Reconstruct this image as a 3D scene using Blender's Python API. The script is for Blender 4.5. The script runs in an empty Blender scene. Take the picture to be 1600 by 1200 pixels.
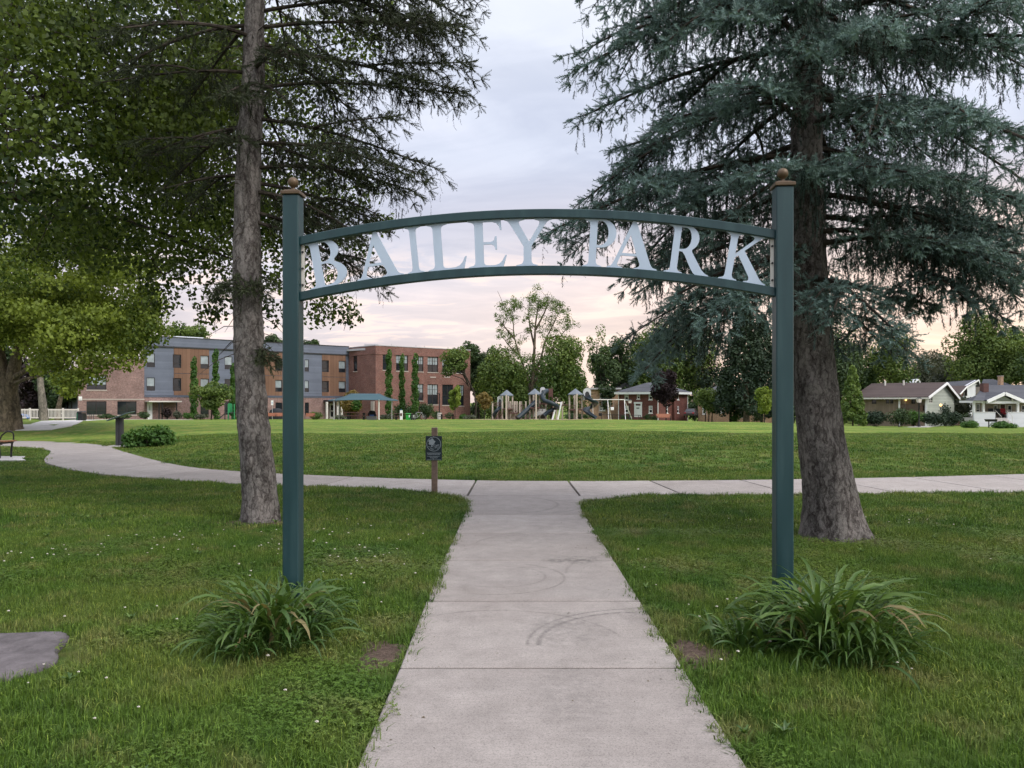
import bpy, bmesh, math, random
import numpy as np
from mathutils import Vector, Matrix

random.seed(11)
RNG = np.random.default_rng(11)
R = math.radians
scene = bpy.context.scene
COL = scene.collection

# ------------------------------------------------------------------ camera
FPX = 1208.0            # focal length in pixels of the 1600 px wide photograph
EYE = 1.6
HOR = 627.0             # row of the horizon
cam_data = bpy.data.cameras.new('camera')
cam_data.sensor_width = 36.0
cam_data.lens = FPX / 1600.0 * 36.0
cam_data.shift_y = (HOR - 600.0) / 1600.0
cam_data.clip_start = 0.1
cam_data.clip_end = 3000.0
cam = bpy.data.objects.new('camera', cam_data)
cam.location = (0, 0, EYE)
cam.rotation_euler = (R(90), 0, 0)
COL.objects.link(cam)
scene.camera = cam

# ------------------------------------------------------------------ sky, sun, exposure
SUN_AZ, SUN_EL = R(128), R(42)       # azimuth measured from straight ahead towards the right
world = bpy.data.worlds.new('World')
scene.world = world
world.use_nodes = True
NT = world.node_tree
NT.nodes.clear()
def wn(t, **kw):
    n = NT.nodes.new(t)
    for k, v in kw.items():
        setattr(n, k, v)
    return n
def wl(a, b):
    NT.links.new(a, b)
def wmath(op, a, b=None):
    n = wn('ShaderNodeMath', operation=op)
    for i, v in enumerate((a, b)):
        if v is None: continue
        if isinstance(v, (int, float)): n.inputs[i].default_value = v
        else: wl(v, n.inputs[i])
    return n.outputs[0]
def wramp(fac, stops, interp='EASE'):
    n = wn('ShaderNodeValToRGB')
    n.color_ramp.interpolation = interp
    el = n.color_ramp.elements
    while len(el) < len(stops): el.new(0.5)
    for e, (p, c) in zip(el, stops):
        e.position = p; e.color = (*c, 1)
    wl(fac, n.inputs[0])
    return n.outputs[0]
def wmix(fac, a, b, mode='MIX'):
    n = wn('ShaderNodeMix', data_type='RGBA', blend_type=mode)
    for s, v in (('Factor', fac), ('A', a), ('B', b)):
        sock = [i for i in n.inputs if i.name == s and (i.type == 'RGBA' or s == 'Factor' and i.type == 'VALUE')][0]
        if isinstance(v, (int, float)): sock.default_value = v
        elif isinstance(v, tuple): sock.default_value = (*v, 1)
        else: wl(v, sock)
    return [o for o in n.outputs if o.type == 'RGBA'][0]
tc = wn('ShaderNodeTexCoord')
sep = wn('ShaderNodeSeparateXYZ')
wl(tc.outputs['Generated'], sep.inputs[0])
sx, sy, sz = sep.outputs
zc = wmath('MAXIMUM', sz, 0.0)
# overcast evening sky: lilac grey low down, blue grey above, brighter towards the zenith
base = wramp(zc, [(0.0, (0.685, 0.585, 0.565)), (0.10, (0.66, 0.585, 0.59)), (0.20, (0.575, 0.575, 0.645)),
                  (0.32, (0.555, 0.59, 0.69)), (0.46, (0.69, 0.72, 0.79)), (1.0, (1.42, 1.44, 1.54))])
# warm band where the sun has gone down
dot = wmath('ADD', wmath('MULTIPLY', sx, math.sin(R(58))), wmath('MULTIPLY', sy, math.cos(R(58))))
az = wramp(dot, [(0.30, (0, 0, 0)), (0.95, (1, 1, 1))])
lowband = wramp(zc, [(0.0, (1, 1, 1)), (0.16, (0.55, 0.55, 0.55)), (0.30, (0, 0, 0))])
warm = wmath('MULTIPLY', az, lowband)
c1 = wmix(warm, base, (0.98, 0.70, 0.50))
# cloud structure laid out on a high flat layer
den = wmath('ADD', zc, 0.12)
comb = wn('ShaderNodeCombineXYZ')
wl(wmath('DIVIDE', sx, den), comb.inputs[0])
wl(wmath('DIVIDE', sy, den), comb.inputs[1])
def wnoise(scale, detail, rough, dist, off):
    mp = wn('ShaderNodeMapping')
    mp.inputs['Location'].default_value = off
    mp.inputs['Scale'].default_value = (1.0, 1.45, 1.0)
    wl(comb.outputs[0], mp.inputs[0])
    n = wn('ShaderNodeTexNoise')
    n.inputs['Scale'].default_value = scale
    n.inputs['Detail'].default_value = detail
    n.inputs['Roughness'].default_value = rough
    n.inputs['Distortion'].default_value = dist
    wl(mp.outputs[0], n.inputs['Vector'])
    return n.outputs[0]
n1 = wnoise(0.75, 6, 0.55, 0.4, (3.1, 0.7, 0))
n2 = wnoise(2.1, 7, 0.6, 0.7, (7.7, 2.9, 0))
k1 = wramp(n1, [(0.36, (0.86, 0.87, 0.91)), (0.52, (0.99, 0.99, 1.0)), (0.66, (1.17, 1.13, 1.11))])
k2 = wramp(n2, [(0.36, (0.95, 0.95, 0.96)), (0.62, (1.06, 1.05, 1.04))])
c2 = wmix(1.0, wmix(1.0, c1, k1, 'MULTIPLY'), k2, 'MULTIPLY')
# streaks of low sunlit cloud
streak = wramp(n2, [(0.50, (0, 0, 0)), (0.60, (1, 1, 1))])
lowonly = wramp(zc, [(0.02, (0, 0, 0)), (0.09, (0.6, 0.6, 0.6)), (0.15, (0.6, 0.6, 0.6)), (0.21, (0, 0, 0))])
c3 = wmix(wmath('MULTIPLY', streak, lowonly), c2, (0.93, 0.72, 0.62))
sky = wn('ShaderNodeTexSky')
sky.sky_type = 'NISHITA'
sky.sun_disc = False
sky.sun_elevation = SUN_EL
sky.sun_rotation = SUN_AZ
sky.air_density = 1.0
sky.dust_density = 2.0
ten = wmix(1.0, c3, (8.45, 8.5, 8.5), 'MULTIPLY')
final = wmix(0.93, sky.outputs[0], ten)
bg = wn('ShaderNodeBackground')
bg.inputs['Strength'].default_value = 0.1
wl(final, bg.inputs['Color'])
wo = wn('ShaderNodeOutputWorld')
wl(bg.outputs[0], wo.inputs['Surface'])

sun_data = bpy.data.lights.new('sun', 'SUN')
sun_data.energy = 1.5
sun_data.angle = R(28)
sun_data.color = (1.0, 0.93, 0.84)
sun = bpy.data.objects.new('sun', sun_data)
sd = Vector((math.sin(SUN_AZ) * math.cos(SUN_EL), math.cos(SUN_AZ) * math.cos(SUN_EL), math.sin(SUN_EL)))
sun.rotation_euler = sd.to_track_quat('Z', 'Y').to_euler()
sun.location = (20, 20, 30)
COL.objects.link(sun)

scene.view_settings.view_transform = 'Standard'
scene.view_settings.look = 'None'
scene.view_settings.gamma = 1.0
scene.view_settings.use_curve_mapping = False
scene.view_settings.exposure = 0.74
scene.render.engine = 'CYCLES'
scene.cycles.max_bounces = 5
scene.cycles.diffuse_bounces = 2
scene.cycles.glossy_bounces = 2
scene.cycles.transmission_bounces = 3
scene.cycles.transparent_max_bounces = 4
scene.cycles.use_adaptive_sampling = True
scene.cycles.adaptive_threshold = 0.03

# ------------------------------------------------------------------ helpers
def P(px, py, d):
    """A pixel of the photograph at depth d as a world point."""
    return Vector(((px - 800.0) / FPX * d, d, EYE - (py - HOR) / FPX * d))
def X(px, d):
    return (px - 800.0) / FPX * d
def Z(py, d):
    return EYE - (py - HOR) / FPX * d

def tag(o, label=None, cat=None, group=None, kind=None):
    if label: o['label'] = label
    if cat: o['category'] = cat
    if group: o['group'] = group
    if kind: o['kind'] = kind
    return o
ORG = {}
def thing(name, label, cat, loc=(0, 0, 0), group=None, kind=None):
    o = bpy.data.objects.new(name, None)
    o.empty_display_size = 0.2
    o.location = loc
    COL.objects.link(o)
    ORG[o.name] = Vector(loc)
    return tag(o, label, cat, group, kind)
def copy_tree(o, parent=None):
    c = o.copy()
    COL.objects.link(c)
    if parent: c.parent = parent
    for ch in list(o.children):
        copy_tree(ch, c)
    return c

def curve3(pts, n):
    out = []
    for i in range(len(pts) - 1):
        p0, p1, p2, p3 = pts[max(i - 1, 0)], pts[i], pts[i + 1], pts[min(i + 2, len(pts) - 1)]
        for k in range(n):
            t = k / n
            out.append(0.5 * (2 * p1 + (p2 - p0) * t + (2 * p0 - 5 * p1 + 4 * p2 - p3) * t * t + (3 * p1 - p0 - 3 * p2 + p3) * t ** 3))
    out.append(pts[-1]); return out

class MB:
    """Collects shapes; build() links them as one mesh object."""
    def __init__(self):
        self.v, self.f, self.m = [], [], []
    def add(self, vs, fs, m=0):
        b = len(self.v)
        self.v += [tuple(p) for p in vs]
        self.f += [tuple(b + i for i in f) for f in fs]
        self.m += [m] * len(fs)
        return self
    def poly(self, pts, m=0):
        return self.add(pts, [tuple(range(len(pts)))], m)
    def hexa(self, p, m=0):
        return self.add(p, [(3, 2, 1, 0), (4, 5, 6, 7), (0, 1, 5, 4), (1, 2, 6, 5), (2, 3, 7, 6), (3, 0, 4, 7)], m)
    def box(self, x0, x1, y0, y1, z0, z1, m=0):
        return self.hexa([(x0, y0, z0), (x1, y0, z0), (x1, y1, z0), (x0, y1, z0),
                          (x0, y0, z1), (x1, y0, z1), (x1, y1, z1), (x0, y1, z1)], m)
    def cbox(self, c, s, rz=0.0, rx=0.0, m=0, taper=1.0):
        M = Matrix.Translation(c) @ Matrix.Rotation(rz, 4, 'Z') @ Matrix.Rotation(rx, 4, 'X')
        a, b, h = s[0] / 2, s[1] / 2, s[2] / 2
        q = [(-a, -b, -h), (a, -b, -h), (a, b, -h), (-a, b, -h)] + [(x * taper, y * taper, h) for x, y in ((-a, -b), (a, -b), (a, b), (-a, b))]
        return self.hexa([M @ Vector(p) for p in q], m)
    def bar(self, a, b, w, h, m=0, up=(0, 0, 1)):
        a, b = Vector(a), Vector(b)
        t = (b - a).normalized()
        s = t.cross(Vector(up))
        if s.length < 1e-4: s = t.cross(Vector((0, 1, 0)))
        s.normalize()
        u = s.cross(t)
        q = [p + s * i * w / 2 + u * j * h / 2 for p in (a, b) for i, j in ((-1, -1), (1, -1), (1, 1), (-1, 1))]
        return self.hexa(q, m)
    def tube(self, pts, rad, n=8, m=0, caps=True):
        pts = [Vector(p) for p in pts]
        if isinstance(rad, (int, float)): rad = [rad] * len(pts)
        vs, fs = [], []
        ref = Vector((0.31, 0.17, 0.93))
        for i, p in enumerate(pts):
            t = (pts[min(i + 1, len(pts) - 1)] - pts[max(i - 1, 0)])
            t = t.normalized() if t.length > 1e-9 else Vector((0, 0, 1))
            if i == 0:
                if abs(t.dot(ref)) > 0.95: ref = Vector((1, 0, 0))
                s = (ref - t * ref.dot(t)).normalized()
            else:
                s = (s - t * s.dot(t)).normalized()
            u = t.cross(s)
            vs += [p + (s * math.cos(2 * math.pi * k / n) + u * math.sin(2 * math.pi * k / n)) * rad[i] for k in range(n)]
        for i in range(len(pts) - 1):
            for k in range(n):
                fs.append((i * n + k, i * n + (k + 1) % n, (i + 1) * n + (k + 1) % n, (i + 1) * n + k))
        if caps:
            fs.append(tuple(range(n - 1, -1, -1)))
            fs.append(tuple((len(pts) - 1) * n + k for k in range(n)))
        return self.add(vs, fs, m)
    def lathe(self, c, prof, n=16, m=0):
        c = Vector(c)
        vs, fs = [], []
        for r, z in prof:
            vs += [c + Vector((r * math.cos(2 * math.pi * k / n), r * math.sin(2 * math.pi * k / n), z)) for k in range(n)]
        for i in range(len(prof) - 1):
            for k in range(n):
                fs.append((i * n + k, i * n + (k + 1) % n, (i + 1) * n + (k + 1) % n, (i + 1) * n + k))
        fs.append(tuple(range(n - 1, -1, -1)))
        fs.append(tuple((len(prof) - 1) * n + k for k in range(n)))
        return self.add(vs, fs, m)
    def ball(self, c, r, n=12, m=0, sz=1.0):
        prof = [(r * math.sin(math.pi * i / n) + 1e-5, -r * sz * math.cos(math.pi * i / n)) for i in range(n + 1)]
        return self.lathe(c, prof, n, m)
    def prism(self, pts, dv, m=0):
        """A flat outline pushed along dv."""
        n = len(pts); dv = Vector(dv)
        pts = [Vector(p) for p in pts]
        fs = [tuple(range(n - 1, -1, -1)), tuple(range(n, 2 * n))] + [(i, (i + 1) % n, n + (i + 1) % n, n + i) for i in range(n)]
        return self.add(pts + [p + dv for p in pts], fs, m)
    def build(self, name, mats, parent=None, smooth=False, bevel=0.0, org=None, fix=True):
        if not isinstance(mats, (list, tuple)): mats = [mats]
        o = Vector((0, 0, 0))
        if org is not None: o = Vector(org)
        elif parent is not None: o = ORG.get(parent.name, o)
        me = bpy.data.meshes.new(name)
        me.from_pydata([(p[0] - o.x, p[1] - o.y, p[2] - o.z) for p in self.v], [], self.f)
        for mt in mats: me.materials.append(mt)
        if len(mats) > 1: me.polygons.foreach_set('material_index', self.m)
        if fix or bevel:
            bm = bmesh.new(); bm.from_mesh(me)
            bmesh.ops.recalc_face_normals(bm, faces=bm.faces)
            if bevel:
                ed = [e for e in bm.edges if len(e.link_faces) == 2 and e.calc_face_angle(0) > 0.5]
                bmesh.ops.bevel(bm, geom=ed, offset=bevel, segments=1, affect='EDGES')
            bm.to_mesh(me); bm.free()
        if smooth:
            me.polygons.foreach_set('use_smooth', [True] * len(me.polygons))
            try: me.set_sharp_from_angle(angle=R(40))
            except Exception: pass
        me.update()
        ob = bpy.data.objects.new(name, me)
        COL.objects.link(ob)
        if parent is not None:
            ob.parent = parent
            ORG[ob.name] = o
        else:
            ob.location = o
            ORG[ob.name] = o
        return ob

def np_object(name, verts, faces, mat, parent=None, tint=None, smooth=False, extra=None):
    """One mesh object from numpy arrays; faces is (n,3) or (n,4)."""
    o = ORG.get(parent.name, Vector((0, 0, 0))) if parent is not None else Vector((0, 0, 0))
    verts = np.asarray(verts, np.float32).reshape(-1, 3) - np.array(o, np.float32)
    faces = np.asarray(faces, np.int32)
    k = faces.shape[1]
    me = bpy.data.meshes.new(name)
    me.vertices.add(len(verts)); me.vertices.foreach_set('co', verts.ravel())
    me.loops.add(faces.size); me.loops.foreach_set('vertex_index', faces.ravel())
    me.polygons.add(len(faces))
    me.polygons.foreach_set('loop_start', np.arange(len(faces), dtype=np.int32) * k)
    me.polygons.foreach_set('loop_total', np.full(len(faces), k, np.int32))
    if smooth: me.polygons.foreach_set('use_smooth', np.ones(len(faces), bool))
    me.update(calc_edges=True)
    if tint is not None:
        a = me.attributes.new('tint', 'FLOAT', 'POINT')
        a.data.foreach_set('value', np.asarray(tint, np.float32).ravel())
    me.materials.append(mat)
    ob = bpy.data.objects.new(name, me)
    COL.objects.link(ob)
    if parent is not None: ob.parent = parent
    ORG[ob.name] = o
    return ob

# ------------------------------------------------------------------ materials
def new_mat(name):
    m = bpy.data.materials.new(name)
    m.use_nodes = True
    t = m.node_tree
    return m, t, t.nodes['Principled BSDF']
def nd(t, typ, **kw):
    n = t.nodes.new(typ)
    for k, v in kw.items(): setattr(n, k, v)
    return n
def mixc(t, fac, a, b, mode='MIX'):
    n = nd(t, 'ShaderNodeMix', data_type='RGBA', blend_type=mode)
    for idx, v in ((0, fac), (6, a), (7, b)):
        s = n.inputs[idx]
        if isinstance(v, (int, float)): s.default_value = v
        elif isinstance(v, tuple): s.default_value = (*v, 1) if len(v) == 3 else v
        else: t.links.new(v, s)
    return n.outputs[2]
def ramp(t, fac, stops, interp='LINEAR'):
    n = nd(t, 'ShaderNodeValToRGB')
    n.color_ramp.interpolation = interp
    el = n.color_ramp.elements
    while len(el) < len(stops): el.new(0.5)
    for e, (p, c) in zip(el, stops):
        e.position = p
        e.color = (*c, 1) if isinstance(c, tuple) else (c, c, c, 1)
    t.links.new(fac, n.inputs[0])
    return n.outputs[0]
def noise(t, vec, scale, detail=4, rough=0.55, dist=0.0):
    n = nd(t, 'ShaderNodeTexNoise')
    n.inputs['Scale'].default_value = scale
    n.inputs['Detail'].default_value = detail
    n.inputs['Roughness'].default_value = rough
    n.inputs['Distortion'].default_value = dist
    if vec is not None: t.links.new(vec, n.inputs['Vector'])
    return n.outputs[0]
def mapping(t, vec, scale=(1, 1, 1), rot=(0, 0, 0), loc=(0, 0, 0)):
    n = nd(t, 'ShaderNodeMapping')
    n.inputs['Scale'].default_value = scale
    n.inputs['Rotation'].default_value = rot
    n.inputs['Location'].default_value = loc
    t.links.new(vec, n.inputs[0])
    return n.outputs[0]
def objco(t):
    return nd(t, 'ShaderNodeTexCoord').outputs['Object']
def posco(t):
    return nd(t, 'ShaderNodeNewGeometry').outputs['Position']
def bump(t, h, b, strength=0.4, dist=0.01):
    n = nd(t, 'ShaderNodeBump')
    n.inputs['Strength'].default_value = strength
    n.inputs['Distance'].default_value = dist
    t.links.new(h, n.inputs['Height'])
    t.links.new(n.outputs[0], b.inputs['Normal'])
def pmat(name, col, rough=0.6, var=0.18, scale=6.0, bumps=0.0, bscale=40.0, bdist=0.005, metal=0.0, spec=0.4, alt=None):
    """Plain painted / plastic / metal surface with blotchy tone and fine relief."""
    m, t, b = new_mat(name)
    co = objco(t)
    f = noise(t, co, scale, 6, 0.6)
    lo = tuple(c * (1 - var) for c in col)
    hi = alt if alt else tuple(min(1, c * (1 + var)) for c in col)
    t.links.new(ramp(t, f, [(0.3, lo), (0.7, hi)]), b.inputs['Base Color'])
    b.inputs['Roughness'].default_value = rough
    b.inputs['Metallic'].default_value = metal
    b.inputs['Specular IOR Level'].default_value = spec
    if bumps: bump(t, noise(t, co, bscale, 4), b, bumps, bdist)
    return m
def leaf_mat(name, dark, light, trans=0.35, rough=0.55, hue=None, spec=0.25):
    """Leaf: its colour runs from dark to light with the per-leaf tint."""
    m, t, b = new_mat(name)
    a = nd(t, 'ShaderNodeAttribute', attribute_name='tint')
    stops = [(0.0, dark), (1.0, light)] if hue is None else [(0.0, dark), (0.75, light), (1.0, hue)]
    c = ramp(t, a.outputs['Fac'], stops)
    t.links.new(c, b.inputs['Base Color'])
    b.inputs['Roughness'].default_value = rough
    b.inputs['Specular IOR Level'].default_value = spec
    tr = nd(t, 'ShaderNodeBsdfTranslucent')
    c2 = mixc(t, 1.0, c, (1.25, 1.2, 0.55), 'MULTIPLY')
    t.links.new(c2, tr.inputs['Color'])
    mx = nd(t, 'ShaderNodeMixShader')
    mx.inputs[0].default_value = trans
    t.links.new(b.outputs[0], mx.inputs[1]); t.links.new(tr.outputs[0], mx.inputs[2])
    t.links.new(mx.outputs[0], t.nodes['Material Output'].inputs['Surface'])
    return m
def bark_mat(name, dark, light, sc=1.0, strength=1.0):
    """Furrowed, flaky bark: long ragged plates broken by finer cracks."""
    m, t, b = new_mat(name)
    o = objco(t)
    def warp(vec, scale, amp):
        n = nd(t, 'ShaderNodeTexNoise'); n.inputs['Scale'].default_value = scale; n.inputs['Detail'].default_value = 5
        t.links.new(vec, n.inputs['Vector'])
        q = nd(t, 'ShaderNodeVectorMath', operation='MULTIPLY_ADD')
        t.links.new(n.outputs['Color'], q.inputs[0]); q.inputs[1].default_value = (amp, amp, amp * 1.5); t.links.new(vec, q.inputs[2])
        return q.outputs[0]
    w = warp(o, 7 * sc, 0.16 / sc)
    furrow = noise(t, mapping(t, w, (1, 1, 0.22)), 12 * sc, 10, 0.70, 0.6)
    v = nd(t, 'ShaderNodeTexVoronoi', feature='DISTANCE_TO_EDGE'); v.inputs['Scale'].default_value = 15 * sc
    t.links.new(mapping(t, warp(o, 14 * sc, 0.11 / sc), (1, 1, 0.45)), v.inputs['Vector'])
    edge = ramp(t, v.outputs['Distance'], [(0.0, 0.25), (0.22, 1.0)])
    fine = noise(t, mapping(t, o, (1, 1, 0.6)), 80 * sc, 5, 0.7)
    hgt = mixc(t, 0.14, furrow, edge)
    hgt = mixc(t, 0.22, hgt, fine)
    n3 = noise(t, mapping(t, o, (1, 1, 0.5)), 2.6, 5, 0.6)
    c = ramp(t, hgt, [(0.41, dark), (0.50, tuple((a + q) / 2.2 for a, q in zip(dark, light))), (0.59, light)])
    c = mixc(t, 1.0, c, ramp(t, n3, [(0.3, (0.70, 0.71, 0.70)), (0.7, (1.22, 1.18, 1.15))]), 'MULTIPLY')
    t.links.new(c, b.inputs['Base Color'])
    b.inputs['Roughness'].default_value = 0.92
    b.inputs['Specular IOR Level'].default_value = 0.15
    bump(t, hgt, b, strength, 0.035)
    return m
def brick_mat(name, c1, c2, mortar, bw=0.24, bh=0.075, ms=0.012):
    """Brickwork for a facade that is about a hundred metres off."""
    m, t, b = new_mat(name)
    uv = nd(t, 'ShaderNodeUVMap').outputs[0]
    br = nd(t, 'ShaderNodeTexBrick')
    br.inputs['Scale'].default_value = 1.0
    br.inputs['Brick Width'].default_value = bw
    br.inputs['Row Height'].default_value = bh
    br.inputs['Mortar Size'].default_value = ms
    br.inputs['Color1'].default_value = (*c1, 1); br.inputs['Color2'].default_value = (*c2, 1); br.inputs['Mortar'].default_value = (*mortar, 1)
    t.links.new(uv, br.inputs['Vector'])
    n = noise(t, uv, 0.6, 6, 0.65)
    n2 = noise(t, uv, 5.5, 3, 0.6)
    c = mixc(t, 1.0, br.outputs['Color'], ramp(t, n, [(0.3, 0.72), (0.7, 1.22)]), 'MULTIPLY')
    c = mixc(t, 1.0, c, ramp(t, n2, [(0.3, 0.70), (0.7, 1.30)]), 'MULTIPLY')
    t.links.new(c, b.inputs['Base Color'])
    b.inputs['Roughness'].default_value = 0.9
    b.inputs['Specular IOR Level'].default_value = 0.2
    return m
def board_mat(name, col, pitch, axis='z', var=0.1, gap=0.1, dark=0.6):
    """Lap siding or boards too far off to tell apart: tone per board and a joint line, in the wall's own u, z metres."""
    m, t, b = new_mat(name)
    uv = nd(t, 'ShaderNodeUVMap').outputs[0]
    s = nd(t, 'ShaderNodeSeparateXYZ'); t.links.new(uv, s.inputs[0])
    mm = nd(t, 'ShaderNodeMath', operation='DIVIDE'); t.links.new(s.outputs[1 if axis == 'z' else 0], mm.inputs[0]); mm.inputs[1].default_value = pitch
    fr = nd(t, 'ShaderNodeMath', operation='FRACT'); t.links.new(mm.outputs[0], fr.inputs[0])
    fl = nd(t, 'ShaderNodeMath', operation='FLOOR'); t.links.new(mm.outputs[0], fl.inputs[0])
    wn_ = nd(t, 'ShaderNodeTexWhiteNoise', noise_dimensions='1D'); t.links.new(fl.outputs[0], wn_.inputs['W'])
    c = ramp(t, wn_.outputs[0], [(0, tuple(x * (1 - var) for x in col)), (1, tuple(x * (1 + var) for x in col))])
    j = ramp(t, fr.outputs[0], [(0.0, dark), (gap, 1.0)])
    c = mixc(t, 1.0, c, j, 'MULTIPLY')
    c = mixc(t, 1.0, c, ramp(t, noise(t, uv, 0.5, 5), [(0.3, 0.9), (0.7, 1.08)]), 'MULTIPLY')
    t.links.new(c, b.inputs['Base Color'])
    b.inputs['Roughness'].default_value = 0.88
    b.inputs['Specular IOR Level'].default_value = 0.2
    bump(t, fr.outputs[0], b, 0.3, 0.02)
    return m
def glass_mat(name, col, rough=0.06):
    m, t, b = new_mat(name)
    n = noise(t, objco(t), 1.3, 3)
    t.links.new(ramp(t, n, [(0.3, tuple(c * 0.75 for c in col)), (0.7, tuple(c * 1.2 for c in col))]), b.inputs['Base Color'])
    b.inputs['Roughness'].default_value = rough
    b.inputs['Specular IOR Level'].default_value = 0.6
    return m
def emit_mat(name, col, s):
    m, t, b = new_mat(name)
    b.inputs['Base Color'].default_value = (*col, 1)
    b.inputs['Emission Color'].default_value = (*col, 1)
    b.inputs['Emission Strength'].default_value = s
    return m

M = {}
M['green_paint'] = pmat('green_paint', (0.008, 0.036, 0.043), 0.40, 0.24, 5.0, 0.10, 45, 0.003, spec=0.5)
m, t, b = new_mat('green_paint')
o_ = objco(t)
st_ = noise(t, mapping(t, o_, (9, 9, 0.7)), 1.0, 6, 0.65)
sp_n = noise(t, o_, 38, 4, 0.7)
c = ramp(t, st_, [(0.30, (0.006, 0.030, 0.036)), (0.52, (0.009, 0.040, 0.047)), (0.72, (0.020, 0.058, 0.064))])
c = mixc(t, ramp(t, sp_n, [(0.66, 0.0), (0.74, 0.55)]), c, (0.060, 0.075, 0.072))
t.links.new(c, b.inputs['Base Color'])
t.links.new(ramp(t, st_, [(0.3, 0.32), (0.7, 0.58)]), b.inputs['Roughness'])
bump(t, sp_n, b, 0.12, 0.002)
M['green_paint'] = m
M['letter'] = pmat('letter_metal', (0.41, 0.50, 0.62), 0.45, 0.05, 4.0, 0.03, 80, 0.001, metal=0.0, spec=0.5)
M['bronze'] = pmat('bronze', (0.100, 0.066, 0.038), 0.45, 0.2, 9.0, 0.05, 90, 0.002, metal=0.2)
M['black_metal'] = pmat('black_metal', (0.012, 0.012, 0.014), 0.45, 0.25, 9.0)
M['dark_grey'] = pmat('dark_grey', (0.035, 0.036, 0.04), 0.5, 0.2, 5.0)
M['steel'] = pmat('steel', (0.42, 0.42, 0.43), 0.4, 0.1, 6.0, metal=0.4)
M['white'] = pmat('white_paint', (0.78, 0.79, 0.80), 0.55, 0.05, 3.0)
M['offwhite'] = pmat('offwhite', (0.62, 0.60, 0.56), 0.6, 0.07, 3.0)
M['vinyl'] = pmat('vinyl', (0.66, 0.62, 0.60), 0.5, 0.05, 3.0)
M['concrete_light'] = pmat('concrete_light', (0.46, 0.44, 0.43), 0.85, 0.12, 4.0, 0.15, 70)
M['wood_bench'] = pmat('wood_bench', (0.27, 0.13, 0.065), 0.55, 0.25, 14.0, 0.15, 60)
M['wood_old'] = pmat('wood_old', (0.19, 0.135, 0.105), 0.85, 0.3, 18.0, 0.35, 70)
M['wood_grey'] = pmat('wood_grey', (0.33, 0.31, 0.29), 0.85, 0.25, 25.0, 0.35, 80)
M['sign_dark'] = pmat('sign_dark', (0.008, 0.022, 0.032), 0.4, 0.12, 4.0)
M['sign_pale'] = pmat('sign_pale', (0.30, 0.35, 0.38), 0.5, 0.08, 20.0)
M['panel_green'] = pmat('panel_green', (0.05, 0.085, 0.085), 0.35, 0.2, 5.0)
M['stone'] = pmat('stone', (0.125, 0.112, 0.118), 0.92, 0.35, 7.0, 0.9, 34, 0.02, spec=0.2)
M['soil'] = pmat('soil', (0.105, 0.076, 0.062), 0.95, 0.5, 30.0, 1.0, 70, 0.02, spec=0.1)
M['sand'] = pmat('sand', (0.40, 0.31, 0.21), 0.95, 0.15, 5.0)
M['teal_cloth'] = pmat('teal_cloth', (0.024, 0.070, 0.088), 0.75, 0.08, 2.0)
M['beige_post'] = pmat('beige_post', (0.47, 0.40, 0.34), 0.55, 0.08, 4.0)
M['slate_roof'] = pmat('slate_plastic', (0.13, 0.155, 0.185), 0.55, 0.08, 4.0)
M['slide'] = pmat('slide_plastic', (0.010, 0.022, 0.033), 0.45, 0.15, 3.0)
M['hood'] = pmat('hood_plastic', (0.50, 0.51, 0.53), 0.5, 0.1, 3.0)
M['maroon'] = pmat('maroon', (0.10, 0.045, 0.04), 0.6, 0.2, 5.0)
M['bin_green'] = pmat('bin_green', (0.03, 0.33, 0.06), 0.45, 0.1, 4.0)
M['green_dark'] = pmat('green_dark', (0.01, 0.07, 0.04), 0.5, 0.15, 4.0)
M['play_green'] = pmat('play_green', (0.03, 0.25, 0.10), 0.5, 0.15, 4.0)
M['blue_cloth'] = pmat('blue_cloth', (0.12, 0.22, 0.52), 0.8, 0.15, 2.0)
M['red_cloth'] = pmat('red_cloth', (0.30, 0.02, 0.03), 0.8, 0.2, 5.0)
M['dark_cloth'] = pmat('dark_cloth', (0.018, 0.02, 0.024), 0.8, 0.2, 5.0)
M['orange_brown'] = pmat('orange_brown', (0.30, 0.12, 0.07), 0.6, 0.15, 6.0)
M['coping'] = pmat('coping', (0.42, 0.42, 0.44), 0.6, 0.1, 2.0)
M['sill'] = pmat('sill_stone', (0.42, 0.37, 0.34), 0.8, 0.1, 4.0)
M['frame_dark'] = pmat('frame_dark', (0.022, 0.018, 0.02), 0.5, 0.2, 4.0)
M['glass_dark'] = glass_mat('glass_dark', (0.018, 0.022, 0.028))
M['glass_pale'] = glass_mat('glass_pale', (0.28, 0.33, 0.36), 0.15)
M['brick_red'] = brick_mat('brick_red', (0.165, 0.068, 0.055), (0.225, 0.095, 0.075), (0.22, 0.16, 0.145))
M['brick_pink'] = brick_mat('brick_pink', (0.20, 0.115, 0.105), (0.26, 0.155, 0.14), (0.27, 0.215, 0.205))
M['brick_house'] = brick_mat('brick_house', (0.125, 0.045, 0.04), (0.165, 0.06, 0.052), (0.15, 0.085, 0.075))
M['brick_tan'] = brick_mat('brick_tan', (0.33, 0.20, 0.125), (0.40, 0.25, 0.16), (0.36, 0.27, 0.2))
M['siding_blue'] = board_mat('siding_blue', (0.145, 0.165, 0.215), 0.2)
M['panel_wood'] = board_mat('panel_wood', (0.190, 0.112, 0.078), 0.5, 'u', 0.16, 0.10, 0.45)
M['siding_sage'] = board_mat('siding_sage', (0.40, 0.43, 0.39), 0.2)
M['siding_brown'] = board_mat('siding_brown', (0.20, 0.16, 0.12), 0.25, 'u')
M['siding_white'] = board_mat('siding_white', (0.66, 0.68, 0.74), 0.2, var=0.03, dark=0.85)
M['siding_tan'] = board_mat('siding_tan', (0.44, 0.38, 0.31), 0.2)
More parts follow.
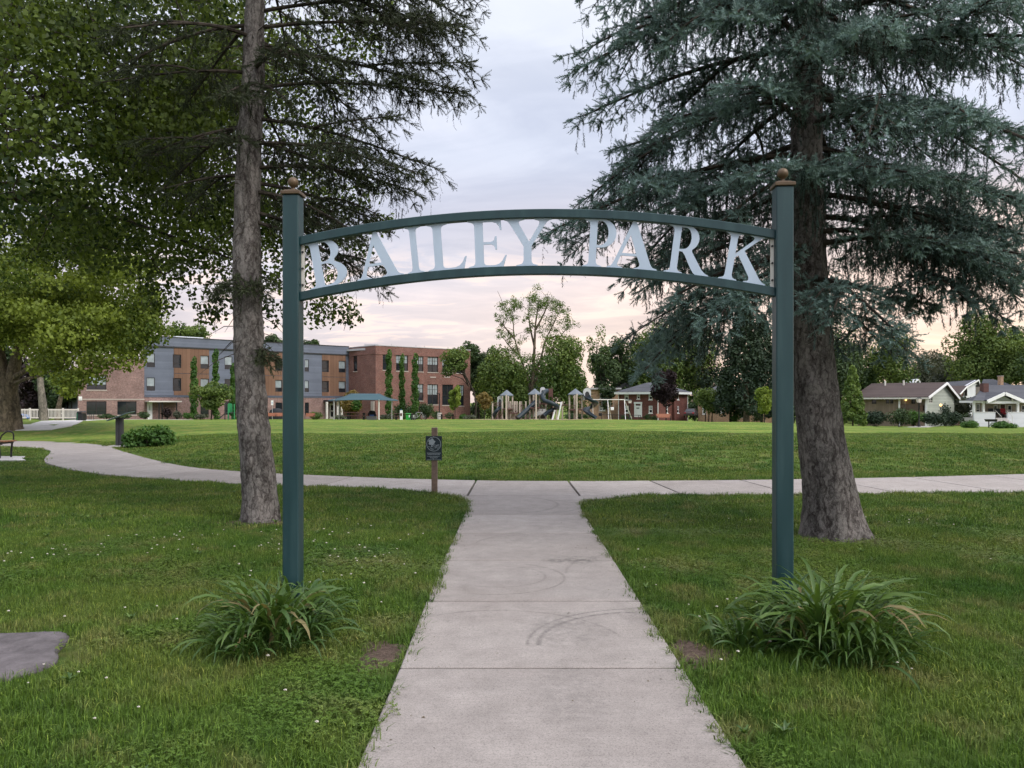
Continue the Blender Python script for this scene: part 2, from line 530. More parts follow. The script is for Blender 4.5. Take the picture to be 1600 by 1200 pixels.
M['shingle_brown'] = board_mat('shingle_brown', (0.082, 0.063, 0.060), 0.28, 'z', 0.14, 0.2, 0.75)
M['shingle_grey'] = board_mat('shingle_grey', (0.085, 0.088, 0.102), 0.28, 'z', 0.14, 0.2, 0.75)
M['shingle_dark'] = board_mat('shingle_dark', (0.075, 0.078, 0.085), 0.28, 'z', 0.14, 0.2, 0.75)
M['metal_roof'] = pmat('metal_roof', (0.58, 0.63, 0.68), 0.5, 0.06, 2.0)
M['car_paint'] = pmat('car_paint', (0.045, 0.035, 0.04), 0.6, 0.1, 2.0, spec=0.6)
M['rubber'] = pmat('rubber', (0.015, 0.015, 0.015), 0.8, 0.1, 5.0)
M['lamp_lit'] = emit_mat('lamp_lit', (1.0, 0.58, 0.20), 1.6)
M['lamp_glass'] = pmat('lamp_glass', (0.62, 0.56, 0.52), 0.4, 0.05, 4.0)
M['bark_spruce'] = bark_mat('bark_spruce', (0.040, 0.034, 0.033), (0.205, 0.194, 0.188), 1.0)
M['bark_spruce_dark'] = bark_mat('bark_spruce_dark', (0.034, 0.029, 0.028), (0.190, 0.180, 0.176), 1.1)
M['bark_oak'] = bark_mat('bark_oak', (0.05, 0.042, 0.032), (0.18, 0.15, 0.11), 0.4)
M['bark_dark'] = bark_mat('bark_dark', (0.02, 0.017, 0.014), (0.07, 0.06, 0.05), 0.4)
M['bark_pale'] = bark_mat('bark_pale', (0.08, 0.075, 0.065), (0.24, 0.22, 0.19), 0.4)
M['needle_blue'] = leaf_mat('needle_blue', (0.010, 0.026, 0.022), (0.180, 0.275, 0.255), 0.08, 0.5, spec=0.2)
M['needle_old'] = leaf_mat('needle_old', (0.014, 0.012, 0.009), (0.050, 0.040, 0.030), 0.05, 0.8, spec=0.1)
M['needle_green'] = leaf_mat('needle_green', (0.008, 0.014, 0.007), (0.060, 0.076, 0.040), 0.08, 0.6, spec=0.2)
M['leaf_maple'] = leaf_mat('leaf_maple', (0.014, 0.034, 0.007), (0.170, 0.235, 0.048), 0.35, 0.5)
M['leaf_yellow'] = leaf_mat('leaf_yellow', (0.034, 0.066, 0.009), (0.235, 0.300, 0.052), 0.35, 0.6)
M['leaf_mid'] = leaf_mat('leaf_mid', (0.038, 0.078, 0.020), (0.185, 0.255, 0.068), 0.3, 0.6)
M['leaf_dark'] = leaf_mat('leaf_dark', (0.020, 0.042, 0.019), (0.090, 0.140, 0.056), 0.25, 0.6)
M['leaf_conifer'] = leaf_mat('leaf_conifer', (0.017, 0.034, 0.020), (0.040, 0.066, 0.036), 0.1, 0.7)
M['leaf_lime'] = leaf_mat('leaf_lime', (0.12, 0.19, 0.03), (0.26, 0.33, 0.06), 0.35, 0.6)
M['leaf_grey'] = leaf_mat('leaf_grey', (0.055, 0.068, 0.05), (0.115, 0.125, 0.085), 0.2, 0.7)
M['leaf_purple'] = leaf_mat('leaf_purple', (0.014, 0.009, 0.011), (0.040, 0.024, 0.028), 0.15, 0.6)
M['leaf_bronze'] = leaf_mat('leaf_bronze', (0.13, 0.10, 0.03), (0.24, 0.18, 0.06), 0.3, 0.6)
M['leaf_column'] = leaf_mat('leaf_column', (0.030, 0.085, 0.018), (0.095, 0.190, 0.040), 0.3, 0.6)
M['leaf_lily'] = leaf_mat('leaf_lily', (0.035, 0.085, 0.020), (0.125, 0.205, 0.050), 0.3, 0.4, spec=0.4)
M['leaf_lily_dry'] = leaf_mat('leaf_lily_dry', (0.16, 0.13, 0.06), (0.28, 0.24, 0.12), 0.25, 0.7)
M['leaf_young'] = leaf_mat('leaf_young', (0.070, 0.125, 0.034), (0.175, 0.250, 0.065), 0.3, 0.6)
# ------------------------------------------------------------------ lie of the land
def sstep(a, b, x):
    t = np.clip((np.asarray(x, float) - a) / (b - a), 0, 1)
    return t * t * (3 - 2 * t)
# edges of the cross path, left to right
NEAR = np.array([(-26, 27.6), (-22, 27.4), (-17.5, 26.7), (-15.3, 25.4), (-14.0, 23.4), (-13.0, 21.5), (-11.8, 19.7), (-9.4, 17.2), (-6.8, 15.6), (-5.2, 14.9),
                 (-2.6, 14.15), (-1.5, 13.55), (-0.9, 13.0), (0.2, 12.95), (1.4, 12.95), (2.3, 13.1), (4.0, 13.2), (7.0, 13.35), (9.0, 13.55), (14.0, 14.2), (22, 15.6)])
FAR = np.array([(-26, 31.4), (-23.0, 31.2), (-19.7, 30.8), (-17.5, 30.2), (-14.5, 27.6), (-12.7, 25.0), (-9.6, 20.8), (-7.7, 18.6), (-6.2, 17.5), (-4.5, 16.7),
                (-2.6, 15.95), (-1.0, 15.55), (0.0, 15.4), (1.4, 15.35), (2.6, 15.4), (4.0, 15.5), (5.6, 15.7), (8.0, 16.1), (11.0, 16.8), (16.0, 18.0), (22, 19.8)])
FL, FR = -0.675, 1.02          # sides of the front path
def H(x, y):
    x = np.asarray(x, float); y = np.asarray(y, float)
    yf = np.interp(x, FAR[:, 0], FAR[:, 1])
    z = 0.30 * sstep(0.1, 8.0, y - yf)
    z = z + 0.17 * sstep(1.0, 6.5, y - yf) * (1 - sstep(8.0, 22.0, y - yf)) * (0.75 + 0.35 * np.sin(x * 0.21 + 0.6) + 0.15 * np.sin(x * 0.57))
    z = z - 0.021 * np.clip(y - 50, 0, 110)
    z = z - 0.80 * sstep(10, 35, x) * sstep(20, 60, y)
    z = z + 0.35 * np.exp(-((x - 27) / 6.0) ** 2 - ((y - 88) / 5.0) ** 2)
    dist = np.abs(x) + 0
    z = z + 0.012 * np.sin(x * 1.3 + 0.4 * y) * np.sin(y * 1.1) * sstep(0.4, 1.6, np.maximum(np.maximum(FL - x, x - FR), np.abs(y - 14.5) - 1.6))
    z = z + 0.05 * sstep(17, 26, y) * np.sin(x * 0.33 + 1.0) * np.sin(y * 0.27)
    return z
def Hs(x, y): return float(H(x, y))
def ground_at(px, py):
    """World point where the line of sight through a pixel meets the ground."""
    d = 2.5
    while d < 200:
        if Z(py, d) <= Hs(X(px, d), d): break
        d *= 1.004
    return Vector((X(px, d), d, Hs(X(px, d), d)))

def curve_edge(pts, n):
    """Resample a polyline smoothly (Catmull-Rom)."""
    pts = np.asarray(pts, float)
    out = []
    for i in range(len(pts) - 1):
        p0, p1, p2, p3 = pts[max(i - 1, 0)], pts[i], pts[i + 1], pts[min(i + 2, len(pts) - 1)]
        for k in range(n):
            t = k / n
            out.append(0.5 * (2 * p1 + (p2 - p0) * t + (2 * p0 - 5 * p1 + 4 * p2 - p3) * t * t + (3 * p1 - p0 - 3 * p2 + p3) * t ** 3))
    out.append(pts[-1])
    return np.array(out)
NEARC, FARC = curve_edge(NEAR, 6), curve_edge(FAR, 6)
APRON_L = np.array([(FL, 10.83), (FL + 0.01, 11.6), (-0.70, 12.2), (-0.80, 12.6), (-0.93, 12.97)])
APRON_R = np.array([(FR, 10.83), (FR, 11.5), (1.08, 12.0), (1.26, 12.45), (1.70, 12.78), (2.0, 12.99)])
PATHPOLY = np.vstack([[(FL, -4)], APRON_L, NEARC[::-1][NEARC[::-1][:, 0] < -0.95], FARC, NEARC[::-1][NEARC[::-1][:, 0] > 2.02], APRON_R[::-1], [(FR, -4)]])
PAD = np.array([(-16.5, 22.55), (-12.9, 22.35), (-12.75, 21.4), (-13.1, 20.7), (-16.5, 20.9)])
BENCH_PAD = np.array([(-17.0, 22.0), (-13.85, 22.0), (-13.5, 21.3), (-12.95, 20.6), (-17.0, 20.6)])
STONE = np.array([(-3.55, 5.22), (-3.05, 5.24), (-2.93, 5.08), (-2.86, 4.88), (-2.76, 4.66), (-2.82, 4.45), (-3.05, 4.27), (-3.6, 4.1), (-4.1, 4.25), (-4.15, 4.9)])
def inside(poly, x, y):
    x = np.asarray(x); y = np.asarray(y)
    c = np.zeros(x.shape, bool)
    j = len(poly) - 1
    for i in range(len(poly)):
        xi, yi = poly[i]; xj, yj = poly[j]
        if yi != yj:
            c ^= ((yi > y) != (yj > y)) & (x < (xj - xi) * (y - yi) / (yj - yi) + xi)
        j = i
    return c
def edge_dist(poly, x, y):
    d = np.full(np.asarray(x).shape, 1e9)
    n = len(poly)
    for i in range(n):
        a = poly[i]; b = poly[(i + 1) % n]
        ab = b - a; L = (ab ** 2).sum()
        if L < 1e-12: continue
        t = np.clip(((x - a[0]) * ab[0] + (y - a[1]) * ab[1]) / L, 0, 1)
        d = np.minimum(d, np.hypot(x - a[0] - t * ab[0], y - a[1] - t * ab[1]))
    return d
def path_signed(x, y):
    d = edge_dist(PATHPOLY, x, y)
    return np.where(inside(PATHPOLY, x, y), -d, d)

# ------------------------------------------------------------------ grass colours, shared by the sheet and the blades
def lawn_colour(t, co, shades):
    """Patchy lawn: lush, ordinary and dry turf, by place on the ground."""
    n1 = noise(t, mapping(t, co, (1, 1, 0)), 0.55, 5, 0.6, 0.3)
    n2 = noise(t, mapping(t, co, (1, 1, 0), loc=(5, 9, 0)), 1.9, 5, 0.62, 0.2)
    c = ramp(t, n1, [(0.32, shades[0]), (0.5, shades[1]), (0.64, shades[2])])
    c = mixc(t, ramp(t, n2, [(0.50, 0.0), (0.70, 0.85)]), c, shades[3])
    return c
m, t, b = new_mat('lawn')
co = posco(t)
c = lawn_colour(t, co, [(0.032, 0.076, 0.012), (0.059, 0.100, 0.020), (0.086, 0.118, 0.028), (0.130, 0.118, 0.045)])
fine = noise(t, mapping(t, co, (1, 0.45, 1)), 9, 8, 0.75)
c = mixc(t, 1.0, c, ramp(t, fine, [(0.32, 0.62), (0.5, 0.98), (0.68, 1.38)]), 'MULTIPLY')
streak = noise(t, mapping(t, co, (0.06, 0.42, 1)), 1.0, 3, 0.5)
sepy = nd(t, 'ShaderNodeSeparateXYZ'); t.links.new(co, sepy.inputs[0])
c = mixc(t, 1.0, c, ramp(t, streak, [(0.35, 0.84), (0.65, 1.2)]), 'MULTIPLY')
# further out the turf is coloured lighter and yellower: grazing view shows the tips
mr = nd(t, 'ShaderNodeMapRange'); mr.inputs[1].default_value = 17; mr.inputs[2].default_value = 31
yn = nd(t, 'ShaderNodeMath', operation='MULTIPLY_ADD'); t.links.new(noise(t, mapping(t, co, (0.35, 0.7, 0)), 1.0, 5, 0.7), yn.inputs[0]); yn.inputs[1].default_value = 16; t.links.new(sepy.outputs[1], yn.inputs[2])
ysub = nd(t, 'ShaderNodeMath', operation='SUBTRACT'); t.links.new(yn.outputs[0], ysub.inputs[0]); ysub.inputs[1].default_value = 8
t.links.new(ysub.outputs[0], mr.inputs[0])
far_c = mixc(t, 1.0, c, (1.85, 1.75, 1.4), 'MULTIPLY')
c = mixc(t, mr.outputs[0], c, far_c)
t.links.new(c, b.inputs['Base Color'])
b.inputs['Roughness'].default_value = 0.9
b.inputs['Specular IOR Level'].default_value = 0.1
bump(t, fine, b, 0.9, 0.06)
M['lawn'] = m
m, t, b = new_mat('grass_blade')
co = posco(t)
c = lawn_colour(t, co, [(0.048, 0.118, 0.014), (0.096, 0.172, 0.024), (0.138, 0.196, 0.034), (0.205, 0.210, 0.072)])
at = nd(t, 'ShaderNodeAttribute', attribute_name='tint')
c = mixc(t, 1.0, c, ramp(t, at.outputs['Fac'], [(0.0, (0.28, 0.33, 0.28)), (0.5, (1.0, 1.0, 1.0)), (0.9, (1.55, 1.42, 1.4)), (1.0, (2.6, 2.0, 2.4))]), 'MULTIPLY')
t.links.new(c, b.inputs['Base Color'])
b.inputs['Roughness'].default_value = 0.55
b.inputs['Specular IOR Level'].default_value = 0.25
tr = nd(t, 'ShaderNodeBsdfTranslucent'); t.links.new(c, tr.inputs['Color'])
mx = nd(t, 'ShaderNodeMixShader'); mx.inputs[0].default_value = 0.25
t.links.new(b.outputs[0], mx.inputs[1]); t.links.new(tr.outputs[0], mx.inputs[2])
t.links.new(mx.outputs[0], t.nodes['Material Output'].inputs['Surface'])
M['grass_blade'] = m

# ------------------------------------------------------------------ lawn sheet
def axis_pts(near, far, n1, n2):
    a = np.linspace(0, near, n1)
    g = near * (far / near) ** (np.linspace(0, 1, n2 + 1)[1:])
    return np.concatenate([a, g])
xp = axis_pts(16, 900, 90, 70)
xs = np.concatenate([-xp[::-1][:-1], xp])
ys = np.concatenate([np.linspace(-40, 0, 20)[:-1], axis_pts(30, 1600, 150, 90)])
gx, gy = np.meshgrid(xs, ys)
gz = H(gx, gy)
sd_ = path_signed(gx.ravel(), gy.ravel()).reshape(gx.shape)
gz = gz - 0.05 * sstep(0.10, -0.12, sd_) * 1.0
nx = len(xs)
idx = np.arange(gx.size).reshape(gx.shape)
faces = np.stack([idx[:-1, :-1], idx[:-1, 1:], idx[1:, 1:], idx[1:, :-1]], -1).reshape(-1, 4)
lawn = np_object('lawn', np.stack([gx, gy, gz], -1), faces, M['lawn'], smooth=True)
tag(lawn, 'wide mown green park lawn with patchy clover and dry turf', 'lawn', kind='structure')

# ------------------------------------------------------------------ concrete paths, slab by slab
m, t, b = new_mat('concrete')
co = posco(t)
big = noise(t, co, 0.9, 5, 0.6, 0.3)
mid = noise(t, co, 4.5, 6, 0.65)
grit = noise(t, co, 140, 3, 0.7)
c = ramp(t, big, [(0.3, (0.256, 0.230, 0.217)), (0.7, (0.314, 0.287, 0.273))])
c = mixc(t, 1.0, c, ramp(t, mid, [(0.3, 0.84), (0.7, 1.08)]), 'MULTIPLY')
oir = nd(t, 'ShaderNodeObjectInfo').outputs['Random']
c = mixc(t, 1.0, c, ramp(t, oir, [(0.0, (0.90, 0.89, 0.885)), (1.0, (1.08, 1.075, 1.07))]), 'MULTIPLY')
c = mixc(t, 1.0, c, ramp(t, grit, [(0.30, 0.55), (0.44, 1.0), (0.62, 1.22)]), 'MULTIPLY')
# broom lines across the path
brm = noise(t, mapping(t, co, (1.5, 60, 1)), 1.0, 2, 0.5)
c = mixc(t, 1.0, c, ramp(t, brm, [(0.3, 0.95), (0.7, 1.04)]), 'MULTIPLY')
def ring(cx, cy, r, w, lo, hi, ang=None):
    """A tyre scuff: part of a circle rubbed on to the concrete."""
    s = nd(t, 'ShaderNodeVectorMath', operation='SUBTRACT'); t.links.new(co, s.inputs[0]); s.inputs[1].default_value = (cx, cy, 0)
    fl = nd(t, 'ShaderNodeVectorMath', operation='MULTIPLY'); t.links.new(s.outputs[0], fl.inputs[0]); fl.inputs[1].default_value = (1, 1, 0)
    ln = nd(t, 'ShaderNodeVectorMath', operation='LENGTH'); t.links.new(fl.outputs[0], ln.inputs[0])
    a = nd(t, 'ShaderNodeMath', operation='SUBTRACT'); t.links.new(ln.outputs['Value'], a.inputs[0]); a.inputs[1].default_value = r
    ab = nd(t, 'ShaderNodeMath', operation='ABSOLUTE'); t.links.new(a.outputs[0], ab.inputs[0])
    k = ramp(t, ab.outputs[0], [(0.0, 1.0), (w, 0.0)])
    sp = nd(t, 'ShaderNodeSeparateXYZ'); t.links.new(s.outputs[0], sp.inputs[0])
    at2 = nd(t, 'ShaderNodeMath', operation='ARCTAN2'); t.links.new(sp.outputs[1], at2.inputs[0]); t.links.new(sp.outputs[0], at2.inputs[1])
    mrr = nd(t, 'ShaderNodeMapRange'); mrr.inputs[1].default_value = -math.pi; mrr.inputs[2].default_value = math.pi
    t.links.new(at2.outputs[0], mrr.inputs[0])
    e = 0.03
    w1 = ramp(t, mrr.outputs[0], [(max(0, lo - e), 0.0), (lo, 1.0), (hi, 1.0), (min(1, hi + e), 0.0)])
    q = nd(t, 'ShaderNodeMath', operation='MULTIPLY'); t.links.new(k, q.inputs[0]); t.links.new(w1, q.inputs[1])
    return q.outputs[0]
def A(deg): return (deg + 180) / 360.0
marks = [(ring(0.97, 5.0, 0.80, 0.028, A(95), A(179)), 0.55), (ring(1.00, 5.0, 0.90, 0.02, A(100), A(178)), 0.4), (ring(-0.15, 6.95, 0.62, 0.022, A(-100), A(60)), 0.32),
         (ring(-0.12, 7.0, 0.42, 0.022, A(-120), A(80)), 0.25), (ring(0.3, 11.7, 0.75, 0.03, A(-70), A(70)), 0.4),
         (ring(-0.10, 5.0, 0.85, 0.022, A(20), A(120)), 0.3), (ring(1.55, 7.1, 1.05, 0.025, A(110), A(230)), 0.25),
         (ring(-0.4, 11.9, 1.1, 0.04, A(-60), A(40)), 0.3), (ring(0.1, 8.6, 0.5, 0.03, A(60), A(200)), 0.2)]
brk = ramp(t, noise(t, co, 30, 3, 0.6), [(0.38, 0.35), (0.6, 1.0)])
for k, s in marks:
    q = nd(t, 'ShaderNodeMath', operation='MULTIPLY'); t.links.new(k, q.inputs[0]); t.links.new(brk, q.inputs[1])
    q2 = nd(t, 'ShaderNodeMath', operation='MULTIPLY'); t.links.new(q.outputs[0], q2.inputs[0]); q2.inputs[1].default_value = min(.95, s * 1.6)
    c = mixc(t, q2.outputs[0], c, (0.11, 0.10, 0.095))
# grey rubbed patches
def blot(cx, cy, rx, ry):
    s = nd(t, 'ShaderNodeVectorMath', operation='SUBTRACT'); t.links.new(co, s.inputs[0]); s.inputs[1].default_value = (cx, cy, 0)
    fl = nd(t, 'ShaderNodeVectorMath', operation='MULTIPLY'); t.links.new(s.outputs[0], fl.inputs[0]); fl.inputs[1].default_value = (1 / rx, 1 / ry, 0)
    ln = nd(t, 'ShaderNodeVectorMath', operation='LENGTH'); t.links.new(fl.outputs[0], ln.inputs[0])
    return ramp(t, ln.outputs['Value'], [(0.45, 1.0), (1.0, 0.0)])
gb = ramp(t, noise(t, co, 16, 5, 0.7), [(0.40, 0.0), (0.62, 1.0)])
for cx, cy, rx, ry, s in ((0.62, 7.72, 0.36, 0.24, 0.75), (0.35, 5.35, 0.42, 0.5, 0.32), (0.32, 4.2, 0.28, 0.6, 0.25), (0.95, 5.75, 0.3, 0.3, 0.25), (0.2, 9.0, 0.6, 0.5, 0.2)):
    q = nd(t, 'ShaderNodeMath', operation='MULTIPLY'); t.links.new(blot(cx, cy, rx, ry), q.inputs[0]); t.links.new(gb, q.inputs[1])
    q2 = nd(t, 'ShaderNodeMath', operation='MULTIPLY'); t.links.new(q.outputs[0], q2.inputs[0]); q2.inputs[1].default_value = min(.95, s * 1.3)
    c = mixc(t, q2.outputs[0], c, (0.14, 0.13, 0.125))
t.links.new(c, b.inputs['Base Color'])
b.inputs['Roughness'].default_value = 0.88
b.inputs['Specular IOR Level'].default_value = 0.25
bump(t, grit, b, 0.35, 0.003)
M['concrete'] = m

path = thing('path', 'pale concrete slab path that leads under the arch to a cross path', 'path', kind='structure')
SL_TOP = 0.018
def slab(poly, parent=path, mat=None, bev=0.007):
    mb = MB()
    c = np.mean(poly, 0)
    mb.prism([(x, y, Hs(x, y) * 0 - 0.10) for x, y in poly], (0, 0, 0.10 + SL_TOP))
    for i in range(len(mb.v)):       # follow the ground
        x, y, z = mb.v[i]
        mb.v[i] = (x, y, z + (0 if y < 17 else Hs(x, y) * 0.0))
    return mb.build('slab', mat or M['concrete'], parent, bevel=bev)
G = 0.013
joints = [-3.2, -1.6, -0.06, 1.49, 3.04, 4.59, 6.13, 7.70, 9.25, 10.83]
for a, b_ in zip(joints[:-1], joints[1:]):
    jl = 0.03 * math.sin(a * 5.1)
    G = 0.013 if b_ < 5 else 0.019
    slab([(FL + 0.01 * math.sin(a * 3), a + G), (FR + 0.01 * math.sin(a * 4), a + G), (FR + 0.01 * math.sin(b_ * 4), b_ - G), (FL + 0.01 * math.sin(b_ * 3), b_ - G)])
slab([(FL, 10.83 + G)] + [(FR, 10.83 + G)] + [tuple(p) for p in APRON_R[1:-1]] + [(1.98, 12.96 - G), (-0.92, 12.96 - G)] + [tuple(p) for p in APRON_L[1:-1][::-1]])
# cross path: joints by x on the near and the far edge
nearc = NEARC.copy()
sel = (nearc[:, 0] > -0.93) & (nearc[:, 0] < 2.0)
nearc[sel, 1] = 12.96
def cut(edge, s0, s1):
    """Piece of an edge between two fractions of its length."""
    seg = np.hypot(*np.diff(edge, axis=0).T); cum = np.concatenate([[0], np.cumsum(seg)])
    tot = cum[-1]
    ss = np.unique(np.concatenate([[s0], cum[(cum > s0) & (cum < s1)], [s1]]))
    return np.stack([np.interp(ss, cum, edge[:, 0]), np.interp(ss, cum, edge[:, 1])], -1)
def s_of_x(edge, x):
    seg = np.hypot(*np.diff(edge, axis=0).T); cum = np.concatenate([[0], np.cumsum(seg)])
    return np.interp(x, edge[:, 0], cum)
cross = [(-26, -26), (-22, -23.0), (-19.4, -20.4), (-17.0, -17.8), (-14.6, -15.0), (-13.1, -12.6), (-11.6, -10.6), (-9.6, -8.8), (-7.7, -7.0), (-5.7, -5.2), (-3.6, -3.35),
         (-0.75, -0.72), (1.14, 1.12), (2.9, 2.75), (4.8, 4.6), (6.7, 6.4), (8.6, 8.3), (10.5, 10.2), (12.6, 12.4), (14.6, 14.5), (17, 17), (19.5, 19.5), (22, 22)]
for (n0, f0), (n1_, f1) in zip(cross[:-1], cross[1:]):
    a = cut(nearc, s_of_x(nearc, n0) + G, s_of_x(nearc, n1_) - G)
    c_ = cut(FARC, s_of_x(FARC, f0) + G, s_of_x(FARC, f1) - G)
    slab(np.vstack([a, c_[::-1]]))
bpad = MB()
bpad.prism([(x, y, -0.08) for x, y in BENCH_PAD], (0, 0, 0.12))
tag(bpad.build('bench_pad', M['concrete_light'], bevel=0.01), 'pale concrete pad under the park bench', 'concrete pad', kind='structure')
# far footpath on the left
def strip(name, pts, w, mat, lift=0.03, thick=0.1):
    pts = curve_edge(np.array(pts), 5)
    mb = MB(); L, Rr = [], []
    for i, p in enumerate(pts):
        tt = pts[min(i + 1, len(pts) - 1)] - pts[max(i - 1, 0)]
        tt = tt / np.hypot(*tt); nn = np.array([-tt[1], tt[0]])
        L.append(p + nn * w / 2); Rr.append(p - nn * w / 2)
    for i in range(len(pts) - 1):
        q = [L[i], Rr[i], Rr[i + 1], L[i + 1]]
        top = [(x, y, Hs(x, y) + lift) for x, y in q]
        mb.hexa([(x, y, z - thick) for x, y, z in top] + top)
    return mb.build(name, mat, fix=True)
g1, g2, g3, g4 = ground_at(-30, 668.5), ground_at(30, 667.0), ground_at(88, 661.5), ground_at(132, 656.6)
fp = strip('footpath', [(g1.x - 8, g1.y - 1), (g1.x, g1.y), (g2.x, g2.y), (g3.x, g3.y), (g4.x, g4.y), (g4.x + 6, g4.y + 9)], 2.0, M['concrete_light'])
tag(fp, 'narrow pale footpath curving past the bollard lights to the white fence', 'footpath', kind='structure')
h1 = Vector((44.6, 87, 0)); h2 = Vector((50.5, 92, 0))
fp2 = strip('house_walk', [(43.0, 82.5), (45.6, 86.0), (48.8, 90.5)], 2.2, M['concrete_light'])
tag(fp2, 'short concrete walk by the black lamp post before the ranch house', 'footpath', kind='structure')
dv = strip('driveway', [(54.8, 84.0), (58.0, 85.5), (64, 87)], 3.2, M['concrete_light'])
tag(dv, 'concrete drive edge beside the white bungalow', 'driveway', kind='structure')

# bare soil beside the path, and contact shadow rings at two trunks
def blob_sheet(cx, cy, rx, ry, seed, lift=0.006):
    rr = random.Random(seed); mb = MB(); n = 26
    ring_ = []
    for k in range(n):
        a = 2 * math.pi * k / n
        f = 1 + 0.25 * math.sin(3 * a + seed) + 0.12 * rr.uniform(-1, 1)
        x, y = cx + rx * f * math.cos(a), cy + ry * f * math.sin(a)
        ring_.append((x, y, Hs(x, y) + lift - 0.015))
    mid_ = [(cx + (x - cx) * 0.6, cy + (y - cy) * 0.6, Hs(x, y) + lift + rr.uniform(0, 0.008)) for x, y, z in ring_]
    mb.add(ring_ + mid_ + [(cx, cy, Hs(cx, cy) + lift)], [(k, (k + 1) % n, n + (k + 1) % n, n + k) for k in range(n)] + [(n + k, n + (k + 1) % n, 2 * n) for k in range(n)])
    return mb
SOILS = [(-0.84, 4.93, 0.17, 0.33, 1), (1.20, 4.88, 0.19, 0.30, 2), (X(405, 10.3), 10.26, 0.46, 0.42, 3), (X(1312, 9.16), 9.08, 0.62, 0.48, 4)]  # last two are added contact shadow round trunks; the left has some real dirt
for i, (cx, cy, rx, ry, s) in enumerate(SOILS):
    tag(blob_sheet(cx, cy, rx, ry, s).build('soil_patch', M['soil'], smooth=True),
        ['bare reddish soil patch between the smaller lily clump and the path', 'bare brown soil patch between the bigger lily clump and the path', 'thin soil ring round the foot of the left spruce trunk', 'thin soil ring round the foot of the blue spruce trunk'][i], 'soil', kind='structure')
# ------------------------------------------------------------------ park entrance arch
AX0, AY0 = X(458, 5.90), 5.90
AX1, AY1 = X(1223, 5.67), 5.67
adir = Vector((AX1 - AX0, AY1 - AY0, 0)); ALEN = adir.length; adir.normalize()
anor = Vector((adir.y, -adir.x, 0))         # towards the viewer
arch = thing('entrance_arch', 'dark green steel park entrance arch with pale cut-out letters and bronze ball finials', 'archway', (AX0, AY0, 0))
PW = 0.125
TOPZ = 3.165
def apt(u, n, z):
    return Vector((AX0, AY0, 0)) + adir * u + anor * n + Vector((0, 0, z))
def afr(mb, u0, u1, n0, n1, z0, z1, m=0):
    mb.hexa([apt(u, n, z) for z in (z0, z1) for u, n in ((u0, n0), (u1, n0), (u1, n1), (u0, n1))], m)
for u in (0.0, ALEN):
    mb = MB(); afr(mb, u - PW / 2, u + PW / 2, -PW / 2, PW / 2, -0.3, TOPZ)
    post = mb.build('post', M['green_paint'], arch, bevel=0.008)
    mb = MB()
    c0 = apt(u, 0, TOPZ)
    q = PW / 2 + 0.012
    afr(mb, u - q, u + q, -q, q, TOPZ, TOPZ + 0.028)
    afr(mb, u - q + 0.02, u + q - 0.02, -q + 0.02, q - 0.02, TOPZ + 0.028, TOPZ + 0.038)
    cap = mb.build('post_cap', M['bronze'], post, bevel=0.004, org=ORG[arch.name])
    mb = MB()
    mb.lathe(c0, [(0.030, 0.038), (0.030, 0.046), (0.014, 0.052), (0.013, 0.062), (0.020, 0.066)] + [(0.040 * math.sin(a), 0.105 - 0.040 * math.cos(a)) for a in [R(x) for x in range(25, 180, 15)]] + [(0.001, 0.145)], 18)
    mb.build('ball_finial', M['bronze'], post, smooth=True, org=ORG[arch.name])
# the two curved rails
def d_at(u): return AY0 + adir.y * u
SP = 5.785 / FPX
RPX = 1838.0
URAD = RPX * SP
UC = ALEN * (841 - 458) / (1223 - 458)
Z_UP = Z(328, d_at(UC)); Z_LO = Z(416, d_at(UC))      # tops of the rails at the middle
def sag(u): return URAD - math.sqrt(URAD ** 2 - (u - UC) ** 2)
def rail(name, ztop, h, depth):
    mb = MB(); n = 40
    rows = []
    for i in range(n + 1):
        u = PW / 2 + (ALEN - PW) * i / n
        a = (u - UC) / URAD
        zt = ztop - sag(u)
        rows.append([apt(u - (h * math.sin(a) if 0 < i < n else 0) * 0, k, z) for k, z in ((-depth / 2, zt - h / math.cos(a)), (depth / 2, zt - h / math.cos(a)), (depth / 2, zt), (-depth / 2, zt))])
    vs = [p for r in rows for p in r]
    fs = [(0, 1, 2, 3), tuple(4 * n + k for k in (3, 2, 1, 0))]
    for i in range(n):
        for k in range(4):
            fs.append((4 * i + k, 4 * i + (k + 1) % 4, 4 * i + 4 + (k + 1) % 4, 4 * i + 4 + k))
    mb.add(vs, fs)
    return mb.build(name, M['green_paint'], arch, bevel=0.004)
RH = 0.064
rail('upper_rail', Z_UP, RH, 0.064)
rail('lower_rail', Z_LO, RH, 0.064)
# narrow fixing plates by the posts
for u in (PW / 2 + 0.014, ALEN - PW / 2 - 0.014):
    mb = MB()
    afr(mb, u - 0.012, u + 0.012, -0.006, 0.0, Z_LO - sag(u) + 0.003, Z_UP - sag(u) - RH - 0.003)
    pl = mb.build('fixing_plate', M['offwhite'], arch)
    for f in (0.15, 0.5, 0.85):
        mb = MB()
        z = Z_LO - sag(u) + f * (Z_UP - RH - Z_LO)
        mb.tube([apt(u, 0.0005, z), apt(u, 0.010, z)], 0.008, 8)
        mb.build('bolt', M['black_metal'], pl, org=ORG[arch.name])
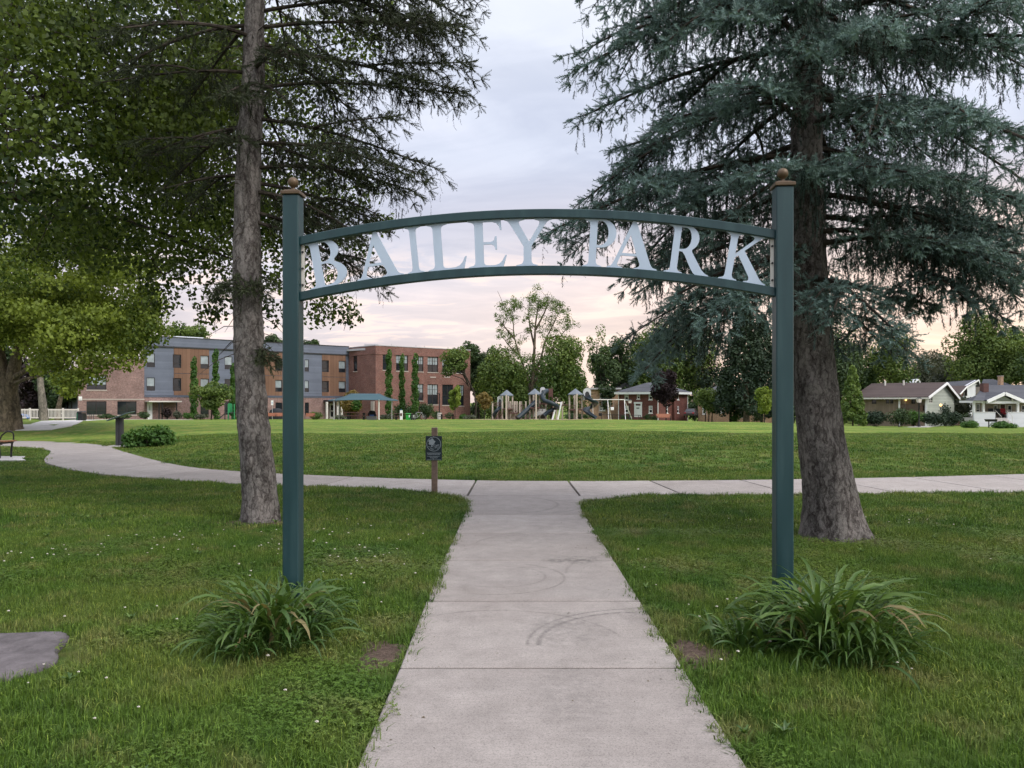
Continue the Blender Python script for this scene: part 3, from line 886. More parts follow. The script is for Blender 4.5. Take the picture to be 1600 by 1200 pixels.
# letters, drawn as outlines one unit high
def arc(cx, cy, rx, ry, a0, a1, n=12):
    return [(cx + rx * math.cos(R(a0 + (a1 - a0) * i / n)), cy + ry * math.sin(R(a0 + (a1 - a0) * i / n))) for i in range(n + 1)]
STEM_L = [(0, 1), (0, .97), (.085, .945), (.11, .915), (.12, .87), (.12, .13), (.11, .085), (.085, .055), (0, .03)]
FOOT = [(0, 0), (.39, 0), (.39, .03), (.305, .055), (.28, .085), (.27, .13)]
HEAD = [(.27, .87), (.28, .915), (.305, .945), (.39, .97), (.39, 1)]
LET = {
    'I': [FOOT + HEAD + STEM_L],
    'B': [[(0, 0), (.36, 0)] + arc(.36, .27, .33, .27, -90, 66) + arc(.34, .765, .27, .235, -52, 90) + STEM_L,
          [(.27, .545), (.34, .545)] + arc(.34, .75, .125, .205, -90, 90) + [(.27, .955)],
          [(.27, .05), (.35, .05)] + arc(.35, .275, .175, .225, -90, 90) + [(.27, .50)]],
    'P': [FOOT + [(.27, .41), (.36, .41)] + arc(.36, .705, .30, .295, -90, 90) + STEM_L,
          [(.27, .46), (.34, .46)] + arc(.34, .71, .16, .25, -90, 90) + [(.27, .955)]],
    'R': [FOOT + [(.27, .46), (.34, .46), (.40, .39), (.55, .14), (.62, .05), (.69, .0), (.95, 0), (.95, .03), (.87, .06), (.79, .13), (.545, .475)] + arc(.38, .735, .29, .265, -55, 90) + STEM_L,
          [(.27, .51), (.34, .51)] + arc(.36, .735, .145, .22, -90, 90) + [(.27, .955)]],
    'A': [[(0, 0), (.30, 0), (.30, .03), (.215, .055), (.195, .085), (.205, .13), (.255, .27), (.565, .27), (.625, .12), (.62, .075), (.59, .05), (.52, .03), (.52, 0), (.96, 0), (.96, .03), (.885, .055), (.85, .09), (.82, .15), (.50, 1.0), (.445, 1.0), (.13, .15), (.10, .085), (.07, .05), (0, .03)],
          [(.275, .325), (.545, .325), (.415, .705)]],
    'L': [[(0, 0), (.64, 0), (.70, .27), (.672, .27), (.62, .15), (.56, .085), (.48, .055), (.36, .05), (.30, .06), (.275, .09), (.27, .13)] + HEAD + STEM_L],
    'E': [[(0, 0), (.60, 0), (.67, .25), (.642, .25), (.585, .13), (.53, .075), (.46, .05), (.36, .05), (.30, .06), (.275, .09), (.27, .13), (.27, .485), (.40, .485), (.455, .455), (.475, .37), (.503, .37), (.503, .65), (.475, .65), (.455, .565), (.40, .535), (.27, .535), (.27, .95), (.43, .95), (.50, .925), (.545, .86), (.565, .775), (.593, .775), (.583, 1.0)] + STEM_L],
    'Y': [[(.24, 0), (.66, 0), (.66, .03), (.575, .055), (.55, .085), (.54, .13), (.54, .42), (.80, .86), (.85, .925), (.89, .955), (.95, .97), (.95, 1), (.60, 1), (.60, .97), (.675, .95), (.70, .92), (.685, .86), (.495, .515), (.31, .86), (.29, .92), (.315, .95), (.40, .97), (.40, 1), (0, 1), (0, .97), (.07, .945), (.12, .88), (.385, .42), (.385, .13), (.37, .085), (.345, .055), (.24, .03)]],
    'K': [FOOT + [(.27, .47), (.335, .535), (.63, .13), (.635, .075), (.60, .045), (.53, .03), (.53, 0), (1.0, 0), (1.0, .03), (.925, .06), (.85, .13), (.45, .64), (.70, .87), (.76, .925), (.82, .955), (.89, .97), (.89, 1), (.52, 1), (.52, .97), (.60, .95), (.62, .92), (.595, .87), (.27, .555)] + HEAD + STEM_L],
}
WORD = [('B', 483, 552), ('A', 560, 639), ('I', 642, 671), ('L', 675, 739), ('E', 739, 801), ('Y', 795, 871), ('P', 916, 968), ('A', 953, 1033), ('R', 1040, 1112), ('K', 1122, 1199)]
for ch, p0, p1 in WORD:
    uc = (0.5 * (p0 + p1) - 458) / (1223 - 458) * ALEN
    a = (uc - UC) / URAD
    gap = Z_UP - RH - Z_LO
    lh = gap * 1.0 + 0.004
    w = (p1 - p0) * SP
    outs = LET[ch]
    wx = max(x for x, y in outs[0])
    cu = bpy.data.curves.new('letter', 'CURVE')
    cu.dimensions = '2D'; cu.fill_mode = 'BOTH'; cu.extrude = 0.005
    wl_ = w if abs(a) < 0.02 else w - abs(lh * math.sin(a)) * 0.42
    for pts in outs:
        s = cu.splines.new('POLY'); s.points.add(len(pts) - 1); s.use_cyclic_u = True
        for q, (x, y) in zip(s.points, pts): q.co = ((x / wx - 0.5) * wl_, y * lh, 0, 1)
    tmp = bpy.data.objects.new('tmp', cu)
    me = bpy.data.meshes.new_from_object(tmp)
    bpy.data.objects.remove(tmp); bpy.data.curves.remove(cu)
    me.name = 'letter'; me.materials.clear(); me.materials.append(M['letter'])
    o = bpy.data.objects.new('letter', me); COL.objects.link(o)
    o.parent = arch
    base_z = Z_LO - sag(uc) - 0.002
    pos = apt(uc, 0.0, base_z) - ORG[arch.name]
    Mx = Matrix((( adir.x, 0, anor.x), (adir.y, 0, anor.y), (0, 1, 0))).to_4x4()
    o.matrix_local = Matrix.Translation(pos) @ Mx @ Matrix.Rotation(-a, 4, 'Z')
    o['label'] = 'pale metal letter ' + ch

# ------------------------------------------------------------------ small park rules sign on a post
sp = ground_at(679, 771)
sg = thing('park_sign', 'small dark park notice with a white tree emblem on a weathered wooden post', 'sign', sp)
d = sp.y
s_ = d / FPX
mb = MB(); mb.box(sp.x - 4.5 * s_, sp.x + 4.5 * s_, d - 0.045, d + 0.045, -0.2, Z(668, d))
mb.build('post', M['wood_old'], sg, bevel=0.006)
mb = MB(); mb.box(X(665.5, d), X(691, d), d - 0.062, d - 0.050, Z(719, d), Z(681, d))
panel = mb.build('panel', M['sign_dark'], sg, bevel=0.002)
yf = d - 0.064
def disc(mb, cx, cz, r0, r1, y, n=28):
    vs = []
    for k in range(n):
        a = 2 * math.pi * k / n
        vs += [(cx + r * math.cos(a), y, cz + r * math.sin(a)) for r in (r0, r1)]
    mb.add(vs, [(2 * k, 2 * k + 1, (2 * k + 3) % (2 * n), (2 * k + 2) % (2 * n)) for k in range(n)])
cx, cz = X(678.3, d), Z(693.5, d); rr = 11.3 * s_
mb = MB(); disc(mb, cx, cz, rr * 0.93, rr, yf)
# tree emblem: irregular crown, trunk, ground waves
pts = []
for k in range(22):
    a = 2 * math.pi * k / 22
    f = 1 + 0.16 * math.sin(5 * a + 1) + 0.08 * math.sin(9 * a)
    pts.append((cx - 3.2 * s_ + 5.0 * s_ * f * math.cos(a), yf, cz + 3.2 * s_ + 5.0 * s_ * f * math.sin(a)))
mb.poly(pts)
mb.poly([(cx - 3.9 * s_, yf - .0005, cz - 4.2 * s_), (cx - 2.3 * s_, yf - .0005, cz - 4.2 * s_), (cx - 2.8 * s_, yf - .0005, cz + 0.5 * s_), (cx - 3.4 * s_, yf - .0005, cz + 0.5 * s_)])
for k, (x0, x1, zz) in enumerate(((-9, -1, -4.6), (0.5, 9.2, -1.6), (-0.5, 8.8, -3.0), (0.2, 8.0, -4.6), (1.5, 6.8, -6.2), (-6, -0.5, -7.2), (-4.5, 0.5, -8.6))):
    top = [(cx + (x0 + (x1 - x0) * i / 8) * s_, yf, cz + (zz + 0.5 * math.sin(i * 1.1 + k) + 0.45) * s_) for i in range(9)]
    mb.poly(top + [(x, y, z - 0.55 * s_) for x, y, z in top[::-1]])
mb.build('emblem', M['sign_pale'], panel, org=ORG[sg.name], fix=False)
mb = MB()
rs = random.Random(4)
for zz, x0, x1, h in ((707.6, 667.6, 689.2, 1.0), (709.4, 668.8, 688.2, .9), (712.4, 667.8, 688.0, .7), (713.9, 672.4, 684.8, .7), (715.4, 672.8, 684.2, .6), (718.0, 667.4, 689.4, .6)):
    x = x0
    while x < x1:
        w = rs.uniform(0.5, 1.7)
        mb.poly([(X(x, d), yf, Z(zz + h / 2, d)), (X(min(x + w, x1), d), yf, Z(zz + h / 2, d)), (X(min(x + w, x1), d), yf, Z(zz - h / 2, d)), (X(x, d), yf, Z(zz - h / 2, d))])
        x += w + rs.uniform(0.18, 0.4)
mb.build('lettering', M['sign_pale'], panel, org=ORG[sg.name], fix=False)['kind'] = 'stuff'
for zz in (682.5, 717.0):
    mb = MB()
    mb.tube([(X(678.3, d), yf + .002, Z(zz, d)), (X(678.3, d), yf - .004, Z(zz, d))], 0.006, 8)
    mb.build('screw', M['steel'], panel, org=ORG[sg.name])

# ------------------------------------------------------------------ sloped reading panel beside the left path
ip = ground_at(187, 697.5)
d = ip.y; s_ = d / FPX
ir = thing('reading_panel', 'black pedestal with a tilted dark green reading panel beside the curved path', 'information panel', ip)
for k, dx in enumerate((-2.9, 2.9)):
    mb = MB(); mb.box(ip.x + (dx - 2.5) * s_, ip.x + (dx + 2.5) * s_, d - 0.06, d + 0.06, ip.z - 0.2, Z(652, d) - 0.02 * k)
    mb.build('pedestal_leg', M['dark_grey'], ir, bevel=0.006)
mb = MB()
a, b_ = P(173, 655.5, d), P(204, 644, d)
n = Vector((0.33, 0, 0.80)).normalized()
mb.hexa([a + Vector((0, -.30, -.06)), b_ + Vector((0, -.30, -.06)), b_ + Vector((0, .30, .0)), a + Vector((0, .30, .0)),
         a + Vector((0, -.30, -.02)), b_ + Vector((0, -.30, -.02)), b_ + Vector((0, .30, .04)), a + Vector((0, .30, .04))])
mb.build('tilted_panel', M['panel_green'], ir, bevel=0.006)
mb = MB(); mb.box(ip.x - 0.28, ip.x + 0.42, d - 0.3, d + 0.3, ip.z - 0.1, ip.z + 0.03)
mb.build('base_slab', M['concrete_light'], ir, bevel=0.01)

# ------------------------------------------------------------------ park bench cut by the frame's edge
bx, by = X(16, 21.6), 21.4
bn = thing('park_bench', 'park bench with orange brown slats and curved black arms on the pale pad', 'bench', (bx, by, 0.04))
BZ = 0.04
SC = 1.0
def arm_side(x):
    mb = MB()
    Y0, Y1 = by - 0.30, by + 0.30
    mb.tube([(x, Y0 + .06, BZ), (x, Y0 + .05, BZ + .18), (x, Y0 + .02, BZ + .40)], 0.026, 8)
    mb.tube([(x, Y1 - .06, BZ), (x, Y1 - .05, BZ + .18), (x, Y1 - .02, BZ + .40)], 0.026, 8)
    mb.tube([(x, Y0 - .02, BZ + .41), (x, Y1 + .02, BZ + .41)], 0.026, 8)
    mb.tube(curve3([Vector(p) for p in ((x - .34, Y0 + .02, BZ + .47), (x - .30, Y0 + .0, BZ + .58), (x - .16, Y0, BZ + .66), (x, Y0, BZ + .63), (x + .02, Y0, BZ + .43))], 4), 0.02, 8)
    mb.tube(curve3([Vector(p) for p in ((x - .34, Y1 - .02, BZ + .47), (x - .30, Y1, BZ + .60), (x - .14, Y1, BZ + .71), (x + .02, Y1, BZ + .66), (x + .02, Y1, BZ + .43))], 4), 0.02, 8)
    return mb
for x in (bx, bx - 1.75):
    arm_side(x).build('arm_frame', M['black_metal'], bn, smooth=True)
for k in range(5):
    mb = MB(); y = by - 0.29 + k * 0.125
    mb.box(bx - 1.83, bx + 0.12, y, y + 0.10, BZ + .438, BZ + .475)
    mb.build('seat_slat', M['wood_bench'], bn, bevel=0.006)
mb = MB(); mb.box(bx - 1.78, bx + .10, by - .32, by - .28, BZ + .37, BZ + .43); mb.build('front_rail', M['black_metal'], bn)

# ------------------------------------------------------------------ flat stone slab in the grass
mb = MB()
n = len(STONE)
sp_ = curve_edge(np.vstack([STONE, STONE[:1]]), 4)[:-1]
rs = random.Random(9)
n = len(sp_)
c = sp_.mean(0)
rows = []
for s, z in ((1.02, -0.08), (1.0, 0.022), (0.965, 0.040), (0.8, 0.045), (0.45, 0.047)):
    rows.append([(c[0] + (p[0] - c[0]) * s + rs.uniform(-.008, .008), c[1] + (p[1] - c[1]) * s + rs.uniform(-.008, .008), z + rs.uniform(-.004, .004)) for p in sp_])
vs = [p for r in rows for p in r] + [(c[0], c[1], .047)]
fs = []
for i in range(len(rows) - 1):
    for k in range(n): fs.append((i * n + k, i * n + (k + 1) % n, (i + 1) * n + (k + 1) % n, (i + 1) * n + k))
fs += [((len(rows) - 1) * n + k, (len(rows) - 1) * n + (k + 1) % n, len(rows) * n) for k in range(n)]
mb.add(vs, fs)
st = mb.build('stone_slab', M['stone'], smooth=True, org=(c[0], c[1], 0))
tag(st, 'flat grey stone slab with rounded corner sunk in the near grass', 'stone slab')
# ------------------------------------------------------------------ buildings
def add_uv(o):
    """Lay every face's texture out in metres along the horizontal and up the slope."""
    me = o.data
    uv = me.uv_layers.new(name='UVMap')
    Zv = Vector((0, 0, 1))
    for p in me.polygons:
        n = p.normal
        if abs(n.z) > 0.97: t, v = Vector((1, 0, 0)), Vector((0, 1, 0))
        else:
            t = Zv.cross(n).normalized(); v = n.cross(t)
        for li in p.loop_indices:
            co = me.vertices[me.loops[li].vertex_index].co
            uv.data[li].uv = (co.dot(t), co.dot(v))
    return o

class Frame:
    """A vertical wall line seen from above: u along it, n out of it."""
    def __init__(self, p0, p1):
        self.o = Vector((p0[0], p0[1], 0)); e = Vector((p1[0], p1[1], 0)) - self.o
        self.L = e.length; self.u = e / self.L
        self.n = Vector((self.u.y, -self.u.x, 0))
        if self.n.dot(-self.o) < 0: self.n = -self.n
    def pt(self, u, n, z): 
        p = self.o + self.u * u + self.n * n
        return Vector((p.x, p.y, z))
    def at(self, px, n=0.0):
        """u and depth where the line of sight in column px meets the wall."""
        k = (px - 800.0) / FPX
        o = self.o + self.n * n
        u = (k * o.y - o.x) / (self.u.x - k * self.u.y)
        return u, o.y + u * self.u.y
    def z(self, px, py):
        return Z(py, self.at(px)[1])
    def box(self, mb, u0, u1, n0, n1, z0, z1, m=0):
        mb.hexa([self.pt(u, n, z) for z in (z0, z1) for u, n in ((u0, n0), (u1, n0), (u1, n1), (u0, n1))], m)
    def wall(self, name, mat, parent, u0, u1, z0, z1, holes=(), th=0.25, n=0.0, rv=0.10):
        """A wall slab with real openings."""
        us = sorted({u0, u1} | {min(max(h[i], u0), u1) for h in holes for i in (0, 1)})
        zs = sorted({z0, z1} | {min(max(h[i], z0), z1) for h in holes for i in (2, 3)})
        mb = MB()
        def solid(u, z): return not any(h[0] < u < h[1] and h[2] < z < h[3] for h in holes)
        for a, b in zip(us[:-1], us[1:]):
            for c, d in zip(zs[:-1], zs[1:]):
                if b - a > 1e-4 and d - c > 1e-4 and solid((a + b) / 2, (c + d) / 2):
                    mb.poly([self.pt(a, n, c), self.pt(b, n, c), self.pt(b, n, d), self.pt(a, n, d)])
        for h in holes:
            a, b, c, d = h[:4]
            q = [(a, c), (b, c), (b, d), (a, d)]
            for i in range(4):
                (ua, za), (ub, zb) = q[i], q[(i + 1) % 4]
                mb.poly([self.pt(ua, n, za), self.pt(ub, n, zb), self.pt(ub, n - rv, zb), self.pt(ua, n - rv, za)])
        # back and ends
        if th > .1: mb.poly([self.pt(u0, n - th, z0), self.pt(u1, n - th, z0), self.pt(u1, n - th, z1), self.pt(u0, n - th, z1)])
        mb.poly([self.pt(u0, n, z0), self.pt(u0, n - th, z0), self.pt(u0, n - th, z1), self.pt(u0, n, z1)])
        mb.poly([self.pt(u1, n, z0), self.pt(u1, n - th, z0), self.pt(u1, n - th, z1), self.pt(u1, n, z1)])
        mb.poly([self.pt(u0, n, z1), self.pt(u1, n, z1), self.pt(u1, n - th, z1), self.pt(u0, n - th, z1)])
        o = mb.build(name, mat, parent, fix=False)
        # normals towards the outside so that the texture runs the right way round
        return add_uv(o)
    def window(self, parent, h, style='modern', fm=None, n=0.0, fw=0.06, cols=1, blind=None, rv=0.10, sill=None):
        """Frame with bars (a part) and its panes (sub-parts) inside an opening."""
        a, b, c, d = h[:4]
        fm = fm or M['frame_dark']
        mb = MB(); n0, n1 = n - rv, n - rv + 0.06
        self.box(mb, a, b, n0, n1, c, c + fw); self.box(mb, a, b, n0, n1, d - fw, d)
        self.box(mb, a, a + fw, n0, n1, c + fw, d - fw); self.box(mb, b - fw, b, n0, n1, c + fw, d - fw)
        mid = c + (d - c) * (0.34 if style == 'modern' else 0.48)
        ui = [a + fw + (b - a - 2 * fw) * i / cols for i in range(cols + 1)]
        for i in range(1, cols): self.box(mb, ui[i] - fw * .7, ui[i] + fw * .7, n0, n1, c + fw, d - fw)
        for i in range(cols):
            self.box(mb, ui[i] + (fw * .7 if i else 0), ui[i + 1] - (fw * .7 if i < cols - 1 else 0), n0, n1 - .002, mid - fw * .5, mid + fw * .5)
        if style == 'old':
            for i in range(cols):
                um = (ui[i] + ui[i + 1]) / 2
                self.box(mb, um - .02, um + .02, n0 + .01, n1 - .004, mid + fw * .5, d - fw)
                self.box(mb, ui[i] + .05, ui[i + 1] - .05, n0 + .01, n1 - .006, (mid + d) / 2 - .02, (mid + d) / 2 + .02)
        f = mb.build('window', fm, parent)
        for i in range(cols):
            e0, e1 = ui[i] + .005, ui[i + 1] - .005
            bl = blind if blind is not None else random.random() < 0.6
            for z0, z1, mt in ((c + fw, mid - fw * .4, M['glass_dark']), (mid + fw * .4, d - fw, M['glass_pale'] if bl else M['glass_dark'])):  # lower panes dark, upper ones pale in some windows
                p = MB(); self.box(p, e0, e1, n0 + .012, n0 + .024, z0, z1)
                p.build('pane', mt, f, org=ORG[parent.name])
        if sill:
            s = MB(); self.box(s, a - .06, b + .06, n - rv + .065, n + .06, c - .12, c - .004)
            s.build('sill', sill, f, org=ORG[parent.name])
        return f
    def hole(self, px0, px1, py0, py1):
        """Opening from pixel bounds (its rows measured at its middle)."""
        u0, u1 = sorted((self.at(px0)[0], self.at(px1)[0]))
        d = self.at((px0 + px1) / 2)[1]
        return (u0, u1, Z(py1, d), Z(py0, d))
def gable_roof_piece(mb, a, b, c, d, th=0.18):
    """One roof slope: four corners with thickness."""
    a, b, c, d = map(Vector, (a, b, c, d))
    n = (b - a).cross(d - a).normalized()
    if n.z < 0: n = -n
    mb.hexa([p - n * th for p in (a, b, c, d)] + [a, b, c, d])

# ---- the apartment wing
A_ = Vector((-51.1, 90.9)); B_ = Vector((-24.3, 115.0))
W = Frame(A_, B_)
apt_b = thing('apartment_building', 'long three-storey building with blue grey siding, wood panels and a brick ground floor', 'building', (A_.x, A_.y, -1.0))
uB = W.L
u224 = W.at(224)[0]
ztop = 9.69; zbase = -1.6
zbrick = W.z(330, 621)        # top of the brick ground floor
cols3 = [(229, 242), (270, 283), (313, 326), (351, 363), (430, 440.5), (476, 482.5), (503, 513.5), (529, 539.5)]
def zrow(px, y0, y1): return None
Z3 = (5.85, 7.55); Z2 = (2.92, 4.55)
holes_up, wins = [], []
for a, b in cols3:
    ua, ub = W.at(a)[0], W.at(b)[0]
    for z0, z1 in (Z3, Z2):
        holes_up.append((ua, ub, z0, z1))
# siding over the brick, openings cut
ho_s = [h for h in holes_up]
w1 = W.wall('siding_wall', M['siding_blue'], apt_b, u224, uB, zbrick, 8.55, ho_s)
for i, h in enumerate(ho_s):
    W.window(apt_b, h, 'modern', blind=(i * 7 % 5) in (0, 2, 3))
mb = MB(); W.box(mb, u224, uB, -.25, .10, 8.56, ztop)
add_uv(mb.build('parapet', M['siding_blue'], apt_b))
mb = MB(); W.box(mb, u224 - .05, uB, -.3, .16, ztop + .003, ztop + .09)
mb.build('coping', M['dark_grey'], apt_b)
mb = MB(); W.box(mb, u224, uB, .02, .14, 8.40, 8.555); mb.build('shadow_trim', M['dark_grey'], apt_b)  # dark grey strip just below the parapet
mb = MB(); W.box(mb, u224, uB, .02, .12, zbrick, zbrick + .28); mb.build('band_trim', M['siding_blue'], apt_b)
# wood panels around the windows, in bays
for p0, p1 in ((271.5, 326.5), (409.5, 441), (503, 540)):
    ua, ub = W.at(p0)[0], W.at(p1)[0]
    for z0, z1 in ((2.35, 5.12), (5.18, 8.38)):
        hs = [(h[0] - .0, h[1] + .0, h[2], h[3]) for h in holes_up if h[2] >= z0 and h[3] <= z1 and h[0] > ua - 1.2 and h[1] < ub + 1.2]
        hs = [(max(h[0], ua), min(h[1], ub), h[2], h[3]) for h in hs if h[1] > ua and h[0] < ub]
        W.wall('wood_panel', M['panel_wood'], apt_b, ua, ub, z0, z1, hs, th=.05, n=.055, rv=.05)
# brick ground floor and the brick block on the left
g_holes = [W.hole(134, 165, 627, 648), W.hole(182, 212, 627, 648), W.hole(134, 165, 586, 609)]
bl = W.wall('brick_wall', M['brick_pink'], apt_b, 0, u224, zbase, W.z(180, 560), g_holes, n=.35, rv=.12)
for h in g_holes:
    W.window(apt_b, h, 'modern', n=.35, cols=2, blind=h[2] > 2, rv=.12, sill=M['sill'])
mb = MB(); W.box(mb, 0, u224 + .02, -.25, .42, W.z(180, 560) + .002, W.z(180, 560) + .18); mb.build('coping', M['coping'], apt_b)
mb = MB(); W.box(mb, 0, u224, .355, .40, W.z(180, 624) - .06, W.z(180, 624) + .06); mb.build('brick_course', M['sill'], apt_b)
mb = MB(); W.box(mb, W.at(121.5)[0], W.at(127)[0], .36, .40, W.z(124, 625.5), W.z(124, 619.5)); mb.build('wall_sign', M['white'], apt_b)
l_holes = [W.hole(313, 326, 627, 648), W.hole(351, 363, 627, 648), W.hole(430, 441, 629, 648), W.hole(476, 482.5, 629, 648), W.hole(229.5, 238, 628, 655)]
W.wall('brick_wall', M['brick_pink'], apt_b, u224 + .01, uB, zbase, zbrick - .005, l_holes, n=.06, rv=.12)
for h in l_holes[:4]: W.window(apt_b, h, 'modern', n=.06, blind=False, rv=.12)
h = l_holes[4]
mb = MB(); W.box(mb, h[0], h[1], -.06, .02, h[2], h[3]); dr = mb.build('door', M['white'], apt_b)
mb = MB(); W.box(mb, h[0] + .3, h[1] - .3, .022, .03, h[2] + 1.1, h[3] - .45); mb.build('pane', M['glass_dark'], dr, org=ORG[apt_b.name])
# flat canopy on thin posts
ca, cb = W.at(226)[0], W.at(277)[0]; zc_ = W.z(250, 627)
mb = MB(); W.box(mb, ca, cb, .07, 1.7, zc_ - .1, zc_ + .05); mb.build('canopy', M['offwhite'], apt_b)
for px in (248.5, 253.5, 276):
    u = W.at(px, 1.5)[0]
    mb = MB(); W.box(mb, u - .06, u + .06, 1.42, 1.54, zbase, zc_ - .103); mb.build('canopy_post', M['black_metal'], apt_b)
# roof slab, flat, and a bit of plant on it
mb = MB(); mb.prism([W.pt(0.3, -.26, ztop - .8), W.pt(uB, -.26, ztop - .8), W.pt(uB, -14, ztop - .8), W.pt(0.3, -14, ztop - .8)], (0, 0, .3))
mb.build('roof', M['coping'], apt_b)
u0, u1 = W.at(274, -5)[0], W.at(318, -5)[0]
mb = MB(); W.box(mb, u0, u1, -7, -5, ztop - .5, ztop + .62); mb.build('roof_unit', M['metal_roof'], apt_b)
# recessed grey annex at the far left
An = Frame((X(92, 97), 97), (X(128, 97), 97))
an_h = [An.hole(96, 101, 627, 640), An.hole(104, 107, 627, 640), An.hole(110.5, 113, 627, 640)]
An.wall('annex_wall', M['siding_blue'], apt_b, 0, An.L, zbase, Z(617, 97), an_h)
for h in an_h: An.window(apt_b, h, 'modern', blind=False)
# entrance porch where the wing meets the old school
u0, u1 = W.at(505)[0], W.at(546)[0]; zc_ = W.z(525, 626.5)
mb = MB(); W.box(mb, u0, uB - .3, .07, 2.6, zc_ - .12, zc_ + .15); mb.build('porch_roof', M['dark_grey'], apt_b)
for px in (527.5, 533.5, 510.5):
    u = W.at(px, 2.3)[0]
    mb = MB(); W.box(mb, u - .13, u + .13, 2.2, 2.45, zbase, zc_ - .125); mb.build('porch_column', M['offwhite'], apt_b)
u0, u1 = W.at(514.5)[0], W.at(521.5)[0]
mb = MB(); W.box(mb, u0, u1, .07, .14, zbase, W.z(518, 630.5)); dr = mb.build('door', M['offwhite'], apt_b)
for za, zb in ((633, 641), (643, 651)):
    mb = MB(); W.box(mb, u0 + .16, u1 - .16, .142, .15, W.z(518, zb), W.z(518, za)); mb.build('pane', M['glass_dark'], dr, org=ORG[apt_b.name])
mb = MB(); W.box(mb, W.at(505)[0], W.at(520)[0], 3.0, 4.6, zbase, W.z(512, 651)); mb.build('entrance_step', M['concrete_light'], apt_b)

# ---- the old brick school
Lp, Cp, Rp = Vector((-24.2, 114.9)), Vector((-19.4, 110.0)), Vector((-6.5, 120.5))
school = thing('school_building', 'old two-storey red brick school with tall dark paired windows and a flat roof', 'building', (Cp.x, Cp.y, -1.2))
F1, F2 = Frame(Cp, Rp), Frame(Lp, Cp)
ZT = 9.52
up = [(598, 605.5, 554, 578), (619, 637.5, 555, 579.5), (648, 661.5, 557, 580.5), (668, 684.5, 558, 581.5), (691, 708, 560, 582), (713, 725, 561, 583)]
lo = [(652, 661.5, 600, 626), (668, 684.5, 600.5, 632), (691, 708, 601, 633), (713, 725, 601.5, 634)]
hs = [F1.hole(*q) for q in up + lo]
zu = (Z(556, 112), )
F1.wall('front_wall', M['brick_red'], school, 0, F1.L, zbase, ZT, hs, rv=.18)
for i, (h, q) in enumerate(zip(hs, up + lo)):
    F1.window(school, h, 'old', cols=1 if q[1] - q[0] < 11 else 2, blind=i not in (0, 8), rv=.18, sill=M['sill'], fw=.075)
hs2 = [F2.hole(552, 558, 556, 580)]
F2.wall('side_wall', M['brick_red'], school, -1.2, F2.L, zbase, ZT, hs2, rv=.18)
F2.window(school, hs2[0], 'old', blind=False, rv=.18, sill=M['sill'])
for F in (F1, F2):
    mb = MB(); F.box(mb, -.05, F.L + .05, -.3, .06, ZT + .003, ZT + .11); mb.build('coping', M['coping'], school)
    mb = MB(); F.box(mb, 0.0, F.L, .004, .07, ZT - 1.20, ZT - 1.05); add_uv(mb.build('brick_course', M['brick_red'], school))
for q in ((672, 681, 588.6, 590.2), (694, 703, 588.4, 590.0)):
    h = F1.hole(*q); mb = MB(); F1.box(mb, h[0], h[1], .004, .05, h[2], h[3]); mb.build('wall_plaque', M['sill'], school)
mb = MB(); mb.prism([F1.pt(0.2, -.26, ZT - .5), F1.pt(F1.L, -.26, ZT - .5), F1.pt(F1.L, -12, ZT - .5), F1.pt(-2, -12, ZT - .5)], (0, 0, .3)); mb.build('roof', M['coping'], school)
mb = MB(); mb.box(X(569, 118), X(590, 118), 118, 120, ZT - .45, Z(537.4, 118)); mb.build('roof_unit', M['coping'], school)
for px in (612, 650, 663, 700):
    u, dd = F1.at(px, -1.2); mb = MB(); mb.tube([F1.pt(u, -1.2, ZT - .3), F1.pt(u, -1.2, ZT + .45)], .05, 6); mb.build('vent_pipe', M['steel'], school)
h = F1.hole(686, 688.5, 592.5, 600)
u_ = F2.at(582)[0]; mb = MB(); F2.box(mb, F2.at(581)[0], F2.at(585.5)[0], .004, .2, zbase, F2.z(583, 627)); mb.build('wall_pier', M['sill'], school)

# ---- red brick apartment house
rh = thing('red_brick_house', 'two-storey red brick house with white windows, white door and a grey hipped roof', 'house', (X(1029, 125), 125, -1.5))
c0, c1, c2 = (X(966.5, 130), 130.0), (X(1029, 125), 125.0), (X(1074, 131), 131.0)
G1, G2 = Frame(c0, c1), Frame(c1, c2)
ze = Z(612, 126)
gh = [G1.hole(*q) for q in ((975.8, 982, 614.5, 625), (995, 1000, 614.5, 623.5), (1013.5, 1019.5, 614, 624.5), (976, 982, 634, 645), (1013.5, 1019.5, 634, 645.5), (992.2, 1002.4, 631, 651.5))]
G1.wall('front_wall', M['brick_house'], rh, 0, G1.L, -2.6, ze, gh)
for h in gh[:5]: G1.window(rh, h, 'old', fm=M['white'], blind=True, fw=.12, sill=M['white'])
h = gh[5]
mb = MB(); G1.box(mb, h[0] + .15, h[1] - .15, -.07, -.02, h[2], h[3] - .3); dr = mb.build('door', M['white'], rh)
mb = MB(); [G1.box(mb, h[0] - .1, h[0] + .15, .01, .09, h[2], h[3]), G1.box(mb, h[1] - .15, h[1] + .1, .01, .09, h[2], h[3]), G1.box(mb, h[0] - .15, h[1] + .15, .01, .12, h[3] + .003, h[3] + .3)]; mb.build('door_surround', M['white'], dr, org=ORG[rh.name])
mb = MB(); [G1.box(mb, h[0] + .3 + .18 * k, h[0] + .42 + .18 * k, -.018, -.01, h[3] - .85, h[3] - .6) for k in range(3)]; mb.build('pane', M['glass_dark'], dr, org=ORG[rh.name])
gh2 = [G2.hole(*q) for q in ((1040.5, 1043.8, 633, 645.5), (1056.8, 1061, 634.5, 645.5), (1057, 1061, 613.8, 624.5))]
G2.wall('side_wall', M['brick_house'], rh, 0, G2.L, -2.6, ze, gh2)
for h in gh2: G2.window(rh, h, 'old', fm=M['white'], blind=False, fw=.1, sill=M['white'])
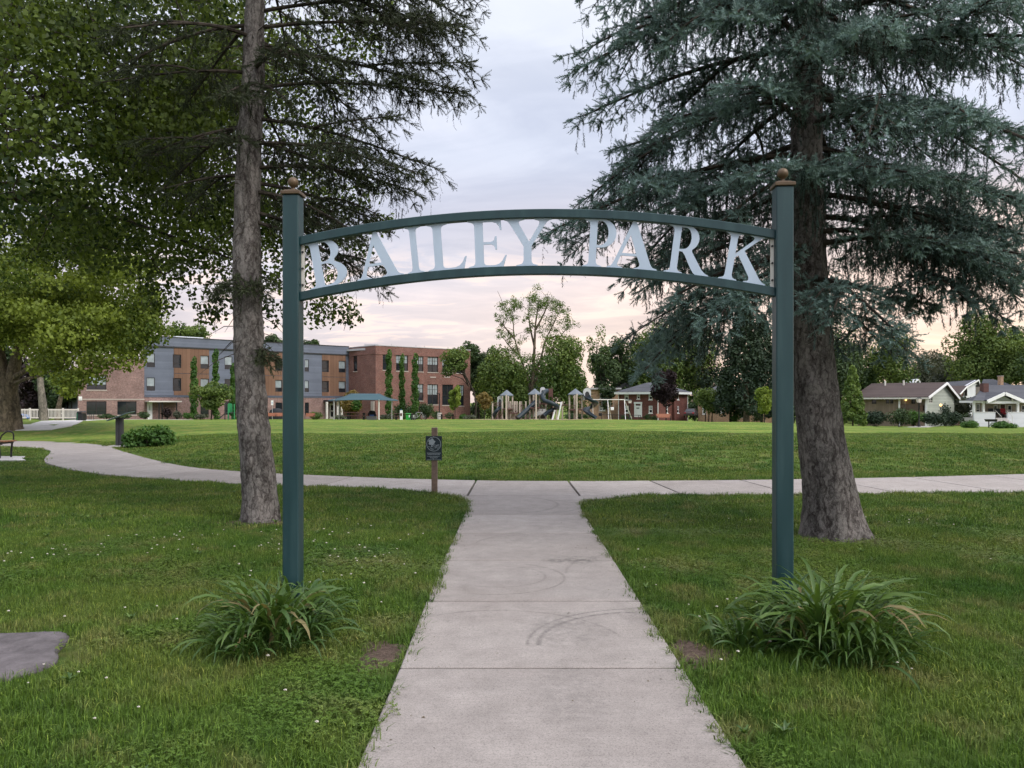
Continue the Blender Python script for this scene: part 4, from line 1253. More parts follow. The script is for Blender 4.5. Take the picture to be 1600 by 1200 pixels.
mb = MB(); G2.box(mb, G2.at(1050)[0], G2.at(1054.5)[0], .01, .45, -2.6, ze - .2); add_uv(mb.build('chimney_breast', M['brick_house'], rh))
ov = .5
bk = G1.pt(0, 0, 0) + (G2.pt(G2.L, 0, 0) - G1.pt(G1.L, 0, 0))
corner = [G1.pt(-ov, ov, ze), G1.pt(G1.L + ov * .6, ov, ze) + G2.n * .3, G2.pt(G2.L + ov, ov, ze), Vector((bk.x, bk.y, ze))]
mid = (G1.pt(0, 0, 0) + G2.pt(G2.L, 0, 0)) / 2
apx = [Vector((X(1011, 129.5), 129.5, Z(597.8, 129.5))), Vector((X(1028, 129.5), 129.5, Z(597.8, 129.5)))]
mb = MB()
mb.add([tuple(c) for c in corner] + [tuple(a) for a in apx], [(0, 1, 5, 4), (1, 2, 5), (2, 3, 4, 5), (3, 0, 4), (3, 2, 1, 0)])
add_uv(mb.build('roof', M['shingle_grey'], rh))
mb = MB()
for a, b in ((corner[0], corner[1]), (corner[1], corner[2])):
    mb.bar(a - Vector((0, 0, .22)), b - Vector((0, 0, .22)), .14, .36)
mb.build('eaves_board', M['white'], rh)
for F, u in ((G1, .05), (G1, G1.L - .06), (G2, G2.L - .05)):
    mb = MB(); mb.tube([F.pt(u, .08, -2.4), F.pt(u, .08, ze - .4)], .07, 6); mb.build('downspout', M['white'], rh)

# ---- tan brick houses on both sides of it
th_ = thing('flat_roofed_house', 'tan brick flat-roofed house behind the swing set, left of the red brick house', 'house', (X(950, 134), 134, -1.8))
T1 = Frame((X(930, 134), 134), (X(968, 134), 134))
q = [T1.hole(*k) for k in ((937, 943, 613.5, 622.5), (937, 945.5, 633, 641.5), (928, 934, 633, 641.5))]
q = [h for h in q if h[0] > .1]
q = [T1.hole(937, 943, 613.5, 622.5), T1.hole(937, 946, 633, 641.5)]
T1.wall('front_wall', M['brick_tan'], th_, -3, T1.L, -2.8, Z(608.5, 134), q)
for h in q: T1.window(th_, h, 'old', fm=M['white'], cols=2 if h[1] - h[0] > .8 else 1, blind=False, fw=.1, sill=M['white'])
mb = MB(); T1.box(mb, -3.2, T1.L + .3, -9, .35, Z(608.5, 134) + .003, Z(606, 134)); mb.build('roof', M['shingle_dark'] if False else M['coping'], th_)
mb = MB(); mb.box(X(945.5, 138), X(952, 138), 138, 139, 3, Z(601.5, 138)); ch = mb.build('chimney', M['sill'], th_)
mb = MB(); mb.box(X(947, 138), X(950.5, 138), 138.2, 138.8, Z(601.5, 138) + .003, Z(599.5, 138)); mb.build('chimney_pot', M['sill'], ch, org=ORG[th_.name])
dh = thing('grey_house', 'small dark grey gabled roof peeping up behind the tan flat-roofed house', 'house', (X(973, 150), 150, -2))
D1 = Frame((X(962, 150), 150), (X(986, 150), 150))
D1.wall('front_wall', M['siding_brown'], dh, 0, D1.L, -2.5, Z(606, 150))
mb = MB(); mb.add([D1.pt(-.4, .3, Z(605.5, 150)), D1.pt(D1.L + .4, .3, Z(605.5, 150)), D1.pt(D1.L * .62, .3, Z(598, 150)), D1.pt(-.4, -6, Z(605.5, 150)), D1.pt(D1.L + .4, -6, Z(605.5, 150)), D1.pt(D1.L * .62, -6, Z(598, 150))],
                  [(0, 1, 2), (3, 5, 4), (0, 2, 5, 3), (1, 4, 5, 2), (0, 3, 4, 1)]); add_uv(mb.build('roof', M['shingle_dark'], dh))
tb = thing('tan_brick_house', 'low tan brick house half hidden by dark conifers', 'house', (X(1140, 128), 128, -1.6))
T2 = Frame((X(1090.5, 130), 130), (X(1206, 127), 127))
q = [T2.hole(*k) for k in ((1097.5, 1103, 636, 647), (1126, 1131.5, 634, 645), (1159, 1163, 636, 652), (1172, 1180, 637, 646))]
T2.wall('front_wall', M['brick_tan'], tb, 0, T2.L, -2.6, Z(617.5, 128), q)
for h in q: T2.window(tb, h, 'old', fm=M['white'], blind=True, fw=.12, sill=M['white'])
mb = MB(); zt = Z(617.5, 128)
mb.add([T2.pt(-.5, .5, zt), T2.pt(T2.L + .5, .5, zt), T2.pt(T2.L + .5, -8, zt), T2.pt(-.5, -8, zt), T2.pt(3, -3.7, zt + 1.6), T2.pt(T2.L - 3, -3.7, zt + 1.6)], [(0, 1, 5, 4), (1, 2, 5), (2, 3, 4, 5), (3, 0, 4), (3, 2, 1, 0)])
add_uv(mb.build('roof', M['shingle_grey'], tb))

# ---- ranch house on the right
ra = thing('ranch_house', 'low ranch house with a brown shingle roof, sage gable and a recessed porch', 'house', (X(1448, 95), 95, -1.4))
K = (X(1448.5, 95), 95.0)
S1 = Frame((X(1340, 101), 101.0), K)
S2 = Frame(K, (X(1491, 99), 99.0))
ze = Z(618.5, 95); zr = Z(597.5, 98)
zb = -2.2
uP = S1.at(1405.5)[0]
q = [S1.hole(1362, 1369.5, 624.5, 631), S1.hole(1384, 1389.5, 624.5, 630.5), S1.hole(1390.5, 1396, 624.5, 630.5)]
S1.wall('front_wall', M['siding_brown'], ra, 0, uP, zb, ze, q)
for h in q: S1.window(ra, h, 'modern', blind=False)
S1b = Frame((S1.o + S1.n * -1.6)[:2], (S1.o + S1.n * -1.6 + S1.u * S1.L)[:2])
q = [S1b.hole(1408.5, 1415, 624, 642), S1b.hole(1424, 1430, 624, 631)]
S1.wall('porch_wall', M['siding_tan'], ra, uP, S1.L - .2, zb, ze, q, n=-1.6)
mb = MB(); h = q[0]; S1.box(mb, h[0], h[1], -1.68, -1.62, h[2], h[3]); mb.build('door', M['white'], ra)
S1.window(ra, q[1], 'modern', blind=False, n=-1.6)
mb = MB(); S1.box(mb, uP, S1.L - .1, -1.6, .05, zb, Z(643, 96)); mb.build('porch_floor', M['wood_old'], ra)
for px in (1405.5, 1447):
    u = S1.at(px)[0]; mb = MB(); S1.box(mb, u - .1, u + .1, -.12, .08, zb, ze - .02); mb.build('porch_post', M['white'], ra)
mb = MB(); S1.box(mb, uP + .15, S1.L - .4, .0, .05, Z(632.8, 96), Z(632, 96)); S1.box(mb, uP + .15, S1.L - .4, .0, .05, Z(642.2, 96), Z(641.6, 96)); rl = mb.build('porch_railing', M['wood_old'], ra)
mb = MB()
for k in range(22):
    u = uP + .3 + k * (S1.L - uP - .8) / 21
    S1.box(mb, u - .02, u + .02, .01, .04, Z(641.6, 96), Z(632.8, 96))
ob = mb.build('baluster', M['wood_old'], rl, org=ORG[ra.name]); ob['kind'] = 'stuff'
mb = MB(); S1.box(mb, S1b.at(1439)[0], S1b.at(1444)[0], -1.5, -1.0, Z(643, 96), Z(633.5, 96)); mb.build('porch_cupboard', M['wood_bench'], ra)
u, dd = S1.at(1415.5, -1.4); mb = MB(); mb.ball(S1.pt(u, -1.35, Z(625.0, dd)), .12, 8); mb.build('porch_lamp', M['lamp_lit'], ra, smooth=True)
# gable wall
q = [S2.hole(1452.2, 1457.5, 619.5, 629.5)]
S2.wall('gable_wall', M['siding_sage'], ra, 0, S2.L, zb, ze - .02, q)
S2.window(ra, q[0], 'modern', fm=M['siding_sage'] if False else M['offwhite'], cols=2, blind=False, fw=.05)
um = S2.at(1474)[0]
mb = MB(); mb.prism([S2.pt(0, 0, ze - .015), S2.pt(S2.L, 0, ze - .015), S2.pt(um, 0, zr - .15)], S2.n * -.2); add_uv(mb.build('gable_end', M['siding_sage'], ra))
inward = -S1.u * S1.L
e0 = S2.pt(-.35, .45, ze - .1) + S1.n * .3; r0 = S2.pt(um, .45, zr); e1 = S2.pt(S2.L + .5, .45, ze - .25)
back = S1.u * -(S1.L + .8)
mb = MB(); gable_roof_piece(mb, e0, r0, r0 + back, e0 + back); add_uv(mb.build('front_roof', M['shingle_brown'], ra))
mb = MB(); gable_roof_piece(mb, r0, e1, e1 + back, r0 + back); add_uv(mb.build('back_roof', M['shingle_brown'], ra))
for a, b in ((e0, r0), (r0, e1)):
    mb = MB(); mb.bar(a + S2.n * .05 - Vector((0, 0, .14)), b + S2.n * .05 - Vector((0, 0, .14)), .06, .30); mb.build('barge_board', M['white'], ra)
mb = MB(); mb.bar(e0 - Vector((0, 0, .2)) + S1.n * .04, e0 + back - Vector((0, 0, .2)) + S1.n * .04, .1, .2); mb.build('gutter', M['offwhite'], ra)
for px, f in ((1382, .82), (1411, .86)):
    u = S1.at(px, -3)[0]; p = S1.pt(u, -3.2, ze + (zr - ze) * .75)
    mb = MB(); mb.tube([p, p + Vector((0, 0, .75))], .12, 8); mb.build('vent_pipe', M['offwhite'], ra)
tl = MB(); pl_ = P(1470, 633.8, 93); tl.tube([(pl_.x, pl_.y, Hs(pl_.x, pl_.y) - .1), pl_], .03, 6)
lo_ = thing('garden_lantern', 'small lit orange garden lantern among shrubs by the sage gable', 'lantern', (pl_.x, pl_.y, Hs(pl_.x, pl_.y)))
tl.build('stake', M['black_metal'], lo_)
mb = MB(); mb.ball(pl_ + Vector((0, 0, .06)), .15, 8); mb.build('globe', M['lamp_lit'], lo_, smooth=True)

# ---- houses glimpsed behind
def simple_gable(name, label, px0, px1, apx_px, y_eave, y_apex, d, depth, wallm, roofm, base=-2.5, win=None, side=0):
    t = thing(name, label, 'house', (X(px0, d), d, base))
    Fr = Frame((X(px0, d), d), (X(px1, d), d + 1.5))
    ze_, zr_ = Z(y_eave, d), Z(y_apex, d)
    hs = [Fr.hole(*w) for w in (win or [])]
    hs_low = [h for h in hs if h[3] < ze_]
    Fr.wall('front_wall', wallm, t, 0, Fr.L, base, ze_, hs_low)
    ua = Fr.at(apx_px)[0]
    mb = MB(); mb.prism([Fr.pt(0, 0, ze_ + .003), Fr.pt(Fr.L, 0, ze_ + .003), Fr.pt(ua, 0, zr_ - .1)], Fr.n * -.2); add_uv(mb.build('gable_end', wallm, t))
    for h in hs:
        if h in hs_low: Fr.window(t, h, 'modern', fm=M['white'], blind=False)
        else: Fr.window(t, h, 'modern', fm=M['white'], blind=False, n=.12)
    bk_ = Fr.n * -depth + Fr.u * side
    a, r, c = Fr.pt(-.5, .4, ze_ - .12), Fr.pt(ua, .4, zr_), Fr.pt(Fr.L + .5, .4, ze_ - .12)
    for q0, q1, nm in ((a, r, 'left_roof'), (r, c, 'right_roof')):
        mb = MB(); gable_roof_piece(mb, q0, q1, q1 + bk_, q0 + bk_); add_uv(mb.build('roof', roofm, t))
        mb = MB(); mb.bar(q0 + Fr.n * .05 - Vector((0, 0, .12)), q1 + Fr.n * .05 - Vector((0, 0, .10)), .06, .20); mb.build('barge_board', M['white'], t)
    for s in (0, 1):
        mb = MB(); p = Fr.pt(s * Fr.L, 0, 0)
        mb.hexa([Vector((v.x, v.y, z)) for z in (base, ze_) for v in (p, p + Fr.u * (.2 if s == 0 else -.2), p + bk_ + Fr.u * (.2 if s == 0 else -.2), p + bk_)])
        add_uv(mb.build('side_wall', wallm, t))
    return t
simple_gable('white_gabled_house', 'white gabled roof with pale metal slope showing over the ranch house ridge', 1422, 1440, 1431.5, 599, 591.5, 125, 10, M['siding_white'], M['metal_roof'], side=12)
simple_gable('brown_brick_house', 'brown roofed brick house with narrow gable between the ranch house and the bungalow', 1494, 1514, 1506.5, 617, 602, 108, 9, M['brick_house'], M['shingle_brown'], side=2, win=[(1497, 1500.5, 633, 645), (1505.5, 1508.5, 613.5, 625)])
pw = thing('porch_box', 'small white upstairs porch box standing on posts between the ranch house and the brick house', 'porch', (X(1495, 101.5), 101.5, -1.6))
mb = MB(); mb.box(X(1491.5, 101.5), X(1498.5, 101.5), 101.5, 103.2, Z(628.5, 101.5), Z(618, 101.5)); mb.build('white_wall', M['white'], pw)
for px in (1492, 1495, 1498):
    mb = MB(); mb.box(X(px - .4, 101.5), X(px + .4, 101.5), 101.6, 101.8, -2.4, Z(628.6, 101.5)); mb.build('post', M['sill'], pw)
simple_gable('white_frame_house', 'white frame house with a small square attic window behind the bungalow', 1509, 1534, 1525, 602.5, 592.5, 118, 11, M['siding_white'], M['shingle_grey'], side=11, win=[(1523.3, 1527.5, 598, 601.5)])
gr = thing('grey_roofed_house', 'grey hipped roof rising behind the bungalow ridge', 'house', (X(1555, 125), 125, -2))
mb = MB(); mb.box(X(1536, 125), X(1585, 125), 125, 133, -2.5, Z(602, 125)); add_uv(mb.build('wall', M['siding_tan'], gr))
mb = MB(); mb.add([P(1532, 604, 124.5), P(1590, 604, 124.5), P(1590, 604, 134), P(1532, 604, 134), P(1536, 592.5, 128), P(1552, 592.5, 128)], [(0, 1, 5, 4), (1, 2, 5), (2, 3, 4, 5), (3, 0, 4), (3, 2, 1, 0)]); add_uv(mb.build('roof', M['shingle_grey'], gr))

# ---- white bungalow with porch
bu = thing('white_bungalow', 'white bungalow with a grey shingle roof, gabled front porch and two chimneys', 'house', (X(1521, 90), 90, -1.3))
D = 90.0
B1 = Frame((X(1521, D), D), (X(1640, D), D))
zfl, zsill, zev, zb = Z(653, D), Z(644.5, D), Z(629.5, D), -2.0
ux = lambda px: B1.at(px)[0]
# half walls, then the steps between them
for a, b in ((1522, 1555.3), (1574.2, 1640)):
    B1.wall('porch_half_wall', M['siding_white'], bu, ux(a), ux(b), zb, zsill)
    mb = MB(); B1.box(mb, ux(a) - .05, ux(b) + .02, -.3, .06, zsill + .003, zsill + .07); mb.build('wall_cap', M['white'], bu)
for a, b in ((1521.4, 1524.6), (1536, 1539.2), (1589.6, 1593.0), (1622, 1625)):
    mb = MB(); B1.box(mb, ux(a), ux(b), -.27, -.02, zsill + .073, zev); mb.build('porch_column', M['white'], bu, bevel=.02)
mb = MB(); B1.box(mb, ux(1522), ux(1640), -2.6, -.26, zb, zfl); mb.build('porch_floor', M['concrete_light'], bu)
for k in range(4):
    mb = MB(); z1 = zfl - .19 * k
    B1.box(mb, ux(1555.5), ux(1573.8), -.25 + .3 * k + .003, .05 + .3 * k, zb, z1 - .01); mb.build('step', M['concrete_light'], bu)
for px in (1555.8, 1573.4):
    mb = MB(); u = ux(px)
    mb.tube([B1.pt(u, -.1, zfl + .9), B1.pt(u, 1.0, zfl + .2), B1.pt(u, 1.0, zb)], .025, 6); mb.build('handrail', M['offwhite'], bu)
qs = [B1.hole(1525.5, 1531.5, 631.5, 644), B1.hole(1552.5, 1559, 633, 644.5), B1.hole(1563, 1570, 632, 652.5), B1.hole(1574.5, 1581.5, 633, 644.5), B1.hole(1596, 1606, 633, 644.5)]
sh = 2.6
def back(h):
    k = 1.0
    return h
B1b = Frame((X(1521, D + sh), D + sh), (X(1640, D + sh), D + sh))
qs = [B1b.hole(1525.5, 1531.5, 631, 644), B1b.hole(1552.5, 1559, 633, 645), B1b.hole(1563, 1570, 632, 652.5), B1b.hole(1574.5, 1581.5, 633, 645), B1b.hole(1596, 1606, 633, 645)]
B1b.wall('front_wall', M['siding_tan'], bu, 0, B1b.L, zb, zev + .25, qs)
for i, h in enumerate(qs):
    if i != 2: B1b.window(bu, h, 'modern', fm=M['white'], blind=i == 0, fw=.09)
h = qs[2]; mb = MB(); B1b.box(mb, h[0], h[1], -.07, -.02, h[2], h[3]); dr = mb.build('door', M['maroon'], bu)
mb = MB(); B1b.box(mb, h[0] - .12, h[0], .01, .06, h[2], h[3]); B1b.box(mb, h[1], h[1] + .12, .01, .06, h[2], h[3]); B1b.box(mb, h[0] - .12, h[1] + .12, .01, .06, h[3] + .003, h[3] + .15); mb.build('door_surround', M['offwhite'], dr, org=ORG[bu.name])
mb = MB(); B1.box(mb, ux(1519), ux(1645), -2.6, .25, zev + .003, zev + .26); mb.build('eaves_board', M['white'], bu)
rz = Z(601.5, 95.5)
mb = MB(); mb.add([B1.pt(ux(1515), .6, zev + .265), B1.pt(ux(1650), .6, zev + .265), B1.pt(ux(1650), -5.5, rz), Vector((X(1537, 95.5), 95.5, rz)), Vector((X(1519, 101.5), 101.5, zev + .265)), B1.pt(ux(1650), -11.5, zev + .265)],
                  [(0, 1, 2, 3), (3, 2, 5, 4), (0, 3, 4), (1, 5, 2), (0, 4, 5, 1)]); add_uv(mb.build('roof', M['shingle_grey'], bu))
# gabled porch front
ga, gb_, gc = B1.pt(ux(1535), .9, zev + .15), B1.pt(ux(1562.5), .9, Z(614.8, D - .9)), B1.pt(ux(1592), .9, zev + .15)
bk_ = B1.n * -4.2
for q0, q1 in ((ga, gb_), (gb_, gc)):
    mb = MB(); gable_roof_piece(mb, q0 + Vector((0, 0, .2)), q1 + Vector((0, 0, .2)), q1 + bk_ + Vector((0, 0, .2)), q0 + bk_ + Vector((0, 0, .2)), .16); add_uv(mb.build('porch_roof', M['shingle_grey'], bu))
    mb = MB(); mb.bar(q0 + B1.n * .06, q1 + B1.n * .06, .08, .36); mb.build('barge_board', M['white'], bu)
mb = MB(); mb.prism([ga + B1.n * -.5 + Vector((1, 0, .1)), gc + B1.n * -.5 + Vector((-1, 0, .1)), gb_ + B1.n * -.5 - Vector((0, 0, .15))], B1.n * -.15); add_uv(mb.build('gable_end', M['siding_sage'], bu))
mb = MB(); B1.box(mb, ux(1538), ux(1589), .28, .46, zev - .08, zev + .28); mb.build('porch_beam', M['white'], bu)
for px in (1550, 1577):
    mb = MB(); B1.box(mb, ux(px) - .08, ux(px) + .08, .47, .62, zev + .2, zev + .75); mb.build('bracket', M['offwhite'], bu)
mb = MB(); mb.box(X(1533, 93), X(1541, 93), 92.5, 93.3, zev, Z(599, 92.5)); mb.build('chimney', M['maroon'], bu) 
mb = MB(); mb.box(X(1563.5, 97), X(1568, 97), 97, 97.6, zev, Z(588, 97)); ch = add_uv(mb.build('chimney', M['brick_tan'], bu))
ch['label'] = 'tall tan chimney'
mb = MB(); mb.box(X(1563, 97), X(1568.5, 97), 96.95, 97.65, Z(588, 97) + .003, Z(587, 97)); mb.build('chimney_cap', M['sill'], ch, org=ORG[bu.name])
# chairs on the porch
def porch_chair(px, label, mat, d=88.7 + 2.4):
    x = X(px, d); z = zfl
    t = thing('porch_chair', label, 'chair', (x, d, z))
    mb = MB(); mb.cbox((x, d, z + .45), (.62, .55, .12)); mb.build('seat', mat, t, bevel=.03)
    mb = MB(); mb.cbox((x, d + .28, z + .78), (.62, .1, .62), 0, R(-12)); mb.build('backrest', mat, t, bevel=.04)
    for sx in (-1, 1):
        for sy in (-1, 1):
            mb = MB(); mb.cbox((x + sx * .27, d + sy * .22, z + .2), (.05, .05, .39)); mb.build('leg', M['black_metal'], t)
        mb = MB(); mb.cbox((x + sx * .34, d, z + .64), (.07, .55, .05)); mb.build('armrest', mat, t)
    return t
porch_chair(1550.5, 'black porch chair half hidden by the porch half wall', M['dark_cloth'])
porch_chair(1561, 'dark porch chair beside the red chair at the steps', M['dark_cloth'])
porch_chair(1569.5, 'red porch chair at the head of the bungalow steps', M['red_cloth'])
# ------------------------------------------------------------------ playground
PD = 88.0
ps = PD / FPX
def pz(py): return Z(py, PD)
gz0 = Hs(X(840, PD), PD)
mb = MB()
ring_ = [(X(840, PD) + 8.8 * math.cos(a), PD + 1.5 + 6.0 * math.sin(a) * (1 if math.sin(a) > 0 else .55)) for a in np.linspace(0, 2 * math.pi, 40, endpoint=False)]
mb.prism([(x, y, Hs(x, y) - .1) for x, y in ring_], (0, 0, .135))
tag(mb.build('sand_pit', M['sand']), 'tan playground surfacing under the climbing structure', 'playground surface', kind='structure')
pg = thing('play_structure', 'large playground climber with beige posts, three grey pyramid roofs and dark slides', 'playground', (X(840, PD), PD, gz0))
def gpost(px, dy, ytop, r=.09, name='post', mat='beige_post'):
    x, y = X(px, PD), PD + dy
    mb = MB(); mb.tube([(x, y, Hs(x, y) - .1), (x, y, pz(ytop))], r, 8)
    return mb.build(name, M[mat], pg, smooth=True)
for px, dy, yt in [(769.6, 0, 630), (777.4, .4, 628.5), (785, -.3, 627), (795, .8, 627), (797.5, 1.8, 627), (803.3, .2, 627), (805.5, 1.4, 627), (807.6, .2, 627), (812, -.2, 627), (815, 1.2, 627), (821.5, 0, 627),
                   (869.3, -.2, 627), (879, .3, 627), (865, 1.5, 628), (854, 1.8, 630)]:
    gpost(px, dy, yt)
for px, dy in [(791.0, -1.0), (800.6, .3), (784.5, 1.6), (794, 2.4)]: gpost(px, dy, 617, .10)
for px, dy in [(828, .2), (837, -1.2), (843.5, 1.2), (834.5, 2.2)]: gpost(px, dy, 615.5, .10)
for px, dy in [(890, .2), (899.6, -1.2), (909.6, .2), (899.6, 1.8)]: gpost(px, dy, 615.5, .10)
def pyroof(cx, half, yap, yev):
    x, w = X(cx, PD), half * ps
    mb = MB(); za, ze = pz(yap), pz(yev)
    n = 6
    ring1 = [(x + w * math.cos(2 * math.pi * (k + .5) / n) / math.cos(math.pi / n) * .93, PD + .4 + w * math.sin(2 * math.pi * (k + .5) / n) * 1.05, ze) for k in range(n)]
    ring2 = [(a, b, c - .1) for a, b, c in ring1]
    mb.add(ring1 + ring2 + [(x, PD + .4, za), (x, PD + .4, ze - .05)], [(k, (k + 1) % n, 2 * n) for k in range(n)] + [(n + (k + 1) % n, n + k, 2 * n + 1) for k in range(n)] + [(k, n + k, n + (k + 1) % n, (k + 1) % n) for k in range(n)])
    mb.build('pyramid_roof', M['slate_roof'], pg)
pyroof(791.8, 11.3, 608.8, 617.4); pyroof(835.8, 11.6, 606.8, 615.6); pyroof(899.5, 12.2, 606.8, 615.8)
def deck(px0, px1, dy0, dy1, y, mat='maroon'):
    mb = MB(); mb.box(X(px0, PD), X(px1, PD), PD + dy0, PD + dy1, pz(y), pz(y) + .12); mb.build('deck', M[mat], pg)
deck(785, 801, -.9, 2.3, 640); deck(795, 810, -.6, 1.0, 646.2); deck(828, 843, -1.1, 2.2, 638); deck(843.5, 866, 0, 1.6, 632); deck(890, 909, -1.1, 1.7, 641)
def railing(px0, px1, dy, y0, y1, n, mat='maroon'):
    mb = MB(); a, b = X(px0, PD), X(px1, PD); y = PD + dy
    for yy in (y0, y1): mb.tube([(a, y, pz(yy)), (b, y, pz(yy))], .03, 6)
    for i in range(n + 1):
        x = a + (b - a) * i / n; mb.tube([(x, y, pz(y1)), (x, y, pz(y0))], .02, 5)
    mb.build('railing', M[mat], pg)
railing(769.6, 785, 0, 629.5, 634, 8); railing(801, 821.5, .2, 633, 643, 9); railing(869, 879, 0, 633, 634.5, 1); railing(828, 837, -.2, 628, 636, 6); railing(890, 899.5, -.6, 633, 641, 5); railing(879, 890, .2, 632, 634, 3)
# grey hood panels
def hood(px, yt, yb, w, dy):
    x = X(px, PD); ww = w * ps / 2; y = PD + dy; z0, z1 = pz(yb), pz(yt)
    prof = [(-ww, z0), (ww, z0), (ww, z1 - ww * .9)] + [(ww * math.cos(a), z1 - ww * .9 + ww * .9 * math.sin(a)) for a in np.linspace(.3, math.pi - .3, 6)] + [(-ww, z1 - ww * .9)]
    mb = MB(); mb.prism([(x + a, y, c) for a, c in prof], (0, .5, 0))
    h = mb.build('tunnel_hood', M['hood'], pg)
    mb = MB(); mb.prism([(x + a * .55, y - .012, z0 + (c - z0) * .72) for a, c in prof], (0, .010, 0)); mb.build('hood_opening', M['dark_grey'], h, org=ORG[pg.name])  # dark plate on the solid hood stands in for a shaded opening
hood(781, 618.5, 637, 8, .2); hood(848.5, 604.5, 621, 8, .7); hood(917.5, 606.5, 625, 12, .0)
# slides
def tube_slide(name, pts, r, n=10, open_=False):
    P_ = [Vector((X(a, PD), PD + dy, pz(b))) for a, b, dy in pts]
    P_ = [Vector(p) for p in curve3(P_, 5)]
    mb = MB(); mb.tube(P_, r, n, caps=False)
    rim = P_[-1]; t = (P_[-1] - P_[-2]).normalized()
    o = mb.build(name, M['slide'], pg, smooth=True)
    mb = MB(); mb.tube([rim - t * .06, rim + t * .05], r * 1.12, n, caps=False); mb.tube([rim - t * .02, rim + t * .03], r * .98, n); mb.build('slide_mouth', M['black_metal'], o, org=ORG[pg.name])
    return o
tube_slide('tube_slide', [(838, 627, .2), (832, 632.5, -.4), (822, 641.5, -.9), (813, 649.5, -1.3), (808.5, 653, -1.5)], .27)
tube_slide('tube_slide', [(855, 610.5, .4), (851, 613, -.2), (847.5, 619, -.5), (850, 625.5, -.9), (858, 629, -1.3), (866, 632.5, -1.2), (870.5, 636, -.4), (866, 640, .5), (858, 643.5, .2), (851, 648, -.6), (848, 650.5, -.9)], .25)
# open spiral slide under the hood
def spiral_slide():
    pts = [(916, 617, .2), (918, 622, -.5), (925, 627, -.8), (930, 631, 0), (926, 636, .8), (918, 639, .5), (916, 643, -.4), (922, 648, -.9), (929, 652.5, -1.2)]
    P_ = curve3([Vector((X(a, PD), PD + dy, pz(b))) for a, b, dy in pts], 5)
    mb = MB(); vs, fs = [], []
    m_ = 7
    for i, p in enumerate(P_):
        t = (P_[min(i + 1, len(P_) - 1)] - P_[max(i - 1, 0)]).normalized()
        s = t.cross(Vector((0, 0, 1))).normalized(); u = s.cross(t)
        for k in range(m_):
            a = math.pi * (k / (m_ - 1)) + math.pi
            vs.append(p + s * .34 * math.cos(a) + u * (.34 * math.sin(a) * .9 + .16))
    for i in range(len(P_) - 1):
        for k in range(m_ - 1): fs.append((i * m_ + k, i * m_ + k + 1, (i + 1) * m_ + k + 1, (i + 1) * m_ + k))
    mb.add(vs, fs)
    o = mb.build('spiral_slide', M['slide'], pg, smooth=True, fix=False)
    md = o.modifiers.new('thick', 'SOLIDIFY'); md.thickness = .05
    return o
spiral_slide()
gpost(926.5, 0, 626, .06); gpost(928.5, -1, 653, .05, mat='black_metal')
# curved slide on the left, ladders, climber panels
tube_slide('tube_slide', [(781, 637, .2), (777, 641, -.4), (773, 646, -.2), (770, 651, .3)], .2)
def ladder(px0, y0, px1, y1, dy, w=.5, mat='maroon'):
    a, b = Vector((X(px0, PD), PD + dy, pz(y0))), Vector((X(px1, PD), PD + dy - .3, pz(y1)))
    mb = MB()
    for s in (-w / 2, w / 2): mb.tube([a + Vector((s, 0, 0)), b + Vector((s, 0, 0))], .035, 6)
    for i in range(1, 7):
        p = a.lerp(b, i / 7); mb.tube([p - Vector((w / 2, 0, 0)), p + Vector((w / 2, 0, 0))], .025, 5)
    mb.build('ladder', M[mat], pg)
ladder(849, 627, 843, 643, -.5); ladder(911, 625, 906, 652, .4); ladder(784, 641, 777, 656, -.8); ladder(827, 645, 822, 656, -.5)
mb = MB(); mb.prism([(X(a, PD), PD + .3, pz(b)) for a, b in ((834, 651), (835.5, 642), (838, 639), (853, 639), (853, 651.5), (846, 651.5), (843, 648), (838.5, 651.5))], (0, .12, 0)); mb.build('climbing_panel', M['hood'], pg)
for a, b, c, d_ in ((866.5, 640.5, 862, 656), (876.5, 628, 870.5, 656)):
    mb = MB(); mb.bar((X(a, PD), PD - .7, pz(b)), (X(c, PD), PD - 1.1, pz(d_)), .14, .10); mb.build('slanted_rail', M['white'], pg)
mb = MB(); mb.box(X(858, PD), X(863.5, PD), PD + .9, PD + 1.0, pz(620), pz(607)); mb.build('side_panel', M['maroon'], pg)
for a in (858.3, 863.8):
    gpost(a, .95, 606.5, .06, mat='maroon')
for px in (866.5, 873.5):
    mb = MB(); x = X(px, PD)
    mb.tube([(x - .2, PD + .9, pz(627)), (x - .2, PD + .9, pz(621.5)), (x + .2, PD + .9, pz(621.5)), (x + .2, PD + .9, pz(627))], .03, 6); mb.build('grab_bar', M['maroon'], pg)

